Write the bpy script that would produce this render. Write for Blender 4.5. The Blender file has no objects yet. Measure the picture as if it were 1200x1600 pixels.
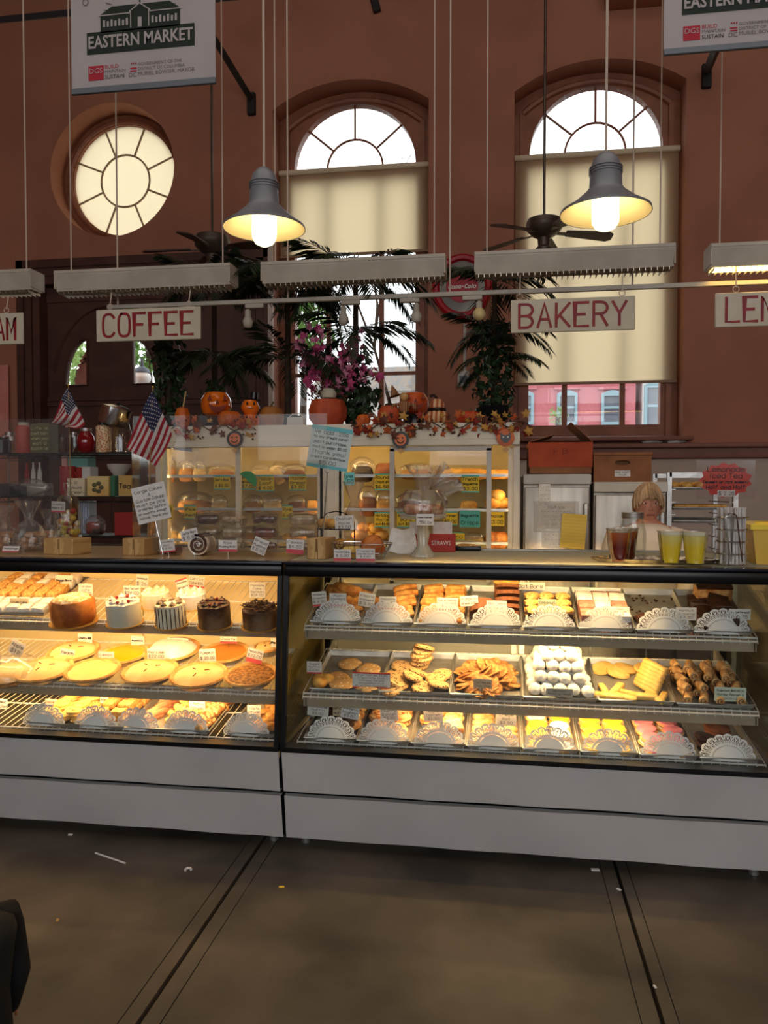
import bpy, bmesh, math, random
from mathutils import Vector, Matrix, Euler, noise
from mathutils.geometry import tessellate_polygon
random.seed(7)
SC = bpy.context.scene; COL = SC.collection
rad = math.radians; PI = math.pi; sin = math.sin; cos = math.cos; rnd = random.uniform

# ---------------------------------------------------------------- camera, world, light, exposure
HC = 1.573; FOC = 1200.0; YAW = rad(8.7); PIT = rad(1.67)
cd = bpy.data.cameras.new('camera'); cd.sensor_fit = 'HORIZONTAL'; cd.sensor_width = 36; cd.lens = 36
cd.clip_start = .02; cd.clip_end = 300
cam = bpy.data.objects.new('camera', cd); COL.objects.link(cam); SC.camera = cam
cam.location = (0, 0, HC); cam.rotation_euler = (PI/2-PIT, 0, YAW)
SC.view_settings.view_transform = 'Standard'; SC.view_settings.look = 'None'
SC.view_settings.gamma = 1; SC.view_settings.use_curve_mapping = False; SC.view_settings.exposure = 0.0
W = bpy.data.worlds.new('overcast_sky'); SC.world = W; W.use_nodes = True
bg = W.node_tree.nodes['Background']; bg.inputs[0].default_value = (.93, .96, 1, 1); bg.inputs[1].default_value = 2.7
SC.cycles.use_denoising = True; SC.cycles.max_bounces = 10; SC.cycles.diffuse_bounces = 4; SC.cycles.transparent_max_bounces = 24
SC.cycles.caustics_reflective = False; SC.cycles.caustics_refractive = False; SC.cycles.sample_clamp_indirect = 6
def area(name, loc, rot, sx, sy, power, col):
    l = bpy.data.lights.new(name, 'AREA'); l.shape = 'RECTANGLE'; l.size = sx; l.size_y = sy; l.energy = power; l.color = col
    o = bpy.data.objects.new(name, l); COL.objects.link(o); o.location = loc; o.rotation_euler = rot; return o
# daylight coming in through the tall windows of the opposite wall
area('daylight_opposite_windows', (3, -7.8, 4.6), (rad(90), 0, 0), 9, 4.5, 240, (.93, .96, 1))
area('overhead_fill', (0, 1.5, 9.2), (0, 0, 0), 10, 6, 150, (1, .86, .74))  # added warm fill below the closed ceiling, lifts the hall's ambient level

# ---------------------------------------------------------------- projection helpers (photo pixel -> place at a chosen depth)
_R = Euler((PI/2-PIT, 0, YAW)).to_matrix(); _C = Vector((0, 0, HC))
def ray(px, py): return _R @ Vector(((px-600)/FOC, (800-py)/FOC, -1))
def at(px, py, Y): d = ray(px, py); return _C + d*(Y/d.y)
def atz(px, py, z): d = ray(px, py); return _C + d*((z-HC)/d.z)
def mpp(p): return (Vector(p)-_C).dot(_R @ Vector((0, 0, -1)))/FOC      # metres per pixel at a place

# ---------------------------------------------------------------- materials
def lin(c):
    f = lambda u: u/12.92 if u <= .04045 else ((u+.055)/1.055)**2.4
    return tuple(f(x/255) for x in c)+(1,)
MATS = {}
def mat(name, c, c2=None, rough=.6, metal=0, scale=8, bump=0, bscale=None, kind='noise', emit=0, spec=.4, sss=0, coat=0, stretch=None, ramp=(.4, .6)):
    if name in MATS: return MATS[name]
    m = bpy.data.materials.new(name); m.use_nodes = True; N = m.node_tree.nodes; L = m.node_tree.links
    b = N['Principled BSDF']; b.inputs['Base Color'].default_value = lin(c); b.inputs['Roughness'].default_value = rough
    b.inputs['Metallic'].default_value = metal; b.inputs['Specular IOR Level'].default_value = spec
    if coat: b.inputs['Coat Weight'].default_value = coat
    if sss: b.inputs['Subsurface Weight'].default_value = sss; b.inputs['Subsurface Radius'].default_value = (.02, .01, .006)
    tc = N.new('ShaderNodeTexCoord'); co = tc.outputs['Object']
    if stretch:
        mp = N.new('ShaderNodeMapping'); mp.inputs['Scale'].default_value = stretch; L.new(co, mp.inputs[0]); co = mp.outputs[0]
    if c2:
        if kind == 'spots':
            t = N.new('ShaderNodeTexVoronoi'); t.inputs['Scale'].default_value = scale; src = t.outputs['Distance']
        elif kind == 'wave':
            t = N.new('ShaderNodeTexWave'); t.inputs['Scale'].default_value = scale; t.inputs['Distortion'].default_value = 2; src = t.outputs['Fac']
        else:
            t = N.new('ShaderNodeTexNoise'); t.inputs['Scale'].default_value = scale; t.inputs['Detail'].default_value = 6; src = t.outputs['Fac']
        L.new(co, t.inputs['Vector'])
        r = N.new('ShaderNodeValToRGB'); r.color_ramp.elements[0].position = ramp[0]; r.color_ramp.elements[1].position = ramp[1]
        r.color_ramp.elements[0].color = lin(c); r.color_ramp.elements[1].color = lin(c2)
        L.new(src, r.inputs[0]); L.new(r.outputs[0], b.inputs['Base Color'])
        if emit: L.new(r.outputs[0], b.inputs['Emission Color'])
    if emit: b.inputs['Emission Color'].default_value = lin(c); b.inputs['Emission Strength'].default_value = emit
    if bump:
        t = N.new('ShaderNodeTexNoise'); t.inputs['Scale'].default_value = bscale or scale; t.inputs['Detail'].default_value = 5; L.new(co, t.inputs['Vector'])
        bm = N.new('ShaderNodeBump'); bm.inputs['Strength'].default_value = bump; bm.inputs['Distance'].default_value = .01
        L.new(t.outputs['Fac'], bm.inputs['Height']); L.new(bm.outputs[0], b.inputs['Normal'])
    MATS[name] = m; return m
def clear(name, tint=(1, 1, 1), gloss=.05, rough=.03, bump=0, bscale=40, diff=0, diffc=(.9, .9, .9)):
    if name in MATS: return MATS[name]
    m = bpy.data.materials.new(name); m.use_nodes = True; N = m.node_tree.nodes; L = m.node_tree.links; N.clear()
    o = N.new('ShaderNodeOutputMaterial'); t = N.new('ShaderNodeBsdfTransparent'); t.inputs[0].default_value = tint+(1,)
    g = N.new('ShaderNodeBsdfGlossy'); g.inputs['Roughness'].default_value = rough; g.inputs[0].default_value = (.95, .95, .95, 1)
    mx = N.new('ShaderNodeMixShader'); lw = N.new('ShaderNodeLayerWeight'); lw.inputs[0].default_value = .25
    ma = N.new('ShaderNodeMath'); ma.operation = 'MULTIPLY_ADD'; ma.inputs[1].default_value = .4; ma.inputs[2].default_value = gloss
    ma.use_clamp = True; L.new(lw.outputs['Fresnel'], ma.inputs[0]); L.new(ma.outputs[0], mx.inputs[0])
    base = t.outputs[0]
    if diff:
        d = N.new('ShaderNodeBsdfDiffuse'); d.inputs[0].default_value = diffc+(1,); m2 = N.new('ShaderNodeMixShader'); m2.inputs[0].default_value = diff
        L.new(t.outputs[0], m2.inputs[1]); L.new(d.outputs[0], m2.inputs[2]); base = m2.outputs[0]
    L.new(base, mx.inputs[1]); L.new(g.outputs[0], mx.inputs[2]); L.new(mx.outputs[0], o.inputs[0])
    if bump:
        tn = N.new('ShaderNodeTexNoise'); tn.inputs['Scale'].default_value = bscale; tn.inputs['Detail'].default_value = 3
        tc = N.new('ShaderNodeTexCoord'); L.new(tc.outputs['Object'], tn.inputs['Vector'])
        bm = N.new('ShaderNodeBump'); bm.inputs['Strength'].default_value = bump; L.new(tn.outputs['Fac'], bm.inputs['Height']); L.new(bm.outputs[0], g.inputs['Normal'])
    MATS[name] = m; return m
def cloth(name, c, trans=.5):
    if name in MATS: return MATS[name]
    m = bpy.data.materials.new(name); m.use_nodes = True; N = m.node_tree.nodes; L = m.node_tree.links; N.clear()
    o = N.new('ShaderNodeOutputMaterial'); d = N.new('ShaderNodeBsdfDiffuse'); t = N.new('ShaderNodeBsdfTranslucent'); mx = N.new('ShaderNodeMixShader')
    d.inputs[0].default_value = lin(c); t.inputs[0].default_value = lin(c); mx.inputs[0].default_value = trans
    L.new(d.outputs[0], mx.inputs[1]); L.new(t.outputs[0], mx.inputs[2]); L.new(mx.outputs[0], o.inputs[0]); MATS[name] = m; return m
def glow(name, c, s):
    if name in MATS: return MATS[name]
    m = bpy.data.materials.new(name); m.use_nodes = True; N = m.node_tree.nodes; L = m.node_tree.links; N.clear()
    o = N.new('ShaderNodeOutputMaterial'); e = N.new('ShaderNodeEmission'); e.inputs[0].default_value = lin(c); e.inputs[1].default_value = s
    L.new(e.outputs[0], o.inputs[0]); MATS[name] = m; return m

WHITE = mat('white_enamel', (205, 200, 190), (188, 182, 170), .45, scale=3)
PAPER = mat('white_paper', (235, 232, 226), (222, 218, 210), .8, scale=30)
BLACK = mat('black_trim', (12, 11, 12), rough=.28)
INK = mat('black_ink', (28, 26, 30), rough=.7)
RED = mat('red_paint', (150, 20, 28), (130, 14, 22), .5, scale=20)
STEEL = mat('brushed_steel', (190, 188, 182), (165, 162, 156), .35, .85, scale=6, stretch=(1, 1, 20))
CHROME = mat('chrome_wire', (200, 200, 196), rough=.22, metal=1)
ALU = mat('sheet_pan_aluminium', (205, 203, 198), (182, 180, 176), .38, .75, scale=14)
WIRE = mat('white_coated_wire', (226, 222, 212), rough=.4)
BROWN = mat('brown_wood_paint', (150, 92, 64), (134, 80, 56), .5, scale=5)
DOORM = mat('dark_door_paint', (88, 54, 42), (76, 46, 36), .5, scale=4)
GREEN = mat('palm_leaf', (44, 62, 34), (30, 44, 26), .45, scale=6)
IVY = mat('ivy_leaf', (40, 66, 34), (26, 44, 24), .45, scale=12)
BARK = mat('palm_trunk', (70, 52, 36), (48, 36, 26), .85, scale=12, bump=.5)
ORANGE = mat('pumpkin_orange', (214, 108, 30), (186, 82, 22), .45, scale=5)
ORANGE2 = mat('glazed_orange', (240, 118, 24), (226, 98, 14), .12, scale=4, coat=.8)
ORANGE3 = mat('dull_orange', (196, 84, 44), (170, 68, 38), .6, scale=7)
KRAFT = mat('kraft_cardboard', (150, 98, 62), (136, 86, 54), .8, scale=9)
BLOCKW = mat('pine_block', (206, 170, 112), (188, 148, 92), .6, scale=3, kind='wave', stretch=(1, 1, 9))
GLASS = clear('case_glass', (.97, .985, .975), .012, .01)
PLAST = clear('crinkled_plastic', (.97, .96, .95), .05, .1, .9, 60, .07)
SHELL = clear('clamshell_plastic', (.95, .94, .93), .07, .1, .6, 80, .03)
JARG = clear('jar_glass', (.93, .96, .95), .08, .04)

# ---------------------------------------------------------------- geometry accumulator
class G:
    def __init__(s, M=None): s.v = []; s.f = []; s.M = M
    def add(s, V, F, M=None):
        n = len(s.v)
        if M: V = [M @ Vector(p) for p in V]
        if s.M: V = [s.M @ Vector(p) for p in V]
        s.v += [tuple(p) for p in V]; s.f += [tuple(i+n for i in f) for f in F]; return s
    def box(s, c, d, M=None):
        x, y, z = c; a, b, e = d[0]/2, d[1]/2, d[2]/2
        V = [(x+i*a, y+j*b, z+k*e) for i in (-1, 1) for j in (-1, 1) for k in (-1, 1)]
        return s.add(V, [(0, 1, 3, 2), (4, 6, 7, 5), (0, 4, 5, 1), (2, 3, 7, 6), (0, 2, 6, 4), (1, 5, 7, 3)], M)
    def bx(s, x0, x1, y0, y1, z0, z1, M=None): return s.box(((x0+x1)/2, (y0+y1)/2, (z0+z1)/2), (abs(x1-x0), abs(y1-y0), abs(z1-z0)), M)
    def rbox(s, c, d, r=.004, seg=2, M=None):
        bm = bmesh.new(); bmesh.ops.create_cube(bm, size=1)
        for v in bm.verts: v.co = Vector((v.co.x*d[0]+c[0], v.co.y*d[1]+c[1], v.co.z*d[2]+c[2]))
        bmesh.ops.bevel(bm, geom=bm.edges[:], offset=min(r, min(d)*.49), segments=seg, profile=.5, affect='EDGES')
        bm.verts.index_update(); V = [v.co.copy() for v in bm.verts]; Fs = [[v.index for v in f.verts] for f in bm.faces]; bm.free()
        return s.add(V, Fs, M)
    def lathe(s, prof, n=20, c=(0, 0, 0), M=None, fn=None, cap=True):
        V = []; F = []; m = len(prof)
        for r, z in prof:
            for k in range(n):
                a = 2*PI*k/n; q = r*(fn(a, z) if fn else 1); V.append((c[0]+q*cos(a), c[1]+q*sin(a), c[2]+z))
        for i in range(m-1):
            for k in range(n): F.append((i*n+k, i*n+(k+1) % n, (i+1)*n+(k+1) % n, (i+1)*n+k))
        if cap:
            if prof[0][0] > 1e-5: F.append(tuple(range(n-1, -1, -1)))
            if prof[-1][0] > 1e-5: F.append(tuple((m-1)*n+k for k in range(n)))
        return s.add(V, F, M)
    def tube(s, pts, r, n=6, closed=False, M=None, cap=True):
        P = [Vector(p) for p in pts]; m = len(P); V = []; F = []; up = Vector((.13, .31, .94))
        rr = r if callable(r) else (lambda t: r)
        for i, p in enumerate(P):
            a = P[i-1] if (i or closed) else p; b = P[(i+1) % m] if (i < m-1 or closed) else p
            t = (b-a)
            t = t.normalized() if t.length > 1e-9 else Vector((0, 0, 1))
            if i == 0:
                x = t.cross(up)
                if x.length < .3: x = t.cross(Vector((1, 0, 0)))
            else: x = px_-t*px_.dot(t)
            px_ = x.normalized() if x.length > 1e-6 else t.orthogonal().normalized(); x = px_.copy()
            x.normalize(); y = t.cross(x); q = rr(i/max(1, m-1))
            for k in range(n): a2 = 2*PI*k/n; V.append(p+x*(q*cos(a2))+y*(q*sin(a2)))
        for i in range(m if closed else m-1):
            j = (i+1) % m
            for k in range(n): F.append((i*n+k, i*n+(k+1) % n, j*n+(k+1) % n, j*n+k))
        if cap and not closed: F += [tuple(range(n-1, -1, -1)), tuple((m-1)*n+k for k in range(n))]
        return s.add(V, F, M)
    def ball(s, c, r, n=14, m=8, fn=None, M=None):
        if not isinstance(r, (tuple, list)): r = (r, r, r)
        V = [(c[0], c[1], c[2]+r[2])]; F = []
        for i in range(1, m):
            t = PI*i/m
            for k in range(n):
                a = 2*PI*k/n; u = Vector((sin(t)*cos(a), sin(t)*sin(a), cos(t))); q = fn(u) if fn else 1
                V.append((c[0]+u.x*r[0]*q, c[1]+u.y*r[1]*q, c[2]+u.z*r[2]*q))
        V.append((c[0], c[1], c[2]-r[2])); e = len(V)-1
        for k in range(n): F.append((0, 1+k, 1+(k+1) % n)); F.append((e, e-n+(k+1) % n, e-n+k))
        for i in range(m-2):
            for k in range(n): F.append((1+i*n+k, 1+(i+1)*n+k, 1+(i+1)*n+(k+1) % n, 1+i*n+(k+1) % n))
        return s.add(V, F, M)
    def prism(s, poly, y0, y1, holes=(), M=None):          # polygon in x,z, extruded along y
        loops = [list(poly)]+[list(h) for h in holes]; flat = [p for l in loops for p in l]
        tris = tessellate_polygon([[Vector((p[0], p[1], 0)) for p in l] for l in loops]); n = len(flat)
        V = [(p[0], y0, p[1]) for p in flat]+[(p[0], y1, p[1]) for p in flat]
        F = [tuple(t) for t in tris]+[tuple(i+n for i in reversed(t)) for t in tris]; o = 0
        for l in loops:
            k = len(l)
            for i in range(k): F.append((o+i, o+(i+1) % k, n+o+(i+1) % k, n+o+i))
            o += k
        return s.add(V, F, M)
    def ribbon(s, polys, w, y=0):                            # flat strokes in x,z facing -y
        for i, P in enumerate(polys):
            yy = y-.00006*(i % 40); h = w/2; n = len(P); V = []
            for k, p in enumerate(P):
                a = P[max(0, k-1)]; b = P[min(n-1, k+1)]; dx, dz = b[0]-a[0], b[1]-a[1]; l = math.hypot(dx, dz) or 1e-6; dx /= l; dz /= l
                m = 1.0
                if 0 < k < n-1:
                    l1 = math.hypot(p[0]-a[0], p[1]-a[1]) or 1e-6; m = min(1.9, 1/max(.3, abs((p[0]-a[0])/l1*dx+(p[1]-a[1])/l1*dz)))
                e = (-h*.6 if k == 0 else (h*.6 if k == n-1 else 0)); px, pz = p[0]+dx*e, p[1]+dz*e
                V += [(px-dz*h*m, yy, pz+dx*h*m), (px+dz*h*m, yy, pz-dx*h*m)]
            s.add(V, [(2*k, 2*k+2, 2*k+3, 2*k+1) for k in range(n-1)])
        return s
    def me(s, name, m, smooth=True, ang=40):
        d = bpy.data.meshes.new(name); d.from_pydata(s.v, [], s.f); d.validate()
        bm = bmesh.new(); bm.from_mesh(d); bmesh.ops.recalc_face_normals(bm, faces=bm.faces[:]); bm.to_mesh(d); bm.free()
        if smooth: d.shade_smooth(); d.set_sharp_from_angle(angle=rad(ang))
        if m: d.materials.append(m)
        return d
    def o(s, name, m, par=None, smooth=True, label=None, ang=40): return mo(name, s.me(name, m, smooth, ang), par, label)
def mo(name, me, par=None, label=None, loc=None, rot=None):
    o = bpy.data.objects.new(name, me); COL.objects.link(o)
    if par: o.parent = par
    if loc is not None: o.location = loc
    if rot is not None: o.rotation_euler = rot
    if label: o['label'] = label
    return o
def tag(o, label, cat, group=None, kind=None):
    o['label'] = label; o['category'] = cat
    if group: o['group'] = group
    if kind: o['kind'] = kind
    return o
def thing(name, label, cat, loc=(0, 0, 0), rot=(0, 0, 0), group=None, kind=None):
    o = bpy.data.objects.new(name, None); COL.objects.link(o); o.location = loc; o.rotation_euler = rot; o.empty_display_size = .05
    return tag(o, label, cat, group, kind)
def struct(o): o['kind'] = 'structure'; return o
def dup(root, loc, rot=None, label=None, group=None, scale=None, par=None):
    r = root.copy(); COL.objects.link(r); r.location = loc
    if par: r.parent = par
    if rot is not None: r.rotation_euler = rot
    if scale is not None: r.scale = scale if isinstance(scale, (tuple, list)) else (scale,)*3
    if label: r['label'] = label
    if group: r['group'] = group
    for ch in list(root.children):
        c = ch.copy(); COL.objects.link(c); c.parent = r
        for g in ch.children: d = g.copy(); COL.objects.link(d); d.parent = c
    return r
def T(x=0, y=0, z=0): return Matrix.Translation((x, y, z))
def RX(a): return Matrix.Rotation(a, 4, 'X')
def RY(a): return Matrix.Rotation(a, 4, 'Y')
def RZ(a): return Matrix.Rotation(a, 4, 'Z')
def SCL(x, y, z): return Matrix.Diagonal((x, y, z, 1))
def arc(cx, cz, r, a0, a1, n, rz=None):
    rz = rz or r; return [(cx+r*cos(rad(a0+(a1-a0)*i/n)), cz+rz*sin(rad(a0+(a1-a0)*i/n))) for i in range(n+1)]

# ---------------------------------------------------------------- hand-lettering strokes
FONT = {k: v for k, v in (l.split(' ', 1) for l in '''A 002640 1232
B 0006 ~063645443303 ~033342413000
C ~4536160501103041
D 0006 ~062644422000
E 46060040 0333
F 460600 0333
G ~4536160501103041 414323
H 0006 4046 0343
I 2026
J ~4631201001
K 0006 4602 1340
L 060040
M 0006224640
N 00064046
O ~160501103041453616
P 0006 ~063645443303
R 0006 ~063645443303 2340
S ~453616050413334241301001
T 0646 2620
U ~060110304146
V 062046
W 0610243046
X 0046 0640
Y 062346 2320
Z 06460040
a ~4334140301103041 4440
b 0600 ~0314344341301001
c ~4334140301103041
d 4640 ~4334140301103041
e ~02424334140301103041
f ~36261510 0434
g ~4334140301103041 ~444a3b1b0a
h 0600 ~0314344340
i 2420 2526
j ~343a2b1b 3536
k 0600 3402 1340
l 2620
m 0400 ~03142320 ~23344340
n 0400 ~0314344340
o ~140301103041433414
p 040b ~0314344341301001
q ~4334140301103041 444b
r 0400 ~03143443
s ~43341403123241301001
t ~26213041 0444
u ~0401103041 4440
v 042044
w 0410233044
x 0440 0044
y 0420 440b
z 04440040
0 ~160501103041453616
1 152620
2 ~05163645440040
3 ~051636453423 ~233341301001
4 360242 3630
5 460603 ~03344341301001
6 ~36150301103041423303
7 064610
8 ~16051433413010011234453616
9 ~4536160504133345 4540
$ ~453616050413334241301001 272a
& ~4015263502102043
. 2021
, 211a
! 2622 2021
/ 0046
' 2625
- 1333
( ~36141230
) ~16343210
: 2021 2324'''.split('\n'))}
YV = {'a': -1, 'b': -2}
def glyph(ch):
    out = []
    for s in FONT.get(ch, '').split():
        sm = s[0] == '~'; s = s.lstrip('~'); P = [(int(s[i]), YV.get(s[i+1]) if s[i+1] in YV else int(s[i+1])) for i in range(0, len(s)-1, 2)]
        if sm:
            for _ in range(2):
                Q = [P[0]]
                for a, b in zip(P, P[1:]): Q += [(a[0]*.75+b[0]*.25, a[1]*.75+b[1]*.25), (a[0]*.25+b[0]*.75, a[1]*.25+b[1]*.75)]
                P = Q+[P[-1]]
        out.append(P)
    return out
def write(lines, w, h, margin=.08, slant=.05, fill=.62, jit=.25, aspect=1.0):
    """strokes of the lines of text fitted into a w x h sheet centred on 0,0 (x right, z up)"""
    out = []; n = len(lines); lh = h*(1-2*margin)/n
    for i, t in enumerate(lines):
        if not t: continue
        adv = [3.2 if c in "il.,!':1I" else (3 if c == ' ' else 5.5) for c in t]; L = sum(adv)-1.2
        u = min(lh*fill/6, w*(1-2*margin)/(L*aspect)) ; ux = min(u*aspect*1.25, w*(1-2*margin)/L)
        x = -L*ux/2; z = h/2-h*margin-lh*(i+.5)-3*u
        for c, a in zip(t, adv):
            off = -1.2 if c in "il.,!':1I" else 0; jz = rnd(-jit, jit)
            for P in glyph(c): out.append([(x+(p[0]+off+slant*p[1])*ux, z+(p[1]+jz)*u) for p in P])
            x += a*ux
    return out
def printed(name, text, size, m, par, loc, align='CENTER', offset=0, sx=1):
    """printed lettering as a flat mesh in x,z facing -y"""
    c = bpy.data.curves.new(name, 'FONT'); c.body = text; c.size = size; c.align_x = align; c.align_y = 'CENTER'; c.offset = offset; c.resolution_u = 2
    t = bpy.data.objects.new(name, c); COL.objects.link(t); dg = bpy.context.evaluated_depsgraph_get()
    d = bpy.data.meshes.new_from_object(t.evaluated_get(dg)); bpy.data.objects.remove(t)
    d.transform(RX(PI/2) @ SCL(sx, 1, 1)); d.materials.clear(); d.materials.append(m)
    return mo(name, d, par, None, loc)
# ================================================================ THE SETTING
YW = 9.0
WALLM = mat('terracotta_wall_paint', (172, 114, 88), (162, 106, 82), .75, scale=1.3, bump=.08, bscale=3)
BEIGE = mat('beige_lower_wall', (196, 176, 160), (186, 166, 150), .7, scale=2)
LEDGE = mat('ledge_paint', (140, 90, 74), (128, 80, 64), .5, scale=3)
CONC = mat('stained_concrete', (100, 90, 78), (60, 54, 48), .55, scale=2.2, bump=.12, bscale=14, ramp=(.36, .66))
GAP = mat('joint_dirt', (24, 22, 20), rough=.9)
CEILM = mat('ceiling_boards', (150, 130, 110), (140, 120, 100), .8)
# floor: slabs divided by two triple expansion joints that run away from the viewer
fl = G().bx(-10, 9, -9, 9.4, -.25, -.03).o('floor', GAP); struct(fl)
jl = [atz(p, 1600, 0).x for p in (183, 215, 250)]; jr = [atz(p, 1600, 0).x for p in (1003, 1036, 1062)]
xs = [-10]+jl+jr+[9]; gw = [0, .004, .016, .004, .003, .014, .003, 0]
for i in range(7): G().bx(xs[i]+gw[i]/2, xs[i+1]-gw[i+1]/2, -9, 9.35, -.03, 0).o('floor_slab', CONC, fl, smooth=False)
def win(pc, yc, wpx, spring, crown, sill, cpx, r, ylo, n):
    """arched window: opening in the wall face, half-round fan light over a three-light sash"""
    a = at(pc-wpx/2, 300, YW).x; b = at(pc+wpx/2, 300, YW).x
    return dict(cx=(a+b)/2, hw=(b-a)/2)
w2 = win(937, 0, 268, 0, 0, 0, 0, 0, 0, 2); w1 = win(548, 0, 243, 0, 0, 0, 0, 0, 0, 1)
ZSP = at(937, 133, YW).z; ZCR = at(937, 92, YW).z; ZSI = at(937, 684, YW).z; YF = YW+.3
ZC = at(931, 236, YF).z; RF = (at(1035, 236, YF).x-at(827, 236, YF).x)/2; ZB = at(931, 664, YF).z
w1['hw'] = w2['hw'] = (w1['hw']+w2['hw'])/2
def arch(cx, hw, z0, zs, zc, n=14):
    h = zc-zs; R = (hw*hw+h*h)/(2*h); A = math.degrees(math.asin(hw/R))
    return [(cx-hw, z0), (cx+hw, z0)]+[(cx+R*sin(rad(A*(1-2*i/n))), zc-R+R*cos(rad(A*(1-2*i/n)))) for i in range(n+1)]
op1, op2 = [arch(w['cx'], w['hw'], ZSI, ZSP, ZCR) for w in (w1, w2)]
oc = at(174, 265, YW); ocl = arc(oc.x, oc.z, .82, 0, 352, 44)
d0 = at(30, 500, YW).x; d1 = at(425, 500, YW).x; dz = at(200, 414, YW).z
door_hole = [(d0, 0), (d1, 0), (d1, dz), (d0, dz)]
wb = G().prism([(-10, 0), (8, 0), (8, 11), (-10, 11)], YW, YW+.5, [op1, op2, ocl, door_hole]).o('wall_back', WALLM, smooth=False); struct(wb)
struct(G().bx(-10.3, -10, -9, 9.5, 0, 11).o('wall_left', WALLM)); struct(G().bx(8, 8.3, -9, 9.5, 0, 11).o('wall_right', WALLM))
struct(G().bx(-10.3, 8.3, -9, 9.5, 10.6, 10.9).o('ceiling', CEILM)); 
oh = []
for k in range(5): x = -7.4+3.3*k; oh.append(arch(x, .95, ZSI, ZSP, ZCR))
struct(G().prism([(-10, 0), (8, 0), (8, 11), (-10, 11)], -8.6, -8.1, oh).o('wall_front', WALLM, smooth=False))
zl = at(1120, 692, YW).z; zl2 = at(1120, 713, YW).z; xd = d1+.06
struct(G().rbox(((8+xd)/2, YW-.07, zl-.03), (8-xd, .14, .05), .012).rbox(((8+xd)/2, YW-.035, (zl+zl2)/2-.02), (8-xd, .07, zl-zl2), .008).o('trim_1', LEDGE))
struct(G().bx(xd, 8, YW-.03, YW, 0, zl2-.03).o('trim_2', BEIGE))
for (w, i) in ((w1, 1), (w2, 2)):
    cx, hw = w['cx'], w['hw']
    wr = struct(thing('window_%d' % i, 'arched window with half-round fan light and brown frame, '+('half covered by a short cream blind and palms' if i == 1 else 'almost covered by a long cream blind'), 'window', (0, 0, 0)))
    o2 = arch(cx, hw+.02, ZSI-.05, ZSP, ZCR+.02); cxp = cx
    fan = arc(cx, ZC, RF, 0, 180, 28); low = [(cx-RF, ZB), (cx+RF, ZB), (cx+RF, ZC-.16), (cx-RF, ZC-.16)]
    G().prism(o2, YF, YF+.12, [fan, low]).o('window_frame', BROWN, wr, smooth=False)
    # raised moulding just inside the arched opening
    A = arch(cx, hw-.1, ZSP-.2, ZSP-.12, ZCR-.1); G().tube([(p[0], YF-.01, p[1]) for p in A[2:]], .035, 6).o('arch_moulding', BROWN, wr)
    for s in (-1, 1): G().bx(cx+s*(hw-.1)-.03, cx+s*(hw-.1)+.03, YF-.03, YF+.01, ZSI, ZSP-.1).o('side_moulding', BROWN, wr)
    ri = RF*.46
    G().tube([(p[0], YF+.05, p[1]) for p in arc(cx, ZC, ri, 0, 180, 18)], .014, 6).o('muntin', BROWN, wr)
    for a in (40, 90, 140):
        G().tube([(cx+ri*cos(rad(a)), YF+.05, ZC+ri*sin(rad(a))), (cx+RF*cos(rad(a)), YF+.05, ZC+RF*sin(rad(a)))], .014, 6).o('muntin', BROWN, wr)
    G().prism(arc(cx, ZC, ri, 0, 180, 18), YF+.06, YF+.064).o('pane', GLASS, wr, smooth=False)
    for a0, a1 in ((0, 40), (40, 90), (90, 140), (140, 180)):
        G().prism(arc(cx, ZC, ri, a0, a1, 8)+arc(cx, ZC, RF, a1, a0, 8), YF+.06, YF+.064).o('pane', GLASS, wr, smooth=False)
    cols = [-RF, -RF*.44, RF*.44, RF]; zr = ZC-.16; rows = [ZB, ZB+(zr-ZB)*.22, ZB+(zr-ZB)*.64, zr]
    for x in cols[1:3]: G().bx(cx+x-.03, cx+x+.03, YF+.02, YF+.08, ZB, zr).o('mullion', BROWN, wr)
    for k in (1, 2):
        q = .05 if k == 2 else .02
        if i == 2 and k == 1: continue
        G().bx(cx-RF, cx+RF, YF+.025, YF+.075, rows[k]-q, rows[k]+q).o('transom', BROWN, wr)
    rws = rows if i == 1 else [rows[0], rows[2], rows[3]]
    for a, b in zip(cols, cols[1:]):
        for c, d in zip(rws, rws[1:]): G().bx(cx+a, cx+b, YF+.06, YF+.064, c, d).o('pane', GLASS, wr, smooth=False)
    G().rbox((cx, YW+.08, ZSI-.02), (2*hw+.16, .5, .05), .012).o('window_sill', LEDGE, wr)
# roller blinds
BLIND = cloth('cream_blind_cloth', (250, 228, 184), .78)
for w, yb, lab in ((w1, 395, 'short cream roller blind over the middle window behind the palms'), (w2, 596, 'long cream roller blind behind the BAKERY sign')):
    cx, hw = w['cx'], w['hw']; zt = at(931, 240, YF-.06).z; zb = at(931 if yb == 596 else 548, yb, YF-.06).z
    b = thing('roller_blind', lab, 'blind', (cx, YF-.06, zt))
    V = []; n = 24
    for k in range(n+1): 
        x = -hw+.02+(2*hw-.04)*k/n; V += [(x, .006*sin(k*.9), -.02), (x, .006*sin(k*.9), zb-zt)]
    G().add(V, [(2*k, 2*k+2, 2*k+3, 2*k+1) for k in range(n)]).o('blind_cloth', BLIND, b)
    G().tube([(-hw+.01, 0, 0), (hw-.01, 0, 0)], .035, 10).o('roller_tube', mat('blind_tube', (214, 196, 164), rough=.6), b)
    G().bx(-hw+.02, hw-.02, -.012, .012, zb-zt-.03, zb-zt).o('bottom_bar', mat('blind_bar', (150, 120, 92), rough=.6), b)
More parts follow.
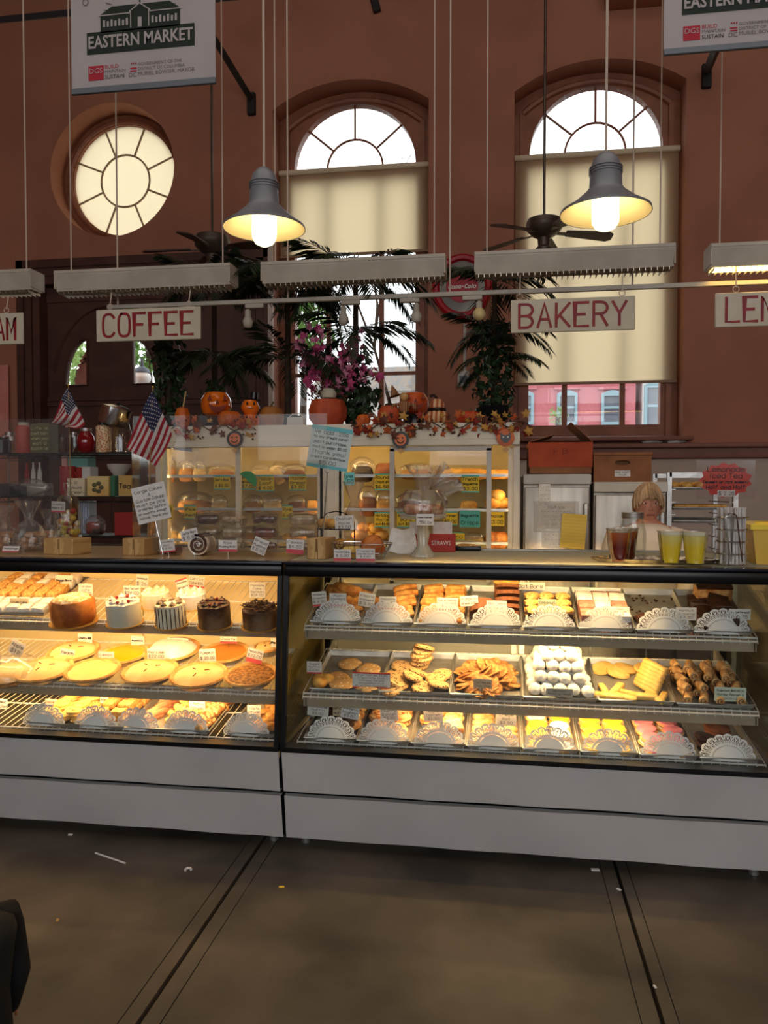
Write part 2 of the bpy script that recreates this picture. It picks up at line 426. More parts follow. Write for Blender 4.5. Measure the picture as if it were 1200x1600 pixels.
# round window
wr = struct(thing('window_3', 'round window with cream glazing and spoked muntins', 'window', (oc.x, YW+.33, oc.z)))
MILK = cloth('milk_glazing', (252, 244, 222), .8)
G().prism(arc(0, 0, .86, 0, 352, 44), 0, .1, [arc(0, 0, .70, 0, 352, 44)]).o('window_frame', BROWN, wr)
G().tube([(p[0], -.01, p[1]) for p in arc(0, 0, .735, 0, 352, 44)], .03, 6, closed=True).o('ring_moulding', BROWN, wr)
MUN = mat('pale_muntin', (170, 142, 108), rough=.6)
G().tube([(p[0], .03, p[1]) for p in arc(0, 0, .33, 0, 352, 32)], .013, 6, closed=True).o('muntin', MUN, wr)
for k in range(8):
    a = rad(22.5+45*k); G().tube([(.33*cos(a), .03, .33*sin(a)), (.71*cos(a), .03, .71*sin(a))], .013, 6).o('muntin', MUN, wr)
    a0 = 22.5+45*k; G().prism(arc(0, 0, .33, a0, a0+45, 5)+arc(0, 0, .72, a0+45, a0, 5), .05, .054).o('pane', MILK, wr, smooth=False)
G().prism(arc(0, 0, .33, 0, 352, 32), .05, .054).o('pane', MILK, wr, smooth=False)
# double door with quarter-round lights
dr = struct(thing('door_1', 'tall dark brown double door with two quarter-round windows', 'door', (0, 0, 0)))
YD = YW+.16; pz = lambda y: at(172, y, YD).z; pxx = lambda x: at(x, 560, YD).x
ql = [(pxx(137), pz(601)), (pxx(137), pz(529))]; n = 8
ql += [(pxx(137)+(pxx(103)-pxx(137))*sin(rad(90*i/n)), pz(601)+(pz(529)-pz(601))*cos(rad(90*i/n))) for i in range(1, n+1)]
qr = [(pxx(208), pz(601)), (pxx(208), pz(529))]+[(pxx(208)+(pxx(243)-pxx(208))*sin(rad(90*i/n)), pz(601)+(pz(529)-pz(601))*cos(rad(90*i/n))) for i in range(1, n+1)]
mid = pxx(172)
G().prism([(pxx(62), 0), (mid-.004, 0), (mid-.004, pz(470)), (pxx(62), pz(470))], YD, YD+.06, [ql]).o('door_leaf', DOORM, dr, smooth=False)
G().prism([(mid+.004, 0), (pxx(425), 0), (pxx(425), pz(470)), (mid+.004, pz(470))], YD, YD+.06, [qr]).o('door_leaf', DOORM, dr, smooth=False)
G().bx(pxx(62), pxx(425), YD-.02, YD+.05, pz(470), dz).o('transom_panel', DOORM, dr)
G().tube([(p[0], YD-.005, p[1]) for p in arc(mid, pz(600), pxx(172)-pxx(84), 10, 170, 24, pz(478)-pz(600))], .02, 6).o('arch_moulding', DOORM, dr)
for y in (630, 622): G().bx(pxx(66), pxx(420), YD-.03, YD, pz(y)-.03, pz(y)+.02).o('door_rail', DOORM, dr)
for q, w_ in ((ql, 1), (qr, -1)):
    c = [sum(p[k] for p in q)/len(q) for k in (0, 1)]
    G().prism(q, YD+.03, YD+.034).o('pane', GLASS, dr, smooth=False)
    G().tube([(p[0], YD-.006, p[1]) for p in q], .018, 5, closed=True).o('light_bead', DOORM, dr)
tr = struct(thing('trim_3', 'dark stepped casing around the double door', 'trim', (0, 0, 0)))
for k, (e, y) in enumerate(((.0, .06), (.1, .035), (.2, .02))):
    for s, x in ((1, d0), (-1, d1)): G().bx(x+s*e-.0, x+s*(e+.09), YW-y, YW+.17, 0, dz+.1-e).o('casing_side', DOORM, tr)
    G().bx(d0+e, d1-e, YW-y, YW+.17, dz-e, dz+.1-e).o('casing_head', DOORM, tr)
# pink paper notice at the far left of the wall
tag(G().bx(at(-30, 600, YW-.06).x, at(13, 600, YW-.06).x, YW-.065, YW-.055, at(0, 683, YW).z, at(0, 572, YW).z).o('wall_notice', mat('pink_notice', (226, 150, 138), (214, 136, 124), .8, scale=4)), 'pale pink notice hung on the wall left of the dark door', 'notice')

# ================================================================ OUTSIDE
struct(G().bx(-40, 40, 9.6, 80, -.5, -.05).o('ground', mat('asphalt', (120, 118, 116), (104, 102, 100), .9, scale=1)))
PINK = mat('pink_brick', (196, 116, 122), (184, 104, 112), .8, scale=18); BLU = mat('blue_grey_frame', (138, 166, 176), rough=.6)
PALEW = mat('white_render', (236, 236, 232), (224, 224, 220), .8, scale=3); DGL = mat('dark_window_glass', (84, 92, 104), (120, 128, 134), .15, scale=.8)
Yb = 27.0
def building(name, label, x0, x1, m, wins, z1):
    b = thing(name, label, 'building', ((x0+x1)/2, Yb, -.05)); ox = (x0+x1)/2
    G().bx(x0-ox, x1-ox, 0, 6, 0, z1).o('facade', m, b); G().bx(x0-ox-.1, x1-ox+.1, -.25, 0, z1-.5, z1).o('cornice', m, b)
    for (pa, pb, pt, pbm) in wins:
        a, c = at(pa, 640, Yb), at(pb, 640, Yb); t, l = at(pa, pt, Yb).z+.05, at(pa, pbm, Yb).z+.05; xa, xb = a.x-ox, c.x-ox
        f = G().prism([(xa, l), (xb, l), (xb, t-.12)]+[(xa+(xb-xa)*(1-k/8), t-.12+.12*sin(PI*k/8)) for k in range(1, 8)]+[(xa, t-.12)], -.08, 0, [[(xa+.1, l+.1), (xb-.1, l+.1), (xb-.1, t-.2), (xa+.1, t-.2)]]).o('window_frame', BLU, b, smooth=False)
        G().bx(xa+.1, xb-.1, -.03, -.005, l+.1, t-.2).o('pane', DGL, f); G().bx(xa+.1, xb-.1, -.06, -.01, (l+t)/2-.04, (l+t)/2+.04).o('sash_bar', BLU, f)
        G().bx(xa-.1, xb+.1, -.1, .01, t+.02, t+.14).o('lintel', m, b)
    return b
xp = at(993, 640, Yb).x
building('pink_building', 'pink brick house with blue framed windows across the street', at(700, 640, Yb).x, xp, PINK, [(800, 834, 610, 664), (870, 902, 610, 664), (939, 974, 610, 664), (740, 770, 610, 664)], at(900, 560, Yb).z)
building('white_building', 'white house beside the pink one with a blue arched window', xp+.22, at(1300, 640, Yb).x, PALEW, [(1006, 1042, 597, 672), (1080, 1110, 597, 672)], at(1000, 550, Yb).z)
def leafy(name, label, c, r, trunk, m1, n=260, group=None):
    t = thing(name, label, 'tree', (c[0], c[1], -.05), group=group); g = G()
    for k in range(n):
        u = Vector((random.gauss(0, 1), random.gauss(0, 1), random.gauss(0, 1))).normalized()*rnd(.45, 1)
        p = Vector((u.x*r[0], u.y*r[1], c[2]+u.z*r[2])); s = rnd(.25, .5)*r[0]*.4; M = T(*p) @ Euler((rnd(0, 6), rnd(0, 6), rnd(0, 6))).to_matrix().to_4x4()
        g.add([(-s, 0, 0), (0, -s*.5, s*.1), (s, 0, 0), (0, s*.5, s*.1)], [(0, 1, 2, 3)], M)
    f = g.o('foliage', m1, t, smooth=False); f['kind'] = 'stuff'
    G().tube([(0, 0, 0), (rnd(-.1, .1), 0, c[2]*.5), (0, 0, c[2])], lambda q: trunk*(1-.5*q), 7).o('trunk', BARK, t)
LEAF = cloth('tree_leaf_green', (112, 150, 84), .45); LEAF2 = cloth('tree_leaf_light', (150, 178, 110), .45); LEAF3 = cloth('tree_leaf_ash', (140, 150, 128), .5)
def px_tree(px, py, Y, rp, lab, m, n=300):
    p = at(px, py, Y); leafy('street_tree', lab, p, (rp*mpp(p), rp*mpp(p), rp*1.1*mpp(p)), .12, m, n)
px_tree(478, 505, 17, 52, 'leafy tree seen through the middle window at its left', LEAF, 420)
px_tree(120, 575, 15, 42, 'green tree seen through the left door light', LEAF2, 320)
px_tree(232, 545, 15.5, 44, 'green tree seen through the other door light, over the lamp', LEAF, 320)
px_tree(872, 648, 20, 16, 'small street tree in front of the pink house', LEAF2, 160)
# pale house far behind the middle window, and its roof
hb = thing('grey_house', 'pale grey house with shingled roof seen low through the middle window', 'building', at(615, 700, 19)); c = at(615, 700, 19)
G().bx(-1.8, 1.6, 0, 3, -c.z, at(615, 612, 19).z-c.z).o('house_wall', PALEW, hb)
G().prism([(-2.1, at(615, 612, 19).z-c.z), (1.9, at(615, 612, 19).z-c.z), (1.6, at(615, 575, 19).z-c.z), (-1.8, at(615, 575, 19).z-c.z)], -.2, 4.2).o('roof', mat('grey_shingle', (166, 170, 172), (190, 176, 160), .9, scale=12), hb)
# bare branches of a tree
bt = thing('bare_tree', 'bare branching tree outside the middle window', 'tree', (at(625, 640, 16).x, 16, -.05)); g = G()
def br(p, d, l, r, k):
    q = p+d*l; g.tube([p, (p+q)/2+Vector((rnd(-.05, .05),)*3)*l, q], lambda t: r*(1-.4*t), 4)
    if k:
        for _ in range(3): br(q, (d+Vector((rnd(-.8, .8), rnd(-.5, .5), rnd(-.2, .7)))).normalized(), l*rnd(.6, .8), r*.55, k-1)
br(Vector((0, 0, 0)), Vector((0, 0, 1)), 2.6, .1, 5); g.o('branches', BARK, bt)
# round lantern on the kiosk roof outside the door
kp = at(222, 598, 13); k = thing('lantern_post', 'white globe street lantern with dark cap seen through the door', 'lantern', (kp.x, kp.y, -.05)); u = mpp(kp)
G().lathe([(.06, 0), (.05, kp.z)], 10).o('post', BLACK, k); G().ball((0, 0, kp.z+12*u), (14*u, 14*u, 12*u)).o('globe', PALEW, k)
G().lathe([(13*u, 20*u), (10*u, 26*u), (3*u, 30*u), (2*u, 40*u), (0, 44*u)], 12, (0, 0, kp.z)).o('lantern_cap', mat('dark_cap', (62, 70, 80), rough=.5), k)
# brick reveal outside the left door light
bk = struct(thing('trim_4', 'pink brick arch edge outside the door light', 'trim', (0, 0, 0)))
BRK = mat('reveal_brick', (206, 148, 132), (190, 128, 112), .85, scale=6)
for i in range(12):
    t = rad(90*(i+.5)/12); q = 1.05
    x = pxx(137)+(pxx(103)-pxx(137))*q*sin(t); z = pz(601)+(pz(529)-pz(601))*q*cos(t)
    G().rbox((0, 0, 0), (.17, .3, .075), .006, 1, T(x+.03, YW+.62, z-.02) @ RY(-(PI/2-t)*.75)).o('brick', BRK, bk, smooth=False)
# ================================================================ DISPLAY CASES
ZT = 1.262; YG = 3.215; YGB = 3.15
XS = at(440, 1000, 3.18).x
SH = [((3.33, .968), (3.77, 1.105)), ((3.30, .672), (3.76, .775)), ((3.25, .470), (3.74, .548))]    # shelf front and back (y, z)
def on(s, px, py):
    """place on the tilted shelf s that the photo shows at this pixel"""
    (y0, z0), (y1, z1) = SH[s]; m = (z1-z0)/(y1-y0); d = ray(px, py); t = (z0-HC-m*y0)/(d.z-m*d.y); return _C+d*t
def shz(s, Y): (y0, z0), (y1, z1) = SH[s]; return z0+(z1-z0)/(y1-y0)*(Y-y0)
def tilt(s): (y0, z0), (y1, z1) = SH[s]; return math.atan2(z1-z0, y1-y0)
PANELW = mat('white_case_panel', (206, 203, 198), (192, 189, 184), .42, scale=1.2, bump=.03, bscale=5)
INNER = mat('cream_case_liner', (214, 196, 150), (200, 182, 136), .5, scale=3)
TUBEM = glow('warm_case_tube', (255, 212, 146), 80)
TOPS = mat('pale_glass_counter', (188, 186, 172), (176, 174, 160), .12, scale=3, coat=.5)
TOPW = mat('tan_counter', (190, 160, 116), (176, 146, 102), .35, scale=3, coat=.3)
GREYL = mat('grey_shelf_lip', (168, 152, 126), (156, 140, 116), .5, scale=8)
def case(x0, x1, lab, left):
    xm = (x0+x1)/2; L = x1-x0; h = L/2
    t = thing('display_case', lab, 'display case', (xm, 0, 0)); B = lambda *a: G().bx(*a)
    # base, panels
    B(-h, h, 3.24, 4.0, .09, .44).o('base_cabinet', BLACK, t)
    B(-h, h, 3.3, 3.95, .03, .09).o('toe_kick', BLACK, t)
    for xx in (-h+.07, h-.07):
        for yy in (3.3, 3.88): G().lathe([(.022, 0), (.022, .09)], 10, (xx, yy, 0)).o('leg', STEEL, t)
    def panel(z0, z1, y0, y1, nm):
        n = 16; V = []; F = []
        for i in range(n+1):
            x = -h+.003+(L-.006)*i/n
            for z, y in ((z0, y0), (z0*.5+z1*.5, (y0+y1)/2), (z1, y1)): V.append((x, y+.004*sin(i*1.7+z*9), z))
            V += [(x, y0+.03, z0), (x, y1+.03, z1)]
        for i in range(n):
            a = i*5; b = a+5
            F += [(a, b, b+1, a+1), (a+1, b+1, b+2, a+2), (a, a+3, b+3, b), (a+2, b+2, b+4, a+4)]
        G().add(V, F).o(nm, PANELW, t)
    panel(.272, .455, 3.175, 3.15, 'upper_front_panel'); panel(.052, .248, 3.215, 3.185, 'lower_front_panel')
    B(-h, h, 3.235, 3.26, .05, .46).o('front_backing', BLACK, t)
    B(-h, h, 3.135, 3.2, .455, .475).o('glass_sill', BLACK, t)
    # floor of the well, ends, back
    B(-h+.02, h-.02, 3.2, 3.98, .40, .43).o('well_floor', WHITE, t)
    for s in (-1, 1):
        G().add([(s*(h-.001), YGB, .47), (s*(h-.001), YG, 1.2), (s*(h-.001), 3.98, 1.2), (s*(h-.001), 3.98, .47)]+[(s*(h-.009), YGB, .47), (s*(h-.009), YG, 1.2), (s*(h-.009), 3.98, 1.2), (s*(h-.009), 3.98, .47)],
                [(0, 1, 2, 3), (4, 5, 6, 7), (0, 1, 5, 4), (1, 2, 6, 5), (2, 3, 7, 6), (3, 0, 4, 7)]).o('end_panel', INNER if left else clear('end_glass', (.86, .84, .66), .05, .05), t, smooth=False)
        G().add([(s*h, YGB-.012, .46), (s*h, YG-.012, 1.2), (s*h, YG+.016, 1.2), (s*h, YGB+.016, .46)]+[(s*(h-.02), YGB-.012, .46), (s*(h-.02), YG-.012, 1.2), (s*(h-.02), YG+.016, 1.2), (s*(h-.02), YGB+.016, .46)],
                [(0, 1, 2, 3), (4, 5, 6, 7), (0, 1, 5, 4), (1, 2, 6, 5), (2, 3, 7, 6), (3, 0, 4, 7)]).o('front_post', BLACK, t, smooth=False)
        B(s*(h-.01), s*(h-.05), 3.93, 3.985, .43, 1.2).o('rear_post', BLACK, t)
        g = G()   # slotted shelf standard
        g.bx(s*(h-.05), s*(h-.08), 3.9, 3.93, .43, 1.2)
        g.o('shelf_standard', CHROME, t)
    G().add([(-h+.02, YGB, .47), (h-.02, YGB, .47), (h-.02, YG, 1.2), (-h+.02, YG, 1.2)]+[(-h+.02, YGB+.006, .47), (h-.02, YGB+.006, .47), (h-.02, YG+.006, 1.2), (-h+.02, YG+.006, 1.2)],
            [(0, 1, 2, 3), (7, 6, 5, 4), (0, 4, 5, 1), (1, 5, 6, 2), (2, 6, 7, 3), (3, 7, 4, 0)]).o('front_glass', GLASS, t, smooth=False)
    # rear sliding doors
    for k in range(2):
        a, b = (-h+.05, .02) if k == 0 else (-.02, h-.05); y = 3.945+.015*k
        if left:
            G().bx(a, b, y, y+.008, .47, 1.17).o('sliding_door', INNER, t)
        else:
            d = G().bx(a, b, y, y+.005, .47, 1.17).o('sliding_door', clear('door_glass', (.93, .95, .93), .02, .3), t)
            for z in (.48, 1.16): G().bx(a, b, y-.006, y+.012, z-.014, z+.014).o('door_rail', STEEL, d)
            for x in (a, b): G().bx(x-.012, x+.012, y-.006, y+.012, .47, 1.17).o('door_stile', STEEL, d)
    # top: black front rail, counter slab
    G().rbox((0, YG+.02, 1.222), (L, .07, .05), .01).o('front_rail', BLACK, t); G().rbox((0, YG+.022, 1.254), (L, .076, .014), .005).o('rail_cap', mat('dark_blue_trim', (20, 26, 38), rough=.2), t)
    B(-h, h, YG+.055, 4.02, 1.244, 1.26).o('counter_top', TOPW if left else cloth('milky_glass_top', (226, 226, 210), .6), t)
    B(-h, h, 4.0, 4.05, 1.21, 1.266).o('rear_rail', BLACK if left else STEEL, t)
    # shelves: wire deck, grey lip, lamp tube behind the lip
    for s in range(3):
        (y0, z0), (y1, z1) = SH[s]; e = h-(.045 if s == 2 else .06)
        sh = thing('wire_shelf', '', '', (0, 0, 0)); del sh['label']; del sh['category']; sh.parent = t; sh.name = 'wire_shelf'
        g = G()
        for yy in (y0, (y0+y1)/2, y1): g.tube([(-e, yy, shz(s, yy)-.004), (e, yy, shz(s, yy)-.004)], .004, 5)
        g.tube([(-e, y0-.012, z0-.018), (e, y0-.012, z0-.018)], .004, 5)
        n = int(2*e/.034)
        for k in range(n+1):
            x = -e+2*e*k/n; g.tube([(x, y0-.014, z0-.026), (x, y0, z0), (x, y1, z1)], .0022, 4)
        g.o('wires', WIRE, sh)
        if s < 2:
            G().bx(-e, e, y0+.0, y0+.006, z0-.062, z0-.012).o('shelf_lip', GREYL, sh)
            G().bx(-e, e, y0+.006, y0+.07, z0-.018, z0-.012).o('lamp_channel', WHITE, sh)
            for x in (-e+.01, e-.01): G().add([(x, y0, z0-.06), (x, y0, z0-.01), (x, 3.92, z1+.04), (x, 3.92, z1-.06)]+[(x+.004, y0, z0-.06), (x+.004, y0, z0-.01), (x+.004, 3.92, z1+.04), (x+.004, 3.92, z1-.06)], [(0, 1, 2, 3), (4, 5, 6, 7), (0, 1, 5, 4), (1, 2, 6, 5), (2, 3, 7, 6), (3, 0, 4, 7)]).o('shelf_bracket', STEEL, sh)
            TM = glow('soft_case_tube', (255, 206, 138), 48) if left else TUBEM; lw = (.5 if not left else .82)*h; G().tube([(-lw, y0+.036, z0-.036), (lw, y0+.036, z0-.036)], .011, 6).o('lamp_tube', TM, sh)
    lw = (.5 if not left else .82)*h; G().tube([(-lw, YG+.085, 1.212), (lw, YG+.085, 1.212)], .011, 6).o('lamp_tube', TM, t)
    if left: G().bx(-lw-.02, lw+.02, YG+.06, YG+.11, 1.226, 1.236).o('lamp_channel', WHITE, t)
    return t
XL0, XL1 = XS-2.06, XS-.004; XR0, XR1 = XS+.004, XS+2.03
case(XL0, XL1, 'long glass-fronted case of cakes and pies with white lower panels', True)
case(XR0, XR1, 'long glass-fronted case of trays of cookies and pastries with white lower panels', False)
# ================================================================ BAKED GOODS
def nz(s=1, amp=.12, seed=0): return lambda u: 1+amp*noise.noise(Vector((u.x*s+seed, u.y*s, u.z*s+seed)))
CRO = mat('croissant_crust', (222, 168, 96), (178, 112, 50), .45, scale=30, bump=.3, bscale=60)
COOK = mat('golden_cookie', (220, 176, 116), (196, 144, 84), .75, scale=40, bump=.5, bscale=80)
CHIP = mat('choc_chip_cookie', (84, 48, 26), (214, 172, 116), .75, scale=75, kind='spots', bump=.5, bscale=80, ramp=(.25, .34))
MACA = mat('nut_cookie', (244, 226, 190), (214, 168, 106), .75, scale=55, kind='spots', bump=.5, bscale=80, ramp=(.22, .34))
CRISP = mat('crisp_cookie', (198, 142, 84), (140, 90, 48), .75, scale=60, bump=.6, bscale=90)
SUGAR = mat('powdered_sugar', (246, 243, 238), (228, 222, 214), .9, scale=40, bump=.4, bscale=70)
SHORT = mat('pale_shortbread', (238, 202, 122), (222, 176, 92), .75, scale=25, bump=.25, bscale=60)
DOUGH = mat('baked_dough', (226, 186, 130), (176, 116, 62), .6, scale=26, bump=.3, bscale=60)
CHOC = mat('dark_chocolate', (66, 36, 24), (44, 24, 17), .45, scale=30, bump=.4, bscale=60)
BROWNIE = mat('brownie_crumb', (84, 48, 32), (58, 32, 22), .8, scale=50, bump=.6, bscale=70)
BREADB = mat('banana_bread', (126, 74, 44), (104, 58, 34), .8, scale=50, bump=.4, bscale=70)
BREADY = mat('golden_bread_top', (226, 178, 92), (192, 130, 56), .7, scale=25, bump=.3, bscale=50)
CREAM = mat('cream_icing', (248, 238, 214), (240, 226, 196), .5, scale=20, bump=.15, bscale=30)
PINKI = mat('pink_icing', (238, 150, 168), (226, 124, 148), .4, scale=25)
YELI = mat('yellow_icing', (252, 206, 60), (244, 190, 40), .4, scale=25)
WHITI = mat('white_icing', (250, 246, 238), (242, 234, 222), .35, scale=25)
JAM = mat('red_jam', (150, 30, 26), (120, 20, 20), .25, scale=30)
CRUMB = mat('crumb_topping', (226, 182, 110), (196, 140, 72), .85, scale=60, bump=.8, bscale=80)
RASP = mat('pink_bar', (196, 138, 118), (168, 108, 92), .8, scale=40, bump=.4, bscale=60)
def m_croissant():
    g = G(); P = []; n = 26
    for i in range(n+1): a = rad(-75+150*i/n); P.append((.055*sin(a), .055*(1-cos(a))-.02, .02))
    g.tube(P, lambda t: .006+.022*max(0, sin(PI*t))**.8*(1+.14*(1-((t*9) % 1))), 8, M=SCL(1, 1, .85)); return g.me('croissant', CRO)
def m_cookie(m, r=.05, t=.014, seed=0, nm='cookie'):
    return G().lathe([(r*.93, 0), (r, t*.45), (r*.9, t*.9), (r*.5, t*1.1), (0, t*1.12)], 20, fn=lambda a, z: 1+.05*noise.noise(Vector((cos(a)*1.6+seed, sin(a)*1.6, z*30)))).me(nm, m)
def m_slab(w, d, h, m, nm='slab', r=.004): return G().rbox((0, 0, h/2), (w, d, h), r, 2).me(nm, m)
def m_ball(r, m, seed=0, fl=.85, amp=.1, nm='ball', s=2.2): return G().ball((0, 0, r*fl*.95), (r, r, r*fl), 12, 8, nz(s, amp, seed)).me(nm, m)
def m_loaf(l, w, h, m, nm='loaf', ends=.9, ridg=0):
    P = [(l*(-.5+i/14), 0, h*.46) for i in range(15)]
    return G().tube(P, lambda t: .5*(max(0, 1-abs(2*t-1)**5)**.5*ends+.02)*(1+(.06*sin(t*ridg) if ridg else 0)), 12, M=SCL(1, w, h)).me(nm, m)
def m_slice(w, h, t, m, nm='bread_slice'):
    P = [(-w/2, 0), (w/2, 0), (w/2, h*.6)]+[(w/2*1.08*cos(rad(a)), h*.62+h*.38*sin(rad(a))) for a in range(0, 181, 20)]+[(-w/2, h*.6)]
    return G().prism(P, -t/2, t/2).me(nm, m)
def m_spiral(r, l, turns=1.8, m=None, nm='roll', th=.3):
    O = []; I = []; n = 30
    for i in range(n+1):
        t = i/n; a = t*turns*2*PI; q = r*(.15+.85*t); O.append((q*cos(a), q*sin(a)+r)); q2 = max(.001, q-r*th*.8); I.append((q2*cos(a), q2*sin(a)+r))
    g = G(); V = []; F = []
    for p, q in zip(O, I): V += [(p[0], -l/2, p[1]), (p[0], l/2, p[1]), (q[0], l/2, q[1]), (q[0], -l/2, q[1])]
    for i in range(n):
        a = i*4; b = a+4
        for k in range(4): F.append((a+k, a+(k+1) % 4, b+(k+1) % 4, b+k))
    F += [(0, 1, 2, 3), (n*4+3, n*4+2, n*4+1, n*4)]
    return g.add(V, F).me(nm, m)
def m_danish(m=DOUGH):
    g = G(); g.lathe([(.036, 0), (.042, .008), (.034, .016), (0, .018)], 16)
    g.tube([((.034-.028*i/30)*cos(i*.5), (.034-.028*i/30)*sin(i*.5), .016+.008*i/30) for i in range(31)], .0075, 6); return g.me('danish', m)
def m_donut(m): return G().tube([(.03*cos(2*PI*k/18), .03*sin(2*PI*k/18), .016) for k in range(18)], .017, 8, closed=True).me('donut', m)
def m_pan(w, l, h=.022, nm='sheet_pan'):
    g = G(); r = .004
    ring = lambda a, b, z: [(-a/2, l/2-b/2, z), (a/2, l/2-b/2, z), (a/2, l/2+b/2, z), (-a/2, l/2+b/2, z)]
    V = ring(w-.02, l-.02, .001)+ring(w-.004, l-.004, h)+ring(w, l, h)+ring(w, l, h-.004)
    F = [(0, 1, 2, 3)]+[(4*a+k, 4*a+(k+1) % 4, 4*a+4+(k+1) % 4, 4*a+4+k) for a in range(3) for k in range(4)]
    g.add(V, F); g.tube([(-w/2, 0, h), (w/2, 0, h), (w/2, l, h), (-w/2, l, h)], r, 5, closed=True); return g.me(nm, ALU, ang=25)
def m_doily(R=.108):
    N = 180; rg = [0, .28, .50, .54, .58, .66, .74, .80, .86, .92]; g = G(); V = []; F = []
    lob = lambda k: .93+.07*abs(sin(PI*k/20))
    for j, q in enumerate(rg+[1]):
        for k in range(N+1):
            a = PI*k/N; r = R*(q if j < len(rg) else lob(k)); r *= 1 if j < 8 else (1 if j == 10 else 1)
            x = r*cos(a); z = r*sin(a)*1.02; V.append((x, z*.16+.03*(x/R)**2-.2*z*z, z*.93))
    W_ = N+1
    for j in range(len(rg)):
        for k in range(N):
            if j == 3 and k % 3 == 0: continue
            if j in (5, 6) and (k+3*j) % 5 in (0, 1) and k % 20 not in (0, 19, 10): continue
            if j == 7 and k % 20 in (4, 5, 6, 13, 14, 15): continue
            if j == 8 and k % 20 in (5, 6, 13, 14, 9, 10): continue
            if j == 8 and k % 20 in (0, 19): continue
            F.append((j*W_+k, j*W_+k+1, (j+1)*W_+k+1, (j+1)*W_+k))
    g.add(V, F); return g.me('paper_doily', mat('doily_paper', (238, 236, 232), rough=.8), smooth=False)
DOILY = m_doily()
def put(name, me, M, p, e, label, cat, group=None, s=1, par=None):
    o = bpy.data.objects.new(name, me); COL.objects.link(o); o.matrix_basis = M @ T(*p) @ Euler(e).to_matrix().to_4x4() @ (SCL(s, s, s) if not isinstance(s, tuple) else SCL(*s))
    if par: o.parent = par
    elif label: tag(o, label, cat, group)
    return o
STRIPE = mat('pink_red_stripe', (206, 84, 92), rough=.7)
CARDN = [0]
def card(px, py, w, h, lines, Y, label, ang=0, m=PAPER, ink=INK, zb=None, stripe=0, lean=.0, lw=None, name='price_card', cat='price card', group=None, pick=True, border=None, fill=.62, yaw=0):
    p = at(px, py, Y); u = mpp(p); W_, H_ = w*u, h*u
    o = G().bx(-W_/2, W_/2, 0, .001, -H_/2, H_/2).o(name, m, smooth=False); o.location = p; o.rotation_euler = (-lean, rad(ang), yaw); tag(o, label, cat, group)
    if border:
        G().bx(-W_/2, W_/2, -.0006, 0, H_*.40, H_/2).o('border', border, o, smooth=False); G().bx(-W_/2, W_/2, -.0006, 0, -H_/2, -H_*.42).o('border', border, o, smooth=False)
    ho = H_
    if stripe:
        G().bx(-W_/2, W_/2, -.0006, 0, -H_/2, -H_/2+H_*stripe).o('stripe', STRIPE, o, smooth=False); ho = H_*(1-stripe)
    if lines:
        g = G(); g.ribbon([[(q[0], q[1]+(H_-ho)/2) for q in P] for P in write(lines, W_, ho, fill=fill)], lw or max(.0006, ho/len(lines)*.07), -.0012)
        if g.v: g.o('lettering', ink, o, smooth=False)
    if pick and zb is not None:
        zb0 = zb-p.z
        if zb0 < -H_/2: G().tube([(0, .002, zb0), (0, .002, -H_/2+.004)], .0011, 4).o('card_pick', CHROME, o)
    return o
def scard(s, t, px, py, w, h, lines, label, **k):
    (y0, z0), (y1, z1) = SH[s]; t = t*(.4 if px > 440 and t < .8 else .8); Y = y0+t*(y1-y0); return card(px, py, w, h, lines, Y, label, zb=shz(s, Y)+.004, **k)

# ---------------------------------------------------------------- right case: trays
PAN8 = m_pan(.228, .40); PAN6 = m_pan(.305, .40)
def tray(s, x, t0, me, label, yaw=0):
    (y0, z0), _ = SH[s]; M = T(x, y0+t0, shz(s, y0+t0)+.002) @ RX(tilt(s)) @ RZ(yaw)
    put('sheet_pan', me, M, (0, 0, 0), (0, 0, 0), label, 'tray', 'sheet pans in the cases'); return M
def doily(M, label, z=.02, y=-.006, s=1.04): put('paper_doily', DOILY, M @ RX(-tilt(0)), (rnd(-.006, .006), y, z-.012), (0, 0, 0), label, 'doily', 'lace doilies on the trays', s)
e8 = (XR1-XR0-.16)/8; X8 = [XR0+.085+e8*(i+.5) for i in range(8)]
ORD = ['first', 'second', 'third', 'fourth', 'fifth', 'sixth', 'seventh', 'eighth']
TOP8 = ['plain croissants', 'almond croissants', 'ham croissants', 'bread slices', 'nut brownies', 'pink bars', 'empty pan of crumbs', 'walnut brownies']
LOW8 = ['muffins', 'cherry danishes', 'apple danishes', 'cream rolls', 'frosted cookies', 'yellow iced cookies', 'pink iced cookies', 'dark cookies']
MT = [tray(0, X8[i], -.004, PAN8, 'aluminium sheet pan on the top shelf, %s pan from the case divider' % ORD[i]) for i in range(8)]
MB_ = [tray(2, X8[i]*1.01, -.01, PAN8, 'aluminium sheet pan on the bottom shelf, %s pan from the case divider' % ORD[i]) for i in range(8)]
for i in range(8):
    doily(MT[i], 'white lace doily standing in front of the %s' % TOP8[i]); doily(MB_[i], 'white lace doily before the tray of %s on the bottom shelf' % LOW8[i])
e6 = (XR1-XR0-.16)/6; X6 = [XR0+.09+e6*(i+.5) for i in range(6)]; MID6 = ['large flat cookies', 'thick chip cookies', 'crisp cookies', 'sugared wedding cookies', 'pale biscotti', 'rolled rugelach']
MM = [tray(1, X6[i], -.004, PAN6, 'wide sheet pan of %s on the middle shelf' % MID6[i]) for i in range(6)]
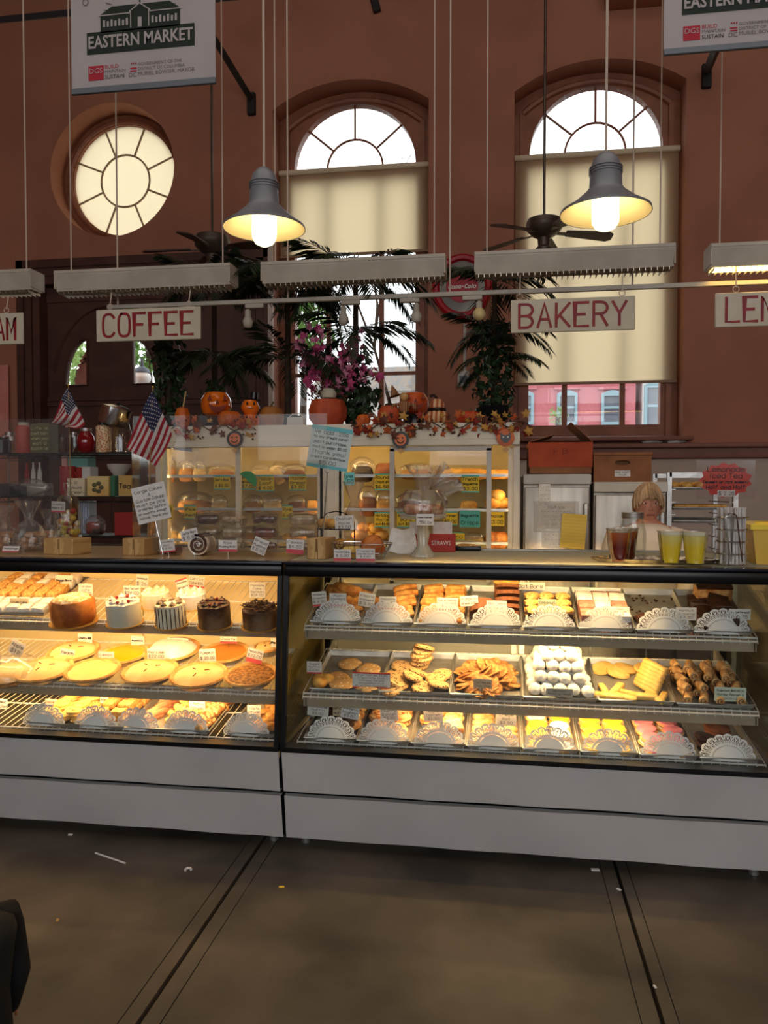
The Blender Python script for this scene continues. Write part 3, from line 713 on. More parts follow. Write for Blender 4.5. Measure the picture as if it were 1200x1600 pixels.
def heap(me, M, name, lab, cat, grp, rows, cols, w, d0, d1, layers, dz, rot=True, s=1, jit=.006, top=.016, e=None, taper=.012):
    for k in range(layers):
        for r in range(rows-k):
            for c in range(cols-k):
                nx = cols-k; ny = rows-k
                x = -w/2+w*(c+.5)/nx if nx > 1 else 0; x *= 1-k*taper; y = d0+(d1-d0)*(r+.5)/ny
                a = (rnd(-.2, .2), rnd(-.2, .2), rnd(0, 6.28)) if rot else (e or (0, 0, 0))
                put(name, random.choice(me) if isinstance(me, list) else me, M, (x+rnd(-jit, jit), y+rnd(-jit, jit), top*.2+.003+k*dz), a, lab, cat, grp, s*rnd(.92, 1.08))
MC = m_croissant()
heap(MC, MT[0], 'croissant', 'plain golden croissant on the first top-shelf pan', 'croissant', 'plain croissants', 3, 2, .19, .03, .36, 2, .03, s=1.15)
heap(MC, MT[1], 'croissant', 'almond croissant on the second top-shelf pan', 'croissant', 'almond croissants', 2, 2, .19, .06, .25, 1, .03, s=1.1)
MCH = G().tube([(-.055, 0, .016), (-.03, 0, .019), (0, 0, .02), (.03, 0, .019), (.055, 0, .016)], lambda t: .017+.004*sin(t*30), 8, M=SCL(1, 1.2, .9)).me('chocolate_croissant', CRO)
for k in range(6): put('chocolate_croissant', MCH, MT[1], (.055+rnd(-.01, .01), .06+.045*k, .012+.006*k), (0, -.15, .15+rnd(-.15, .15)), 'log-shaped chocolate croissant at the right of the second top-shelf pan', 'croissant', 'chocolate croissants')
MH = G().rbox((0, 0, .012), (.095, .06, .024), .009, 3).rbox((0, .004, .026), (.085, .05, .012), .005, 2).me('filled_puff', CRO)
for k in range(14):
    c = k % 2; r = k//2; put('filled_puff', MH, MT[2], (-.05+.1*c, .05+.045*(r//1), .006+.02*(r % 3)), (-.12, rnd(-.1, .1), rnd(-.25, .25)), 'flat filled puff pastry stacked on the third top-shelf pan', 'pastry', 'filled puff pastries')
MS1 = m_slice(.1, .085, .014, BREADB); MS2 = G().rbox((0, 0, .035), (.1, .06, .07), .01, 2).me('loaf_piece', BREADB)
for k in range(6): put('bread_slice', MS1, MT[3], (-.052, .1+.017*k, .004), (.5, 0, rnd(-.1, .1)), 'brown pumpkin bread slice leaning in a row', 'bread slice', 'pumpkin bread slices')
for k in range(5): put('loaf_slice', m_slice(.1, .08, .016, BREADB, 'loaf_slice') if k == 0 else bpy.data.meshes['loaf_slice'], MT[3], (.055, .13+.045*k, .004+.012*k), (.9, 0, rnd(-.06, .06)), 'banana bread slice laid in a stepped row', 'bread slice', 'banana bread slices')
lf = thing('banana_loaf', 'half loaf of banana bread with a golden top behind the slices', 'bread', (0, 0, 0)); lf.matrix_basis = MT[3] @ T(.05, .33, .004)
G().rbox((0, 0, .04), (.11, .09, .08), .012, 2).o('loaf_body', BREADB, lf); G().ball((0, 0, .075), (.06, .05, .022), 12, 6, nz(3, .1)).o('loaf_top', BREADY, lf)
MBN = m_slab(.062, .062, .028, BROWNIE, 'nut_brownie'); MCT = G().ball((0, 0, 0), (.034, .034, .014), 10, 6, nz(9, .35)).me('nut_topping', CRUMB)
for r in range(4):
    for c in range(3):
        for l in range(2 if r < 3 else 1):
            o = put('nut_brownie', MBN, MT[4], (-.068+.068*c+rnd(-.004, .004), .07+.07*r, .003+.034*l), (0, 0, rnd(-.12, .12)), 'brownie with crumbly yellow nut topping on the fifth top-shelf pan', 'brownie', 'nut-topped brownies')
            mo('nut_topping', MCT, o, None, (0, 0, .03))
MRB = m_slab(.066, .075, .03, RASP, 'pink_bar'); MWB = m_slab(.066, .075, .03, SUGAR, 'white_bar')
for r in range(4):
    for c in range(3):
        for l in range(2 if r < 3 else 1):
            wh = (r+c+l) % 3 == 0 or (r == 2 and c > 0)
            put('white_bar' if wh else 'pink_bar', MWB if wh else MRB, MT[5], (-.07+.07*c, .07+.082*r, .003+.031*l), (0, 0, rnd(-.08, .08)), ('sugar-white' if wh else 'dusky pink')+' cake bar on the sixth top-shelf pan', 'cake bar', ('white' if wh else 'pink')+' bars on the top shelf')
MCR = G().ball((0, 0, .003), (.006, .005, .004), 6, 4, nz(3, .4)).me('crumb', BROWNIE)
g = G()
for k in range(90):
    x, y = rnd(-.1, .1), .02+.36*random.random()**1.6; q = rnd(.4, 1.4); g.ball((x, y, .003), (.006*q, .005*q, .004*q), 5, 3)
c = g.o('brownie_crumbs', BROWNIE); c.matrix_basis = MT[6]; tag(c, 'loose brownie crumbs over the nearly empty pan', 'crumbs', kind='stuff')
for k in range(9): put('brownie_chunk', m_slab(.055, .05, .024, BROWNIE, 'brownie_chunk', .006) if k == 0 else bpy.data.meshes['brownie_chunk'], MT[6], (-.07+.045*(k % 3), .05+.035*(k//3), .003+.012*(k % 2)), (rnd(-.2, .2), rnd(-.2, .2), rnd(0, 3)), 'broken brownie chunk at the front of the crumb pan', 'brownie', 'broken brownie chunks')
MBK = m_slab(.085, .07, .034, CHOC, 'walnut_brownie', .006)
for k in range(9): put('walnut_brownie', MBK, MT[7], (-.035+.07*(k % 2)+rnd(-.01, .01), .06+.06*(k//2), .004+.026*(k % 2)), (rnd(-.25, .2), rnd(-.15, .15), rnd(-.4, .4)), 'dark walnut brownie piled on the eighth top-shelf pan', 'brownie', 'walnut brownies')
gb = thing('chocolate_loaf', 'glossy chocolate covered loaf at the back of the walnut brownies', 'cake'); gb.matrix_basis = MT[7] @ T(.03, .32, .004)
G().rbox((0, 0, .04), (.15, .08, .08), .006, 2).o('loaf_body', DOUGH, gb); G().rbox((0, 0, .084), (.152, .082, .014), .004, 2).o('glaze', CHOC, gb)
# middle shelf
MK = [m_cookie(MACA, .056, .013, k, 'large_cookie') for k in range(3)]
for x, y, k in ((-.03, .28, 0), (.07, .23, 1), (-.06, .13, 2), (.06, .12, 0), (.1, .05, 1), (-.02, .06, 2)): put('large_cookie', MK[k], MM[0], (x, y, .004+(.008 if y < .1 else 0)), (rnd(-.06, .06), rnd(-.06, .06), rnd(0, 6)), 'large flat white-chip cookie on the first middle-shelf pan', 'cookie', 'large white-chip cookies', 1.05)
MFB = G().ball((0, 0, .022), (.034, .034, .026), 12, 8, nz(3, .14)).me('corn_muffin_top', BREADY)
for k, (x, y) in enumerate(((-.12, .05), (-.095, .085), (-.13, .09))): put('sweet_muffin', MFB, MM[0], (x, y, .002), (0, 0, k), 'small golden muffin in the front corner of the first middle-shelf pan', 'muffin', 'small golden muffins')
MK2 = [m_cookie(CHIP, .05, .017, k+5, 'chip_cookie') for k in range(3)]
for x, y, z, ex in ((-.09, .27, 0, 0), (-.06, .2, .004, .1), (-.1, .15, .01, .2), (-.08, .07, .02, .35), (-.02, .11, .03, .4), (-.01, .29, 0, 0), (0, .285, .02, .1), (.01, .28, .04, .1), (0, .285, .06, .15), (.01, .29, .08, .1), (.02, .27, .1, .5), (.08, .15, .005, .1), (.1, .07, .015, .3), (.03, .06, .003, .1), (.11, .2, .002, 0), (.0, .17, .02, .5), (-.1, .03, .004, .2)):
    put('chip_cookie', random.choice(MK2), MM[1], (x, y, z+.004), (ex, rnd(-.1, .1), rnd(0, 6)), 'thick chocolate chip cookie piled on the second middle-shelf pan', 'cookie', 'thick chocolate chip cookies')
MK3 = [m_cookie(CRISP, .036, .008, k+9, 'crisp_cookie') for k in range(3)]
for k in range(120):
    a = rnd(0, 6.28); q = random.random()**.6; x = q*.125*cos(a); y = .17+q*.15*sin(a); z = .004+.07*(1-q**1.3)*random.random()**.5+(.012 if q > .6 else .02)*rnd(.3, 1)
    put('crisp_cookie', random.choice(MK3), MM[2], (x, y, z), (rnd(-.7, .7), rnd(-.7, .7), rnd(0, 6)), 'thin crisp brown cookie in the loose heap on the middle shelf', 'cookie', 'heap of crisp cookies')
MK4 = [m_ball(.03, SUGAR, k*3, .85, .1, 'wedding_cookie') for k in range(3)]
for l, (nr, nc) in enumerate(((6, 5), (5, 4), (4, 4), (3, 3), (2, 2))):
    for r in range(nr):
        for c in range(nc):
            x = (c-(nc-1)/2)*.054+rnd(-.005, .005); y = .06+l*.034+r*.055+rnd(-.005, .005)
            put('wedding_cookie', random.choice(MK4), MM[3], (x, y, .003+l*.037+rnd(0, .006)), (rnd(-.3, .3), rnd(-.3, .3), rnd(0, 6)), 'powdered sugar wedding cookie in the tall white mound', 'cookie', 'mound of wedding cookies')
MK5 = m_cookie(SHORT, .055, .016, 3, 'shortbread_round')
for x, y in ((-.1, .32), (0, .325), (.09, .32), (-.04, .28)): put('shortbread_round', MK5, MM[4], (x, y, .006), (.2, 0, rnd(0, 6)), 'round pale shortbread at the back of the biscotti pan', 'cookie', 'round shortbreads')
MK6 = G().rbox((0, 0, .012), (.035, .12, .024), .01, 3).me('biscotti', SHORT)
for k in range(7): put('biscotti', MK6, MM[4], (.055+.008*k, .13+.012*k, .006+.012*k), (.1, .2, .75+rnd(-.06, .06)), 'long biscotti leaning in a fanned stack', 'biscotti', 'fanned biscotti')
for x, y, a in ((-.12, .1, .2), (-.07, .1, -.5), (-.02, .08, 1.2), (.03, .05, 1.5), (.08, .05, .5), (-.11, .04, 1.4), (.11, .05, -.4), (-.05, .04, 1.1)): put('pale_finger', MK6, MM[4], (x, y, .006), (0, 0, a), 'pale finger cookie lying at the front of the biscotti pan', 'cookie', 'pale finger cookies', rnd(.8, 1.05))
MRU = m_spiral(.022, .055, 1.7, DOUGH, 'rugelach', .42); MRF = G().lathe([(.014, -.024), (.014, .024)], 10, M=T(0, 0, .022) @ RX(PI/2)).me('dark_filling', CHOC)
for l, (nr, nc) in enumerate(((5, 4), (4, 4), (2, 3))):
    for r in range(nr):
        for c in range(nc):
            o = put('rugelach', MRU, MM[5], ((c-(nc-1)/2)*.068+rnd(-.006, .006), .045+l*.04+r*.066, .003+l*.034), (rnd(-.1, .1), rnd(-.15, .15), rnd(-.5, .5)), 'rolled rugelach with dark filling piled on the last middle-shelf pan', 'pastry', 'piled rugelach'); mo('dark_filling', MRF, o)
# bottom shelf
MMU = G().lathe([(.026, 0), (.034, .04)], 14).me('muffin_cup', CHOC); MMT = G().ball((0, 0, .045), (.042, .042, .022), 12, 7, nz(3, .15)).me('muffin_top', CHOC)
for r in range(4):
    for c in range(2):
        cm = (r+c) % 3 == 1; o = put('muffin', MMU, MB_[0], (-.05+.1*c, .09+.08*r, .003), (0, 0, r), 'dark domed muffin on the first bottom-shelf pan', 'muffin', 'bottom shelf muffins'); mo('muffin_top', MMT, o)
MDN = m_donut(DOUGH)
for k in range(3): put('donut', MDN, MB_[0], (.065, .13+.08*k, .02), (.15, .1, k), 'ring doughnut beside the dark muffins', 'doughnut', 'ring doughnuts', 1.1)
MDA = m_danish(); MJ = G().ball((0, 0, .022), (.022, .022, .006), 10, 5).me('jam', JAM); MAP = G().ball((0, 0, .022), (.022, .022, .007), 10, 5).me('apple_filling', SHORT)
for i, (mj, nm, lab) in enumerate(((MJ, 'cherry_danish', 'cherry danish on the second bottom-shelf pan'), (MAP, 'apple_danish', 'apple danish on the third bottom-shelf pan'))):
    for r in range(5):
        for c in range(2):
            for l in range(2 if r > 1 else 1):
                o = put(nm, MDA, MB_[1+i], (-.05+.1*c+rnd(-.008, .008), .06+.07*r, .004+.024*l), (rnd(-.2, .1), rnd(-.1, .1), rnd(0, 6)), lab, 'danish', nm.replace('_', ' ')+'es', 1.1); mo(mj.name.split('.')[0], mj, o)
MTO = G().rbox((0, 0, .022), (.075, .075, .044), .016, 3).me('turnover', DOUGH)
put('turnover', MTO, MB_[2], (.06, .11, .03), (.3, 0, .4), 'browned square turnover leaning by the lace doily', 'pastry')
MEC = m_loaf(.13, .045, .036, DOUGH, 'cream_roll'); 
for k in range(10): put('cream_roll', MEC, MB_[3], (-.052+.104*(k % 2), .07+.06*(k//2), .004), (0, 0, .2+rnd(-.1, .1)), 'long cream roll on the fourth bottom-shelf pan', 'pastry', 'cream rolls', (.8, 1.2, 1))
def iced(me, ic, M, n, cols, lab, grp, nm, d0=.05, dy=.075, z2=2, s=1):
    for r in range(n):
        for c in range(cols):
            for l in range(z2 if r > 0 else 1):
                o = put(nm, me, M, (-.1+.2*(c+.5)/cols+rnd(-.006, .006), d0+dy*r+rnd(-.006, .006), .004+.017*l), (rnd(-.1, .1), rnd(-.1, .1), rnd(0, 6)), lab, 'cookie', grp, s); mo('icing', random.choice(ic), o, None, (0, 0, 0))
MCK = m_cookie(COOK, .048, .013, 2, 'iced_cookie')
def m_icing(m): return G().lathe([(.042, .013), (.04, .017), (0, .018)], 18).me('icing', m)
ICW, ICY, ICP = m_icing(WHITI), m_icing(YELI), m_icing(PINKI)
iced(MCK, [ICW, ICW, ICY], MB_[4], 5, 2, 'round frosted cookie on the fifth bottom-shelf pan', 'frosted cookies', 'frosted_cookie')
iced(MCK, [ICY], MB_[5], 4, 2, 'yellow iced cookie on the sixth bottom-shelf pan', 'yellow iced cookies', 'yellow_cookie')
iced(MCK, [ICP, ICP, ICW], MB_[6], 5, 2, 'pink or white iced cookie on the seventh bottom-shelf pan', 'pink iced cookies', 'pink_cookie')
MGB = m_cookie(mat('ginger_cookie', (150, 88, 48), (126, 68, 36), .7, scale=30), .055, .012, 8, 'ginger_cookie')
for k in range(3): put('ginger_cookie', MGB, MB_[7], (.01, .22+.012*k, .004+.014*k), (0, 0, k), 'stacked brown ginger cookie alone on the last bottom-shelf pan', 'cookie', 'stacked ginger cookies')
for k in range(3): put('dark_cookie', m_cookie(CHOC, .05, .014, 4, 'dark_cookie') if k == 0 else bpy.data.meshes['dark_cookie'], MB_[7], (-.06, .08+.03*k, .004+.014*k), (.2, 0, k), 'dark chocolate covered cookie behind the last doily', 'cookie', 'chocolate covered cookies')
# price cards of the right case
for s, t, px, py, w, h, ln, lab, k in (
 (0, .35, 499, 936, 23, 23, ['Strawberry', 'Croissant', '$ 4.50'], 'white card reading Strawberry Croissant at the end of the top shelf', dict(ang=-6, stripe=.15)),
 (0, .1, 528, 937, 27, 20, ['Plain', 'Croissant', '$ 2.75'], 'white card reading Plain Croissant over the first doily', dict(stripe=.15)),
 (0, .3, 573, 937, 26, 22, ['Almond', 'Croissant', '$ 3.50'], 'white card reading Almond Croissant', dict(ang=8)),
 (0, .12, 606, 942, 27, 20, ['Chocolate', 'Croissant', '$ 3.50'], 'white card reading Chocolate Croissant', dict(stripe=.12)),
 (0, .2, 699, 944, 33, 20, ['Ham & Cheese', 'Croissant', '$ 4.75'], 'white card reading Ham and Cheese Croissant', dict(stripe=.15)),
 (0, .4, 733, 939, 28, 16, ['Pumpkin', 'Bread 3.50'], 'white card reading Pumpkin Bread', dict(ang=-5)),
 (0, .15, 776, 951, 31, 25, ['Banana', 'Bread', '$ 4.75'], 'white card reading Banana Bread', dict(stripe=.12)),
 (0, .9, 829, 916, 44, 12, ['Oat Bars'], 'long low white card reading Oat Bars at the shelf back', {}),
 (0, .2, 855, 948, 28, 24, ['Coconut', 'Brownie', '$ 4.50'], 'grey-green card reading Coconut Brownie', dict(m=mat('greenish_card', (176, 180, 150), rough=.8))),
 (0, .25, 968, 957, 30, 18, ['Plain', 'Brownie', '$4.50'], 'white card reading Plain Brownie', dict(stripe=.15)),
 (0, .25, 1072, 959, 31, 20, ['Walnut', 'Brownie', '$ 4.50'], 'white card reading Walnut Brownie', {}),
 (0, .2, 1156, 960, 32, 17, ['Gingerbread', '$4.75'], 'white card reading Gingerbread at the far end of the top shelf', {}),
 (1, .3, 491, 1043, 24, 19, ['Sweet', 'Muffin', '$ 3.50'], 'white card reading Sweet Muffin', dict(stripe=.12)),
 (1, .06, 580, 1063, 60, 25, ['Large Cookies $3.50', 'Chocolate Chip', 'Oatmeal Raisin', 'Macadamia nut', 'White Choc Macadamia'], 'wide red-edged card listing Large Cookies', dict(border=mat('red_card_edge', (206, 70, 56), rough=.7), fill=.7)),
 (1, .08, 754, 1077, 29, 32, ['Toll House', 'Choc Chip', '1 lb $12.00', '1/2 lb $6.00', '1/4 lb $3.00'], 'kraft card reading Toll House Choc Chip with three prices', dict(m=mat('tan_card', (208, 190, 158), rough=.8))),
 (1, .05, 874, 1086, 41, 20, ['Mexican', 'Wedding Cakes', '$1.00'], 'grey card reading Mexican Wedding Cakes', dict(m=mat('grey_card', (170, 166, 156), rough=.8), stripe=.2)),
 (1, .1, 1141, 1085, 47, 22, ['Rugelach $10.00 lb', 'Honey Pecan &', 'Chocolate'], 'pale green card reading Rugelach, Honey Pecan and Chocolate', dict(m=mat('mint_card', (206, 220, 200), rough=.8))),
 (2, .5, 497, 1109, 34, 20, ['Chocolate', 'Muffin', '$3.00'], 'white card reading Chocolate Muffin', dict(ang=5)),
 (2, .6, 530, 1110, 20, 18, ['Bran', 'Muffin'], 'tan card reading Bran Muffin behind the doughnuts', dict(m=MATS['tan_card'])),
 (2, .3, 547, 1113, 29, 20, ['Cranberry', 'Doughnut', '$3.00'], 'white card reading Cranberry Doughnut', dict(ang=8)),
 (2, .35, 608, 1116, 28, 21, ['Cherry', 'Danish', '$3.50'], 'white card reading Cherry Danish', dict(ang=-4)),
 (2, .35, 677, 1117, 30, 20, ['Apple', 'Danish', '$3.50'], 'bright white card reading Apple Danish', dict(ang=-4)),
 (2, .4, 791, 1123, 31, 22, ['Cream', 'Roll', '$3.50'], 'bright white card reading Cream Roll', {})):
    scard(s, t, px, py, w, h, ln, lab, **k)

# ---------------------------------------------------------------- left case: cakes and pies
GOLDB = mat('gold_cake_board', (206, 164, 84), rough=.35, metal=.4)
def cake(px, py, wpx, hpx, label, s=0):
    p = on(s, px, py); u = mpp(p); r = wpx*u/2; h = hpx*u; c = thing('layer_cake', label, 'cake', p+Vector((0, 0, .002)), (tilt(s)*.6, 0, 0)); 
    G().lathe([(r*1.12, 0), (r*1.12, .003)], 28).o('cake_board', GOLDB, c); return c, r, h
def swirl(r, h, m, nm): return G().lathe([(r*(1-t)*(1+.25*math.cos(t*14)) if t < 1 else 0, h*t) for t in [i/8 for i in range(9)]], 12, fn=lambda a, z: 1+.14*cos(6*a+z*90)).me(nm, m)
CARA = mat('caramel_cake', (196, 118, 50), (150, 78, 30), .6, scale=14, bump=.3, bscale=40)
c, r, h = cake(116, 972, 66, 38, 'round caramel brown cake dusted with sugar crumbs')
G().lathe([(r*.9, .003), (r, .02), (r, h*.85), (r*.88, h), (0, h)], 30, fn=lambda a, z: 1+.03*cos(9*a)).o('cake_body', CARA, c); G().lathe([(r*.86, h*.98), (r*.7, h*1.08), (0, h*1.1)], 24, fn=lambda a, z: 1+.06*sin(7*a)).o('crumb_top', mat('sugared_crumbs', (240, 222, 190), (208, 156, 96), .9, scale=60, bump=.6), c)
def frosted(px, py, w, hp, lab, body, top, nt, bits=None, bm=None):
    c, r, h = cake(px, py, w, hp, lab); G().lathe([(r*.99, .003), (r, .006), (r, h*.97), (r*.96, h), (0, h)], 30).o('cake_body', body, c)
    sw = swirl(r*.3, r*.34, top, 'icing_swirl')
    for k in range(nt): a = 2*PI*k/nt; mo('icing_swirl', sw, c, None, (r*.68*cos(a), r*.68*sin(a), h*.98))
    if bits:
        b = G().ball((0, 0, 0), (r*.13, r*.1, r*.1), 8, 5).me(bits, bm)
        for k in range(nt): a = 2*PI*(k+.5)/nt; mo(bits, b, c, None, (r*.62*cos(a), r*.62*sin(a), h*1.08), (0, 0, a))
    return c, r, h
GREYC = mat('white_cake_frosting', (232, 226, 204), (222, 214, 190), .5, scale=10, bump=.1)
frosted(195, 974, 52, 36, 'white frosted cake with red berries on its rosettes', GREYC, WHITI, 6, 'red_berry', JAM)
frosted(245, 948, 42, 24, 'tall peaked cream cake behind the white one', CREAM, CREAM, 7)
c, r, h = frosted(268, 977, 46, 36, 'cream cake piped with dark vertical stripes', CREAM, mat('mocha_swirl', (176, 156, 132), (120, 92, 70), .5, scale=40), 7)
st = G().rbox((0, 0, 0), (r*.07, r*.05, h*.9), .002, 1).me('chocolate_stripe', CHOC)
for k in range(22): a = 2*PI*k/22; mo('chocolate_stripe', st, c, None, (r*1.005*cos(a), r*1.005*sin(a), h*.47), (0, 0, a+PI/2))
frosted(300, 948, 46, 22, 'low white frosted cake at the back between striped and chocolate cakes', WHITI, WHITI, 8)
MARB = mat('marbled_chocolate', (74, 46, 32), (132, 104, 78), .5, scale=7, bump=.2, ramp=(.48, .62))
frosted(336, 978, 50, 36, 'marbled chocolate cake topped with cherries', MARB, CHOC, 6, 'cherry', mat('dark_cherry', (92, 20, 22), rough=.2))
c, r, h = cake(407, 979, 54, 32, 'chocolate cake covered in dark shavings beside the case corner'); G().lathe([(r*.99, .003), (r, h*.9), (r*.9, h), (0, h)], 28).o('cake_body', MARB, c); g = G()
for k in range(90):
    a = rnd(0, 6.28); q = r*random.random()**.5; g.rbox((0, 0, 0), (rnd(.02, .04), .006, .0025), .001, 1, T(q*cos(a), q*sin(a), h+rnd(0, .03)*(1.2-q/r)) @ Euler((rnd(-.6, .6), rnd(-.6, .6), rnd(0, 6))).to_matrix().to_4x4())
g.o('chocolate_shavings', CHOC, c, smooth=False)
def pie(px, py, wpx, label, fill, lattice=False, dome=0, s=1, tex=None, crustm=None):
    p = on(s, px, py); u = mpp(p); r = wpx*u/2*1.02; c = thing('pie', label, 'pie', p+Vector((0, 0, .003)), (tilt(s), 0, rnd(0, 6) if not lattice else 0), 'whole pies'); c.rotation_euler = (tilt(s), 0, 0)
    cm = crustm or mat('pie_crust', (226, 182, 116), (198, 142, 78), .7, scale=16, bump=.25, bscale=40)
    G().lathe([(r*.74, 0), (r*.95, .03), (r*1.0, .031), (r*.95, .028)], 28).o('pie_tin', ALU, c)
    G().lathe([(r*.78, .026), (r*.93, .03), (r*1.01, .034), (r*.97, .042), (r*.88, .040), (r*.84, .034)], 56, fn=lambda a, z: 1+(.016*cos(26*a) if z > .029 else 0), cap=False).o('crust_rim', cm, c)
    G().lathe([(r*.87, .035), (r*.7, .037+dome*.7), (r*.35, .038+dome), (0, .038+dome*1.05)], 28, fn=lambda a, z: 1+.02*sin(5*a)).o(tex or 'filling', fill, c)
    if lattice:
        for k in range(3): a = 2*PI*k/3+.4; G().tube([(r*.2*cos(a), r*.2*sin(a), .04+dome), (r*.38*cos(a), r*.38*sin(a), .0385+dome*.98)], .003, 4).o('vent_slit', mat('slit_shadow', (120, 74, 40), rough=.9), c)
    return c
PTOP = mat('pie_top_crust', (238, 206, 148), (222, 180, 116), .7, scale=8, bump=.25, bscale=30)
pie(70, 1057, 88, 'double crust pie with a pale top, nearest the plastic bag', PTOP, True, .016, tex='top_crust')
pie(146, 1058, 84, 'smooth pale custard pie between two crusted pies', mat('pale_custard', (246, 214, 136), (236, 198, 116), .4, scale=6), dome=.004)
pie(236, 1060, 86, 'double crust pie with star vents in front of the white pie', PTOP, True, .018, tex='top_crust')
pie(312, 1066, 88, 'double crust pie with a cracked top beside the pecan pie', PTOP, True, .014, tex='top_crust')
pie(393, 1066, 82, 'pecan pie with a nubbly brown top', mat('pecan_top', (126, 82, 42), (176, 124, 66), .6, scale=60, kind='spots', bump=.9, bscale=70), dome=.006)
pie(116, 1028, 78, 'golden double crust pie in the back row', PTOP, True, .014, tex='top_crust')
pie(195, 1032, 74, 'bright yellow lemon custard pie in the back row', mat('lemon_custard', (246, 170, 24), (238, 156, 12), .25, scale=5))
pie(270, 1026, 86, 'white meringue pie heaped in the back row', WHITI, dome=.035)
pie(352, 1030, 76, 'orange pumpkin pie in the back row', mat('pumpkin_filling', (206, 128, 50), (192, 112, 38), .4, scale=5))
pie(418, 1022, 40, 'small crusted pie at the back by the case corner', PTOP, True, .012, tex='top_crust')
def bagmesh(nm, w, h, d, seed=0, gather=.62):
    g = G(); prof = [(.5, 0), (.56, .1), (.54, .3), (.4, .5), (.14, gather), (.2, .75), (.34, .9), (.42, 1)]
    return g.lathe([(q*w, z*h) for q, z in prof], 28, fn=lambda a, z: 1+.16*noise.noise(Vector((cos(a)*2.5+seed, sin(a)*2.5, z*14)))+.07*sin(11*a+z*40), M=SCL(1, d/w, 1), cap=False).me(nm, PLAST, ang=20)
# bag of pastry in the pie row
bp = on(1, 16, 1062); bg_ = thing('wrapped_pie', 'plastic wrapped pie at the far left of the pie shelf', 'pie', bp+Vector((0, 0, .003)), (tilt(1), 0, 0))
G().lathe([(.09, 0), (.115, .03), (.1, .045), (0, .06)], 24).o('pie_body', PTOP, bg_); G().ball((0, 0, .05), (.13, .13, .06), 18, 9, nz(6, .16)).o('plastic_wrap', PLAST, bg_)
# crumb squares on the top-left pan
PANL = m_pan(.42, .42, nm='wide_sheet_pan'); xl = on(0, 20, 970).x; Ml = tray(0, xl-.07, -.002, PANL, 'wide sheet pan of powdered crumb squares in the cake case')
MSQ = G().rbox((0, 0, .02), (.06, .06, .04), .008, 2).me('crumb_square', CRUMB); MSQ2 = G().rbox((0, 0, .02), (.06, .06, .04), .008, 2).me('sugared_square', SUGAR)
for r in range(6):
    for c in range(6):
        wh = r < 2 or (r > 3 and c % 2); put('sugared_square' if wh else 'crumb_square', MSQ2 if wh else MSQ, Ml, (-.165+.066*c, .04+.066*r, .003+.012*(r > 1)), (rnd(-.1, .1), rnd(-.1, .1), rnd(-.2, .2)), ('sugar-dusted' if wh else 'golden')+' crumb square on the wide pan in the cake case', 'cake square', ('sugared' if wh else 'golden')+' crumb squares')
# bottom shelf, left case
XB = lambda px: on(2, px, 1150).x
PB = [(XB(70), .26, 'sheet pan of sugared danishes at the left of the lowest cake case shelf'), (XB(150), .22, 'sheet pan of flaky squares on the lowest cake case shelf'), (XB(258), .40, 'wide sheet pan of rolls and cinnamon twists on the lowest cake case shelf'), (XB(398), .235, 'sheet pan of apple strudel in the cake case corner')]
ML = []
for k, (x, w, lab) in enumerate(PB): ML.append(tray(2, x, -.004, m_pan(w, .40, nm='low_pan'), lab))
heap(m_danish(SHORT), ML[0], 'sugared_danish', 'sugared yellow danish on the lowest cake case shelf', 'danish', 'sugared danishes', 5, 3, .23, .05, .37, 2, .022, s=1)
heap(m_slab(.06, .05, .03, CRUMB, 'flaky_square'), ML[1], 'flaky_square', 'pale flaky square on the lowest cake case shelf', 'pastry', 'flaky squares', 5, 3, .19, .05, .37, 2, .028, rot=False)
MTW = G().tube([(-.05+.1*i/20, .006*sin(i*1.3), .016) for i in range(21)], lambda t: .012+.006*sin(t*26)+.004, 8).me('cinnamon_twist', DOUGH)
for k in range(26): put('cinnamon_twist', MTW, ML[2], (.1+.07*((k % 3)/2-.5)*1.6+rnd(-.01, .01), .06+.036*(k//3), .004+.02*(k % 2)), (rnd(-.15, .15), rnd(-.15, .15), rnd(.2, 1.3)), 'golden cinnamon twist heaped beside the long iced rolls', 'pastry', 'cinnamon twists')
MLR = m_loaf(.15, .042, .036, mat('iced_roll', (206, 160, 122), (160, 100, 70), .5, scale=18), 'iced_roll')
for k in range(9): put('iced_roll', MLR, ML[2], (-.13+.01*(k % 3), .12+.03*k, .004+.014*(k % 2)), (0, 0, 1.0+rnd(-.08, .08)), 'long iced roll in the slanted row on the wide low pan', 'pastry', 'long iced rolls')
MBB = m_ball(.018, SHORT, 2, .9, .05, 'dough_ball')
for k in range(40): put('dough_ball', MBB, ML[2], (-.03+.028*(k % 5)*.8, .09+.035*(k//5), .004+.02*(k % 2)), (0, 0, k), 'small round dough ball beside the long iced rolls', 'pastry', 'round dough balls')
MST = m_loaf(.12, .06, .045, CRO, 'strudel', ridg=60)
for k in range(10): put('apple_strudel', MST, ML[3], (.02+.05*(k % 2)-.02, .06+.07*(k//2), .004+.02*(k % 2)), (0, 0, .5+rnd(-.2, .2)), 'apple strudel roll in the corner of the cake case', 'pastry', 'apple strudels', .9)
for i, (px, k) in enumerate(((48, 0), (137, 1), (205, 2), (284, 2), (386, 3))):
    x = XB(px)-PB[k][0]; doily(ML[k] @ T(x, 0, 0), 'lace doily on the lowest cake case shelf, %s of five from the left' % ORD[i], s=1.0)
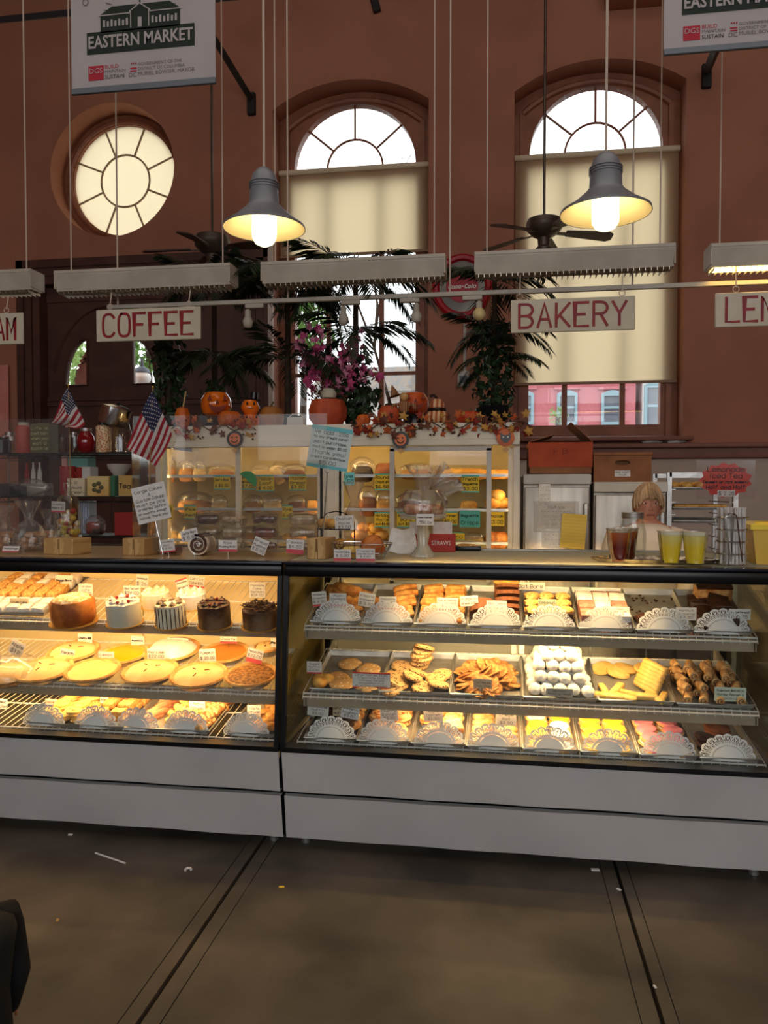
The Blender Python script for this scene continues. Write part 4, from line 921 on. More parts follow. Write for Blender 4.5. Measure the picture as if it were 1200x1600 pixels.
for s, t, px, py, w, h, ln, lab, k in (
 (0, .1, 30, 945, 32, 20, ['Crumb Cake', '$ 3.75'], 'card reading Crumb Cake in front of the powdered squares', dict(m=MATS['tan_card'])),
 (0, .75, 100, 907, 30, 16, ['Pecan Bars'], 'glowing card at the back of the wide pan reading Pecan Bars', {}),
 (0, .5, 134, 923, 24, 22, ['Caramel', 'Cake', '$ 28.00'], 'card reading Caramel Cake on the brown cake', dict(stripe=.15)),
 (0, .5, 206, 923, 28, 16, ['Red Velvet', '$24.00'], 'card reading Red Velvet over the white cake', {}),
 (0, .8, 222, 908, 20, 20, ['Coconut', '$ 26'], 'card reading Coconut over the peaked cream cake', dict(ang=6)),
 (0, .55, 286, 917, 20, 26, ['Chocolate', 'Mousse', '$24.00'], 'tilted card reading Chocolate Mousse on the striped cake', dict(ang=-18, border=STRIPE)),
 (0, .8, 307, 909, 26, 18, ['Carrot', 'Cake $26'], 'card reading Carrot Cake over the low white cake', dict(ang=6, stripe=.15)),
 (0, .55, 402, 922, 26, 24, ['Chocolate', 'Cake', 'German', '$28.00'], 'card reading German Chocolate Cake over the dark shavings', {}),
 (1, .2, 26, 1013, 24, 24, ['Apple', '$18'], 'tilted white card at the far left of the pie shelf', dict(ang=25)),
 (1, .45, 105, 1024, 24, 20, ['Peach', '$18'], 'card reading Peach in front of the golden back-row pie', dict(ang=8)),
 (1, .9, 133, 997, 24, 14, ['Cherry $18'], 'small card reading Cherry behind the back-row pies', {}),
 (1, .45, 166, 1029, 26, 22, ['Lemon', 'Custard', '$18'], 'card reading Lemon Custard beside the yellow pie', {}),
 (1, .9, 215, 1001, 22, 14, ['Sweet Potato'], 'small card reading Sweet Potato behind the yellow pie', {}),
 (1, .9, 278, 1003, 34, 12, ['Coconut Cream'], 'card reading Coconut Cream above the white pie', {}),
 (1, .45, 244, 1022, 30, 16, ['Key Lime', '$22.00'], 'card reading Key Lime in front of the white pie', {}),
 (1, .45, 324, 1024, 27, 20, ['Pumpkin', '$ 20.00'], 'card reading Pumpkin on the orange pie', dict(ang=-5)),
 (1, .9, 357, 1000, 27, 10, ['Chess Pie'], 'small red-edged card behind the orange pie', dict(stripe=.3)),
 (1, .4, 398, 1025, 26, 22, ['Pecan Pie', '$22.00'], 'tilted card reading Pecan Pie above the nubbly pie', dict(ang=12, stripe=.3)),
 (1, .8, 427, 1004, 8, 14, ['Pie'], 'narrow card half hidden by the case corner', {}),
 (2, .4, 80, 1100, 20, 16, ['Danish', '$3.50'], 'pinkish card among the sugared danishes', dict(m=mat('pink_card', (232, 190, 176), rough=.8))),
 (2, .55, 168, 1098, 25, 20, ['Baklava', '$3.50'], 'bright card above the flaky squares', {}),
 (2, .35, 308, 1106, 26, 22, ['Cherry', 'Strudel', '$ 3.50'], 'card reading Cherry Strudel over the cinnamon twists', {}),
 (2, .4, 397, 1112, 22, 20, ['Apple', 'Strudel', '$3.50'], 'card reading Apple Strudel in the case corner', {}),
 (2, .4, 5, 1100, 14, 16, ['Bear', 'Claw'], 'card at the far left edge of the lowest shelf', {})):
    scard(s, t, px, py, w, h, ln, lab, **k)
# ================================================================ ON THE COUNTER
ZK = 1.2605
def top(px, Y): return Vector((at(px, 860, Y).x, Y, ZK))
def hpx(px, py, Y): return at(px, py, Y).z-ZK
# sneeze-guard panes held by wooden blocks
def block(px0, px1, Y, lab):
    a, b = top(px0, Y), top(px1, Y); w = (b.x-a.x)*.62; h = hpx(px0, 841, Y)
    o = thing('wooden_block', lab, 'wood block', ((a.x+b.x)/2, Y+.06, ZK), (0, 0, rad(-8)))
    for s in (-1, 1): G().rbox((s*(w/4+.003), 0, h/2), (w/2-.006, .14, h), .003, 1).o('block_half', BLOCKW, o)
    G().bx(-.004, .004, -.07, .07, 0, h*.35).o('slot_bridge', BLOCKW, o)
block(55, 136, 3.42, 'light wooden block holding the end of the left glass pane'); block(183, 242, 3.42, 'light wooden block under the glass vase with the flag'); block(474, 522, 3.36, 'square wooden block beside the wire basket')
def pane(px0, px1, pyt, Y, lab, t=.008):
    a, b = top(px0, Y), top(px1, Y); tag(G().bx(a.x, b.x, Y, Y+t, ZK+.02, at((px0+px1)/2, pyt, Y).z).o('glass_guard', clear('guard_glass', (.94, .93, .91), .006, .02, diff=.03), smooth=False), lab, 'glass panel')
pane(-60, 110, 655, 3.49, 'upright glass guard at the left end of the counter'); pane(209, 511, 648, 3.47, 'wide upright glass guard in front of the clamshell boxes')
# flags
FR = mat('flag_red', (160, 34, 44), (140, 26, 36), .8, scale=20); FW = mat('flag_white', (206, 196, 188), (190, 180, 172), .8, scale=20); FB = mat('flag_blue', (36, 40, 74), (28, 30, 60), .8, scale=20)
def flag(A, B, C, D, base, Y, lab, fold=.012):
    P = [at(*q, Y) for q in (A, B, C, D)]; bs = Vector((at(base[0], base[1], Y).x, Y, ZK)) if base else P[0]
    o = thing('small_flag', lab, 'flag', bs, group='small flags on sticks')
    def S(u, v):
        p = P[0]*(1-u)*(1-v)+P[1]*u*(1-v)+P[2]*u*v+P[3]*(1-u)*v
        return p+Vector((0, fold*sin(v*9+u*2)*(.3+u)-.003, fold*.5*sin(u*5+v*3)))-bs
    for k in range(13):
        g = G(); V = []; n = 12; v0, v1 = k/13, (k+1)/13; u0 = .42 if k < 7 else 0
        for i in range(n+1): u = u0+(1-u0)*i/n; V += [S(u, v0), S(u, (v0+v1)/2), S(u, v1)]
        g.add(V, [q for i in range(n) for q in ((3*i, 3*i+3, 3*i+4, 3*i+1), (3*i+1, 3*i+4, 3*i+5, 3*i+2))]).o('stripe', FR if k % 2 == 0 else FW, o)
    n = 8; V = [S(.42*i/n, 7/13*j/n) for i in range(n+1) for j in range(n+1)]
    c = G().add(V, [(i*(n+1)+j, (i+1)*(n+1)+j, (i+1)*(n+1)+j+1, i*(n+1)+j+1) for i in range(n) for j in range(n)]).o('canton', FB, o); g = G()
    for i in range(9):
        for j in range(6 if i % 2 == 0 else 5):
            u = .42*(j+.5+(.5 if i % 2 else 0))/6; v = 7/13*(i+.5)/9; q = S(u, v)+Vector((0, -.003, 0)); r = .0042
            g.add([q+Vector((r*sin(2*PI*a/10)*(1 if a % 2 == 0 else .45), 0, r*cos(2*PI*a/10)*(1 if a % 2 == 0 else .45))) for a in range(10)], [tuple(range(10))])
    g.o('stars', FW, c, smooth=False)
    tp = P[0]-bs; G().tube([(0, .004, 0), tp*.5+Vector((0, .004, 0)), tp+Vector((0, .004, .012))], .003, 6).o('flag_stick', mat('stick_wood', (150, 118, 74), rough=.6), o); G().ball(tp+Vector((0, .004, .016)), .006, 8, 5).o('finial', mat('gold_tip', (210, 170, 60), rough=.3, metal=.8), o)
flag((238, 610), (195, 697), (246, 731), (269, 680), (229, 850), 3.44, 'small striped flag leaning over the handwritten cake notice')
flag((106, 606), (78, 656), (108, 672), (133, 664), (112, 850), 3.72, 'small drooping striped flag behind the left glass guard', .02)
# vase with notice
p = top(226, 3.56); v = thing('glass_vase', 'tall square glass vase behind the cake notice', 'vase', p); h = hpx(226, 702, 3.56)
G().lathe([(.058, 0), (.06, h), (.056, h), (.054, .012), (0, .012)], 4, M=RZ(PI/4)).o('vase_glass', JARG, v, smooth=False)
card(236, 786, 56, 58, ['Large Cakes', '&', 'Custom Cakes', 'must be pre', 'ordered 24 hrs', 'or country enough', 'notice. Thank you'], 3.42, 'tilted white handwritten notice about pre-ordering custom cakes', ang=-13, zb=ZK, name='paper_notice', cat='notice', fill=.66)
p = at(252, 750, 3.75); g_ = G().prism(arc(0, 0, .05, 0, 170, 10), 0, .004).o('green_paper', mat('green_paper', (46, 150, 84), rough=.7)); g_.location = (p.x, 5.1, at(252, 752, 5.1).z); g_.rotation_euler = (0, .6, 0); g_.scale = (1.4, 1, 1.4); tag(g_, 'green paper half-disc hanging on the bread cabinet corner', 'paper tag')
# sweets dome jar and bagged goods on the left
p = top(107, 3.62); j = thing('candy_jar', 'glass dome jar of coloured sweets behind the wooden block', 'jar', p); h = hpx(107, 752, 3.62)
G().lathe([(.062, 0), (.068, .02), (.068, h*.55), (.05, h*.75), (.02, h*.83), (.012, h*.86), (.022, h*.92), (.02, h*.98), (0, h)], 22).o('jar_glass', JARG, j)
SW = [mat('sweet_%s' % n, c, rough=.4) for n, c in (('orange', (226, 140, 60)), ('yellow', (228, 196, 90)), ('red', (190, 70, 60)), ('cream', (232, 214, 180)))]; ms = [G().ball((0, 0, 0), .016, 7, 5).me('sweet', q) for q in SW]
for k in range(70):
    a = rnd(0, 6.28); q = .048*random.random()**.4; mo('sweet', random.choice(ms), j, None, (q*cos(a), q*sin(a), .018+h*.55*random.random()))
card(91, 792, 23, 17, ['Gummy', 'Bears $3'], 3.52, 'small white card clipped on the dome jar of sweets', ang=2, zb=ZK, stripe=.15)
BAGC = mat('bag_pretzels', (206, 150, 92), (170, 110, 60), .6, scale=12, bump=.5)
for px, py, w, Y, lab in ((46, 782, .15, 3.6, 'clear gathered bag of cookies beside the dome jar'), (75, 795, .11, 3.75, 'smaller clear bag of sweets just behind the dome jar'), (6, 790, .13, 3.62, 'clear bag of pretzels at the far left counter edge')):
    p = top(px, Y); b = thing('gift_bag', lab, 'bag', p); h = hpx(px, py, Y); mo('bag_film', bagmesh('bag_film', w, h, w*.8, px), b)
    mb = G().ball((0, 0, .02), (.024, .02, .016), 9, 6, nz(3, .15)).me('bagged_cookie', BAGC)
    for k in range(12): a = k*2.4; mo('bagged_cookie', mb, b, None, (w*.3*cos(a)*(k % 3)/2, w*.25*sin(a)*(k % 3)/2, .006+.028*(k//4)), (rnd(-.5, .5), rnd(-.5, .5), k))
card(17, 858, 28, 10, ['Pretzel bags'], 3.4, 'low white card in front of the clear bags', lean=.5, zb=ZK, stripe=.2)
# clamshells
def clam(px, py, Y, lab, fill, w=.13, d=.11, h=.066, z=None, fshape='slab'):
    p = top(px, Y); z = ZK if z is None else z; c = thing('clamshell_box', lab, 'plastic box', (p.x, Y, z), (0, 0, rnd(-.15, .15)), 'clear clamshell boxes')
    fn = lambda a, zz: (abs(cos(a))**6+abs(sin(a))**6)**(-1/6)*(1+.025*cos(24*a))
    M = SCL(1, d/w, 1)
    G().lathe([(w*.38, 0), (w*.4, .004), (w*.46, h*.45), (w*.5, h*.47)], 48, fn=fn, M=M, cap=False).o('box_base', SHELL, c); G().lathe([(w*.5, h*.48), (w*.46, h*.5), (w*.42, h*.93), (w*.38, h), (0, h*.98)], 48, fn=fn, M=M).o('box_lid', SHELL, c)
    if fshape == 'slab': G().rbox((0, 0, h*.42), (w*.72, d*.7, h*.7), .012, 2).o('cake_piece', fill, c)
    else:
        mb = G().ball((0, 0, 0), (w*.19, w*.17, h*.22), 10, 6, nz(3, .2)).me('pastry_piece', fill)
        for k in range(6): mo('pastry_piece', mb, c, None, (w*.23*(k % 3-1), d*.2*(1 if k//3 else -1), h*.36+rnd(0, h*.15)), (rnd(-.4, .4), rnd(-.4, .4), k))
    return c
F1, F2, F3, F4 = [mat('clam_'+n, a, b, .7, scale=26, bump=.4) for n, a, b in (('choc', (70, 40, 28), (104, 64, 40)), ('tan', (196, 166, 122), (226, 208, 176)), ('red', (110, 40, 26), (150, 74, 44)), ('cream', (226, 208, 168), (196, 166, 120)))]
for px, fs, nm in ((326, (F2, F1), 'dark cake'), (366, (F4, F4, F2), 'pale pudding'), (415, (F3, F3, F1), 'bread pudding'), (474, (F2, F4), 'cream rolls')):
    for k, f in enumerate(fs):
        ww = .148 if px == 474 else .135; lev = k+(1 if len(fs) == 2 else 0); pos = ['bottom', 'middle', 'top'][lev]
        if len(fs) == 2 and k == 0: clam(px, 0, 3.74, 'clear clamshell box of %s, bottom of its stack behind the cards' % nm, f, w=ww, z=ZK, fshape='b')
        clam(px, 0, 3.74, 'clear clamshell box of %s, %s of its stack' % (nm, pos), f, w=ww, z=ZK+.0665*lev, fshape='slab' if k % 2 else 'b')
for px in (268,): clam(px, 0, 3.52, 'low flat clamshell box of dark slices beside the cake roll', F3, .125, .1, .045)
p = top(316, 3.5); r = .053; sr = thing('cake_roll', 'wrapped chocolate cake roll with a cream spiral', 'cake', p); mo('sponge_spiral', m_spiral(r, .12, 2.3, F1, 'sponge_spiral', .3), sr); G().lathe([(r*.93, -.055), (r*.93, .055)], 28, M=T(0, 0, r) @ RX(PI/2)).o('cream_spiral', CREAM, sr); G().ball((0, 0, r), (r*1.08, .075, r*1.0), 18, 10, nz(8, .05)).o('plastic_wrap', SHELL, sr)
for px, py, w, h, ln, lab, k in ((261, 853, 25, 20, ['Chocolate', 'Roll', '$ 4.00'], 'tilted card on the low flat clamshell', dict(ang=-8, stripe=.12)), (296, 836, 28, 18, ['Jelly Roll', '$ 5.50'], 'tilted card over the chocolate cake roll', dict(ang=-14)),
  (356, 853, 30, 18, ['Rice', 'Pudding $4.50'], 'card reading Rice Pudding before the clamshell stacks', dict(stripe=.22)), (406, 853, 24, 24, ['Bread', 'Pudding', '$ 5.50'], 'diamond-turned card reading Bread Pudding', dict(ang=22)), (461, 854, 28, 22, ['Cannoli', '$4.50'], 'card reading Cannoli next to the square wooden block', dict(stripe=.3, ang=3))):
    card(px, py, w, h, ln, 3.44, lab, zb=ZK, **k)
# credit card notice on a wire stand
n_ = card(515, 700, 66, 66, ['We add .25c', 'to any credit card/', 'debit purchase,', 'that is under $5.00', 'Thank you!', 'Credit Card Minimum', '$5.00'], 3.5, 'pale blue edged handwritten notice about the credit card minimum', ang=9, name='card_notice', cat='notice', m=mat('pale_blue_paper', (206, 218, 212), rough=.8), pick=False, border=mat('aqua_edge', (110, 190, 196), rough=.7), fill=.7)
p = at(515, 700, 3.5); b = top(502, 3.5); w_ = thing('wire_sign_stand', 'thin wire stand holding up the credit card notice', 'sign stand', b)
G().tube([(0, .004, .0), (p.x-b.x-.012, .006, at(508, 738, 3.5).z-ZK)], .003, 6).o('stem', CHROME, w_); G().tube([(p.x-b.x-.012+.012*cos(a*.7), .0, at(508, 735, 3.5).z-ZK+.012*sin(a*.7)) for a in range(20)], .0016, 5).o('clip_coil', CHROME, w_); G().lathe([(.04, 0), (.04, .004), (.006, .008), (.003, .02)], 16).o('base', CHROME, w_)
# wire basket of pound cake
p = top(566, 3.42); b = thing('wire_basket', 'shallow flared wire basket of pound cakes by the counter edge', 'basket', p); R1, R2, hb_ = .105, .15, .075
def rr(w, d, z, n=28): return [(w*cos(2*PI*k/n)*(abs(cos(2*PI*k/n))**4+abs(sin(2*PI*k/n))**4)**-.25, d*sin(2*PI*k/n)*(abs(cos(2*PI*k/n))**4+abs(sin(2*PI*k/n))**4)**-.25, z) for k in range(n)]
g = G()
for w, d, z in ((.1, .06, .004), (.115, .07, .03), (.135, .085, .07)): g.tube(rr(w, d, z), .0022, 5, closed=True)
g.o('hoops', CHROME, b); g = G()
for a, c_ in zip(rr(.1, .06, .004, 36), rr(.135, .085, .07, 36)): g.tube([a, c_], .0014, 4)
g.o('ribs', CHROME, b)
o = put('pound_cake', m_loaf(.1, .07, .075, mat('pound_cake', (238, 206, 116), (214, 168, 78), .7, scale=20, bump=.3), 'pound_cake'), T(p.x-.045, p.y-.01, ZK+.02), (0, 0, 0), (0, 0, .3), 'yellow wrapped pound cake in the wire basket', 'cake')
o = put('upside_down_cake', G().rbox((0, 0, .035), (.1, .07, .07), .014, 3).ball((0, 0, .07), (.045, .03, .02), 10, 6).me('upside_down_cake', mat('pineapple_cake', (206, 120, 48), (170, 84, 28), .5, scale=18, bump=.3)), T(p.x+.06, p.y, ZK+.022), (0, 0, 0), (.25, -.35, .2), 'brown pineapple cake wedge tilted in the wire basket', 'cake')
card(535, 868, 27, 19, ['Pound Cake', '$ 5.00'], 3.31, 'card reading Pound Cake on the basket front', zb=ZK, stripe=.28); card(571, 867, 30, 20, ['Pineapple', 'Upside Down', '$ 4.50'], 3.31, 'card reading Pineapple Upside Down on the basket front', zb=ZK, stripe=.2)
card(538, 817, 30, 23, ['Challah', 'Rolls', '$3.50'], 3.85, 'white card reading Challah Rolls on the wire tiers', ang=-3, zb=ZK)
# tiered wire rack with bagged rolls
p = top(525, 3.9); b = thing('wire_tier_rack', 'black wire tier rack with rolls behind the wire basket', 'rack', p); g = G()
for z, w in ((.006, .1), (.11, .09)):
    g.tube(rr(w, .07, z), .003, 5, closed=True)
    for k in range(-3, 4): g.tube([(w*k/3.6, -.066, z), (w*k/3.6, .066, z)], .0018, 4)
for s in (-1, 1): g.tube([(s*.1, 0, 0), (s*.095, 0, .13), (s*.05, 0, .19), (0, 0, .2)], .003, 5)
g.o('wire_frame', mat('black_wire', (30, 28, 28), rough=.4, metal=.6), b)
mr = m_ball(.034, BREADY, 1, .75, .06, 'challah_roll')
for k in range(8): put('challah_roll', mr, T(p.x, p.y, ZK), (-.06+.04*(k % 4), -.03+.05*((k//2) % 2), (.009 if k < 4 else .115)), (0, 0, k), 'shiny challah roll on the wire tier rack', 'roll', 'challah rolls on the rack')
p = top(553, 3.98); b = thing('bread_bag', 'clear plastic bag of rolls standing on the counter back by the rack', 'bag', p); mo('bag_film', bagmesh('bag_film', .13, hpx(553, 752, 3.98), .09, 3, .7), b); mo('bagged_bread', m_loaf(.1, .07, .09, BREADY, 'bagged_bread'), b, None, (0, 0, .004))
# napkins/paper sheets and red boxes
for k, (px, a) in enumerate(((622, .5), (634, -.4))):
    o = G().bx(-.06, .06, 0, .003, 0, .12).o('paper_sheet', PAPER, smooth=False); o.location = top(px, 3.72+.02*k); o.rotation_euler = (-.25, a*.5, a*.4); tag(o, ['white folded paper sheet propped behind the wire basket', 'second white paper sheet just left of the cake stand'][k], 'paper')
REDB = mat('red_carton', (184, 54, 36), (170, 44, 30), .5, scale=6)
for px, w, lab, tx in ((650, 40, 'red toothpick carton left of the cake stand stem', 'PICK'), (690, 54, 'open red carton right of the cake stand stem', 'STRAWS')):
    p = top(px, 3.86); u = mpp(p); b = thing('red_carton', lab, 'carton', p); h = hpx(px, 834, 3.86)
    G().rbox((0, 0, h/2), (w*u*.8, .07, h), .003, 1).o('carton_body', REDB, b); printed('lettering', tx, h*.35, PAPER, b, (0, -.0365, h*.5)).scale = (.8, 1, 1)
    G().bx(-w*u*.25, w*u*.3, .0, .003, h, h+.06).o('paper_liner', PAPER, b)
# cake stand with wrapped donuts
p = top(661, 3.56); cs = thing('cake_stand', 'ribbed glass pedestal cake stand with paper doily edge', 'cake stand', p); h = hpx(661, 806, 3.56)
STG = mat('pale_pressed_glass', (206, 200, 178), (188, 182, 158), .15, scale=10, spec=.8)
G().lathe([(.055, 0), (.055, .012), (.04, .03), (.022, .06), (.03, h*.55), (.024, h*.7), (.04, h*.92)], 24, fn=lambda a, z: 1+.04*cos(12*a)).o('pedestal', STG, cs); G().lathe([(.04, h*.9), (.1, h*.93), (.112, h*.98), (.112, h), (.1, h*.985), (0, h*.975)], 40, fn=lambda a, z: 1+(.015*cos(20*a) if z > h*.92 else 0)).o('plate', STG, cs)
G().lathe([(.1, h+.001), (.108, h+.008), (.1, h+.004), (0, h+.003)], 60, fn=lambda a, z: 1+.05*abs(sin(9*a))).o('paper_doily', PAPER, cs)
MDC = mat('sugared_bun', (170, 100, 58), (206, 160, 120), .6, scale=22, bump=.3); md = G().ball((0, 0, .025), (.033, .033, .026), 12, 8, lambda u: 1+.05*cos(math.atan2(u.y, u.x)*8)).me('sugared_bun', MDC)
for k in range(7): a = k*PI/3; q = .062 if k < 6 else 0; put('sugared_bun', md, T(p.x, p.y, ZK+h+.005), (q*cos(a), q*sin(a), 0), (0, 0, k), 'brown sugared bun under plastic on the cake stand', 'bun', 'buns on the cake stand')
b = thing('plastic_wrap_bag', 'big crinkled clear bag gathered over the cake stand', 'bag', p+Vector((0, 0, h+.004))); H2 = hpx(661, 728, 3.56)-h
for nm, sc_, rz in (('bag_film', .2, 0),): mo(nm, bagmesh(nm, sc_, H2, .2, 5+rz, .5), b, None, None, (0, 0, rz))
G().lathe([(.02, 0), (.05, .03), (.065, .09), (.075, .12)], 24, fn=lambda a, z: 1+.25*sin(7*a+z*50), M=T(.05, -.02, H2*.5) @ RY(.95), cap=False).o('bag_corner', PLAST, b)
card(664, 812, 27, 18, ['Hamentashen', '.95c by'], 3.44, 'white card reading Hamentashen on the cake stand', zb=ZK)
p = top(730, 3.95); b = thing('black_tray', 'small black plastic tray at the counter back', 'tray', p); G().rbox((0, 0, .012), (.14, .08, .024), .006, 2).o('tray_body', BLACK, b); G().ball((0, 0, .026), (.06, .03, .01), 10, 5, nz(5, .3)).o('crumb_pile', CRUMB, b)
# drinks
p = top(1024, 3.42); tr_ = thing('foil_tray', 'shallow foil serving tray under the four drinks', 'tray', p); G().lathe([(.24, .002), (.262, .012), (.268, .02), (.262, .018), (.235, .006), (0, .006)], 48, fn=lambda a, z: 1+(.012*cos(40*a) if z > .008 else 0), M=SCL(1, .42, 1)).o('tray_foil', mat('silver_foil', (190, 178, 160), (120, 108, 92), .22, .9, scale=30, bump=.5), tr_)
def cup(px, Y, hp, liq, lab, foam, grp):
    p = top(px, Y); c = thing('plastic_cup', lab, 'drink', p+Vector((0, 0, .0075)), group=grp); h = hpx(px, hp, Y)-.008; r0, r1 = h*.27, h*.385
    G().lathe([(r0, 0), (r1, h), (r1+.003, h), (r1+.003, h-.004), (r1-.001, h-.004)], 26).o('cup_wall', clear('cup_plastic', (.97, .97, .96), .06, .05), c); G().lathe([(r0*.96, .003), (r0+(r1-r0)*.5, h*.55), (r0+(r1-r0)*.86, h*.88), (0, h*.88)], 26).o('liquid', liq, c); G().lathe([(r0+(r1-r0)*.86, h*.885), (r1-.002, h*.97), (0, h*.98)], 24).o('ice_top', foam, c)
def drink(n, c1, c2, h):
    m = mat(n, c1, rough=.15, spec=.6, coat=.3); N = m.node_tree.nodes; L = m.node_tree.links; tc = N.new('ShaderNodeTexCoord'); sp = N.new('ShaderNodeSeparateXYZ'); r = N.new('ShaderNodeValToRGB'); mr = N.new('ShaderNodeMath'); mr.operation = 'DIVIDE'; mr.inputs[1].default_value = h
    r.color_ramp.elements[0].color = lin(c1); r.color_ramp.elements[1].color = lin(c2); r.color_ramp.elements[0].position = .5; r.color_ramp.elements[1].position = .9; L.new(tc.outputs['Object'], sp.inputs[0]); L.new(sp.outputs[2], mr.inputs[0]); L.new(mr.outputs[0], r.inputs[0]); L.new(r.outputs[0], N['Principled BSDF'].inputs['Base Color']); return m
TEA = drink('iced_tea', (96, 26, 12), (176, 92, 44), .13); LEMO = drink('lemonade', (255, 222, 50), (246, 230, 140), .13); FOA = mat('ice_foam', (214, 200, 172), (170, 150, 120), .3, scale=40, bump=.5); FOA2 = mat('pale_foam', (240, 236, 206), rough=.4)
cup(967, 3.36, 825, TEA, 'cup of dark iced tea in front of the glass jar', FOA, 'drinks on the foil tray'); cup(978, 3.5, 824, TEA, 'cup of iced tea half hidden behind the other tea', FOA, 'drinks on the foil tray')
cup(1047, 3.33, 829, LEMO, 'cup of yellow lemonade beside the iced tea', FOA2, 'drinks on the foil tray'); cup(1086, 3.31, 830, LEMO, 'cup of yellow lemonade next to the straws', FOA2, 'drinks on the foil tray')
p = top(988, 3.72); j = thing('glass_jar', 'wide glass jar with a metal lid behind the iced tea', 'jar', p); h = hpx(988, 800, 3.72)
G().lathe([(.05, 0), (.06, .01), (.062, h*.55), (.048, h*.82), (.045, h*.88)], 26, cap=False).o('jar_glass', JARG, j); G().lathe([(.049, h*.86), (.05, h*.99), (.046, h), (0, h)], 26).o('lid', STEEL, j)
g = G(); 
for k, (w, z) in enumerate(((.028, .45), (.034, .3), (.03, .26))): g.bx(-w/2+.012, w/2+.012, -.0625, -.062, h*z, h*z+.006)
# straw holder
p = top(1143, 3.36); b = thing('straw_caddy', 'round wire caddy full of wrapped straws', 'caddy', p); h = hpx(1143, 808, 3.36); r = .062; g = G()
for z in (.006, h*.25, h*.5, h*.75, h): g.tube([(r*cos(2*PI*k/24), r*sin(2*PI*k/24), z) for k in range(24)], .0028, 5, closed=True)
g.o('hoops', CHROME, b); g = G()
for k in range(5): a = 2*PI*k/5-.9; g.tube([(r*cos(a), r*sin(a), .004), (r*cos(a), r*sin(a), h)], .0025, 5)
g.tube([(-.02, -r, h*.1)]+[(-.02+.022*cos(rad(180-q)), -r, h*.98+.022*sin(rad(q))) for q in range(0, 181, 20)]+[(.024, -r, h*.1)], .003, 5); g.o('uprights', CHROME, b)
mst = G().tube([(0, 0, 0), (0, 0, .235)], .0055, 6).me('wrapped_straw', mat('straw_paper', (228, 224, 218), (210, 206, 200), .8, scale=20))
for k in range(30):
    q = .05*((k+.5)/30)**.5; a = k*2.4; put('wrapped_straw', mst, T(p.x, p.y, ZK+.004), (q*cos(a), q*sin(a), 0), (rnd(-.06, .06), rnd(-.06, .06), 0), 'paper-wrapped straw standing in the wire caddy', 'straw', 'straws in the caddy')
p = top(1215, 3.48); b = thing('yellow_bin', 'yellow plastic bin at the right end of the counter', 'bin', p, (0, 0, -.1)); h = hpx(1200, 826, 3.48); YB_ = mat('yellow_plastic', (238, 198, 92), (228, 184, 74), .4, scale=3); Q = lambda w, d, z: [(-w, -d, z), (w, -d, z), (w, d, z), (-w, d, z)]
G().add(Q(.1, .09, 0)+Q(.12, .11, h)+Q(.112, .102, h)+Q(.092, .082, .01), [(3, 2, 1, 0)]+[(4*a+k, 4*a+(k+1) % 4, 4*a+4+(k+1) % 4, 4*a+4+k) for a in range(3) for k in range(4)]+[(12, 13, 14, 15)]).o('bin_body', YB_, b, smooth=False); G().add(Q(.13, .12, h)+Q(.13, .12, h+.02)+Q(.1, .09, h+.03), [(0, 1, 2, 3)]+[(4*a+k, 4*a+(k+1) % 4, 4*a+4+(k+1) % 4, 4*a+4+k) for a in range(2) for k in range(4)]+[(8, 9, 10, 11)]).o('bin_lid', mat('bright_yellow_lid', (250, 214, 40), rough=.35), b, smooth=False)
# lemonade notice
ls = thing('lemonade_sign', 'ragged red paper sign reading Lemonade, Iced Tea in a clear sleeve', 'sign', at(1134, 750, 3.95)); u = mpp(at(1134, 750, 3.95))
RP = mat('coral_paper', (226, 84, 66), (214, 70, 56), .7, scale=12); pts = []
for k in range(26): a = 2*PI*k/26; q = 1 if k % 2 else .86; pts.append((38*u*q*cos(a)*(1.05 if abs(cos(a)) > .5 else 1), 28*u*q*sin(a)))
G().prism(pts, 0, .001).o('paper_burst', RP, ls, smooth=False)
g = G(); [g.ribbon([[(x, z+dz_) for x, z in P] for P in write([t], 70*u*sx, 11*u, margin=.01, fill=.86)], .0036, -.0012) for t, dz_, sx in (('Lemonade', 17*u, .8), ('Iced Tea', 6.5*u, .7), ('(sweet or not sweet)', -3*u, 1), ('Half and Half', -11*u, .85))]; g.o('lettering', INK, ls, smooth=False)
G().bx(-12*u, 14*u, -.002, -.001, -26*u, -16*u).o('price_slip', PAPER, ls, smooth=False); G().ribbon([[(x+1*u, z-21*u) for x, z in P] for P in write(['$ 2.25'], 24*u, 9*u, margin=.02, fill=.85)], .0022, -.003).o('price_lettering', INK, ls, smooth=False)
b = top(1146, 3.96); G().tube([(.03, .006, -24*u), (.032, .008, ZK-ls.location.z)], .003, 6).o('wire_post', CHROME, ls); G().lathe([(.04, 0), (.04, .004), (0, .006)], 14, (.032, .008, ZK-ls.location.z)).o('base', CHROME, ls)
G().bx(-44*u, 43*u, -.004, -.0035, -30*u, 31*u).o('clear_sleeve', clear('sleeve_film', (.98, .97, .97), .05, .1), ls, smooth=False)
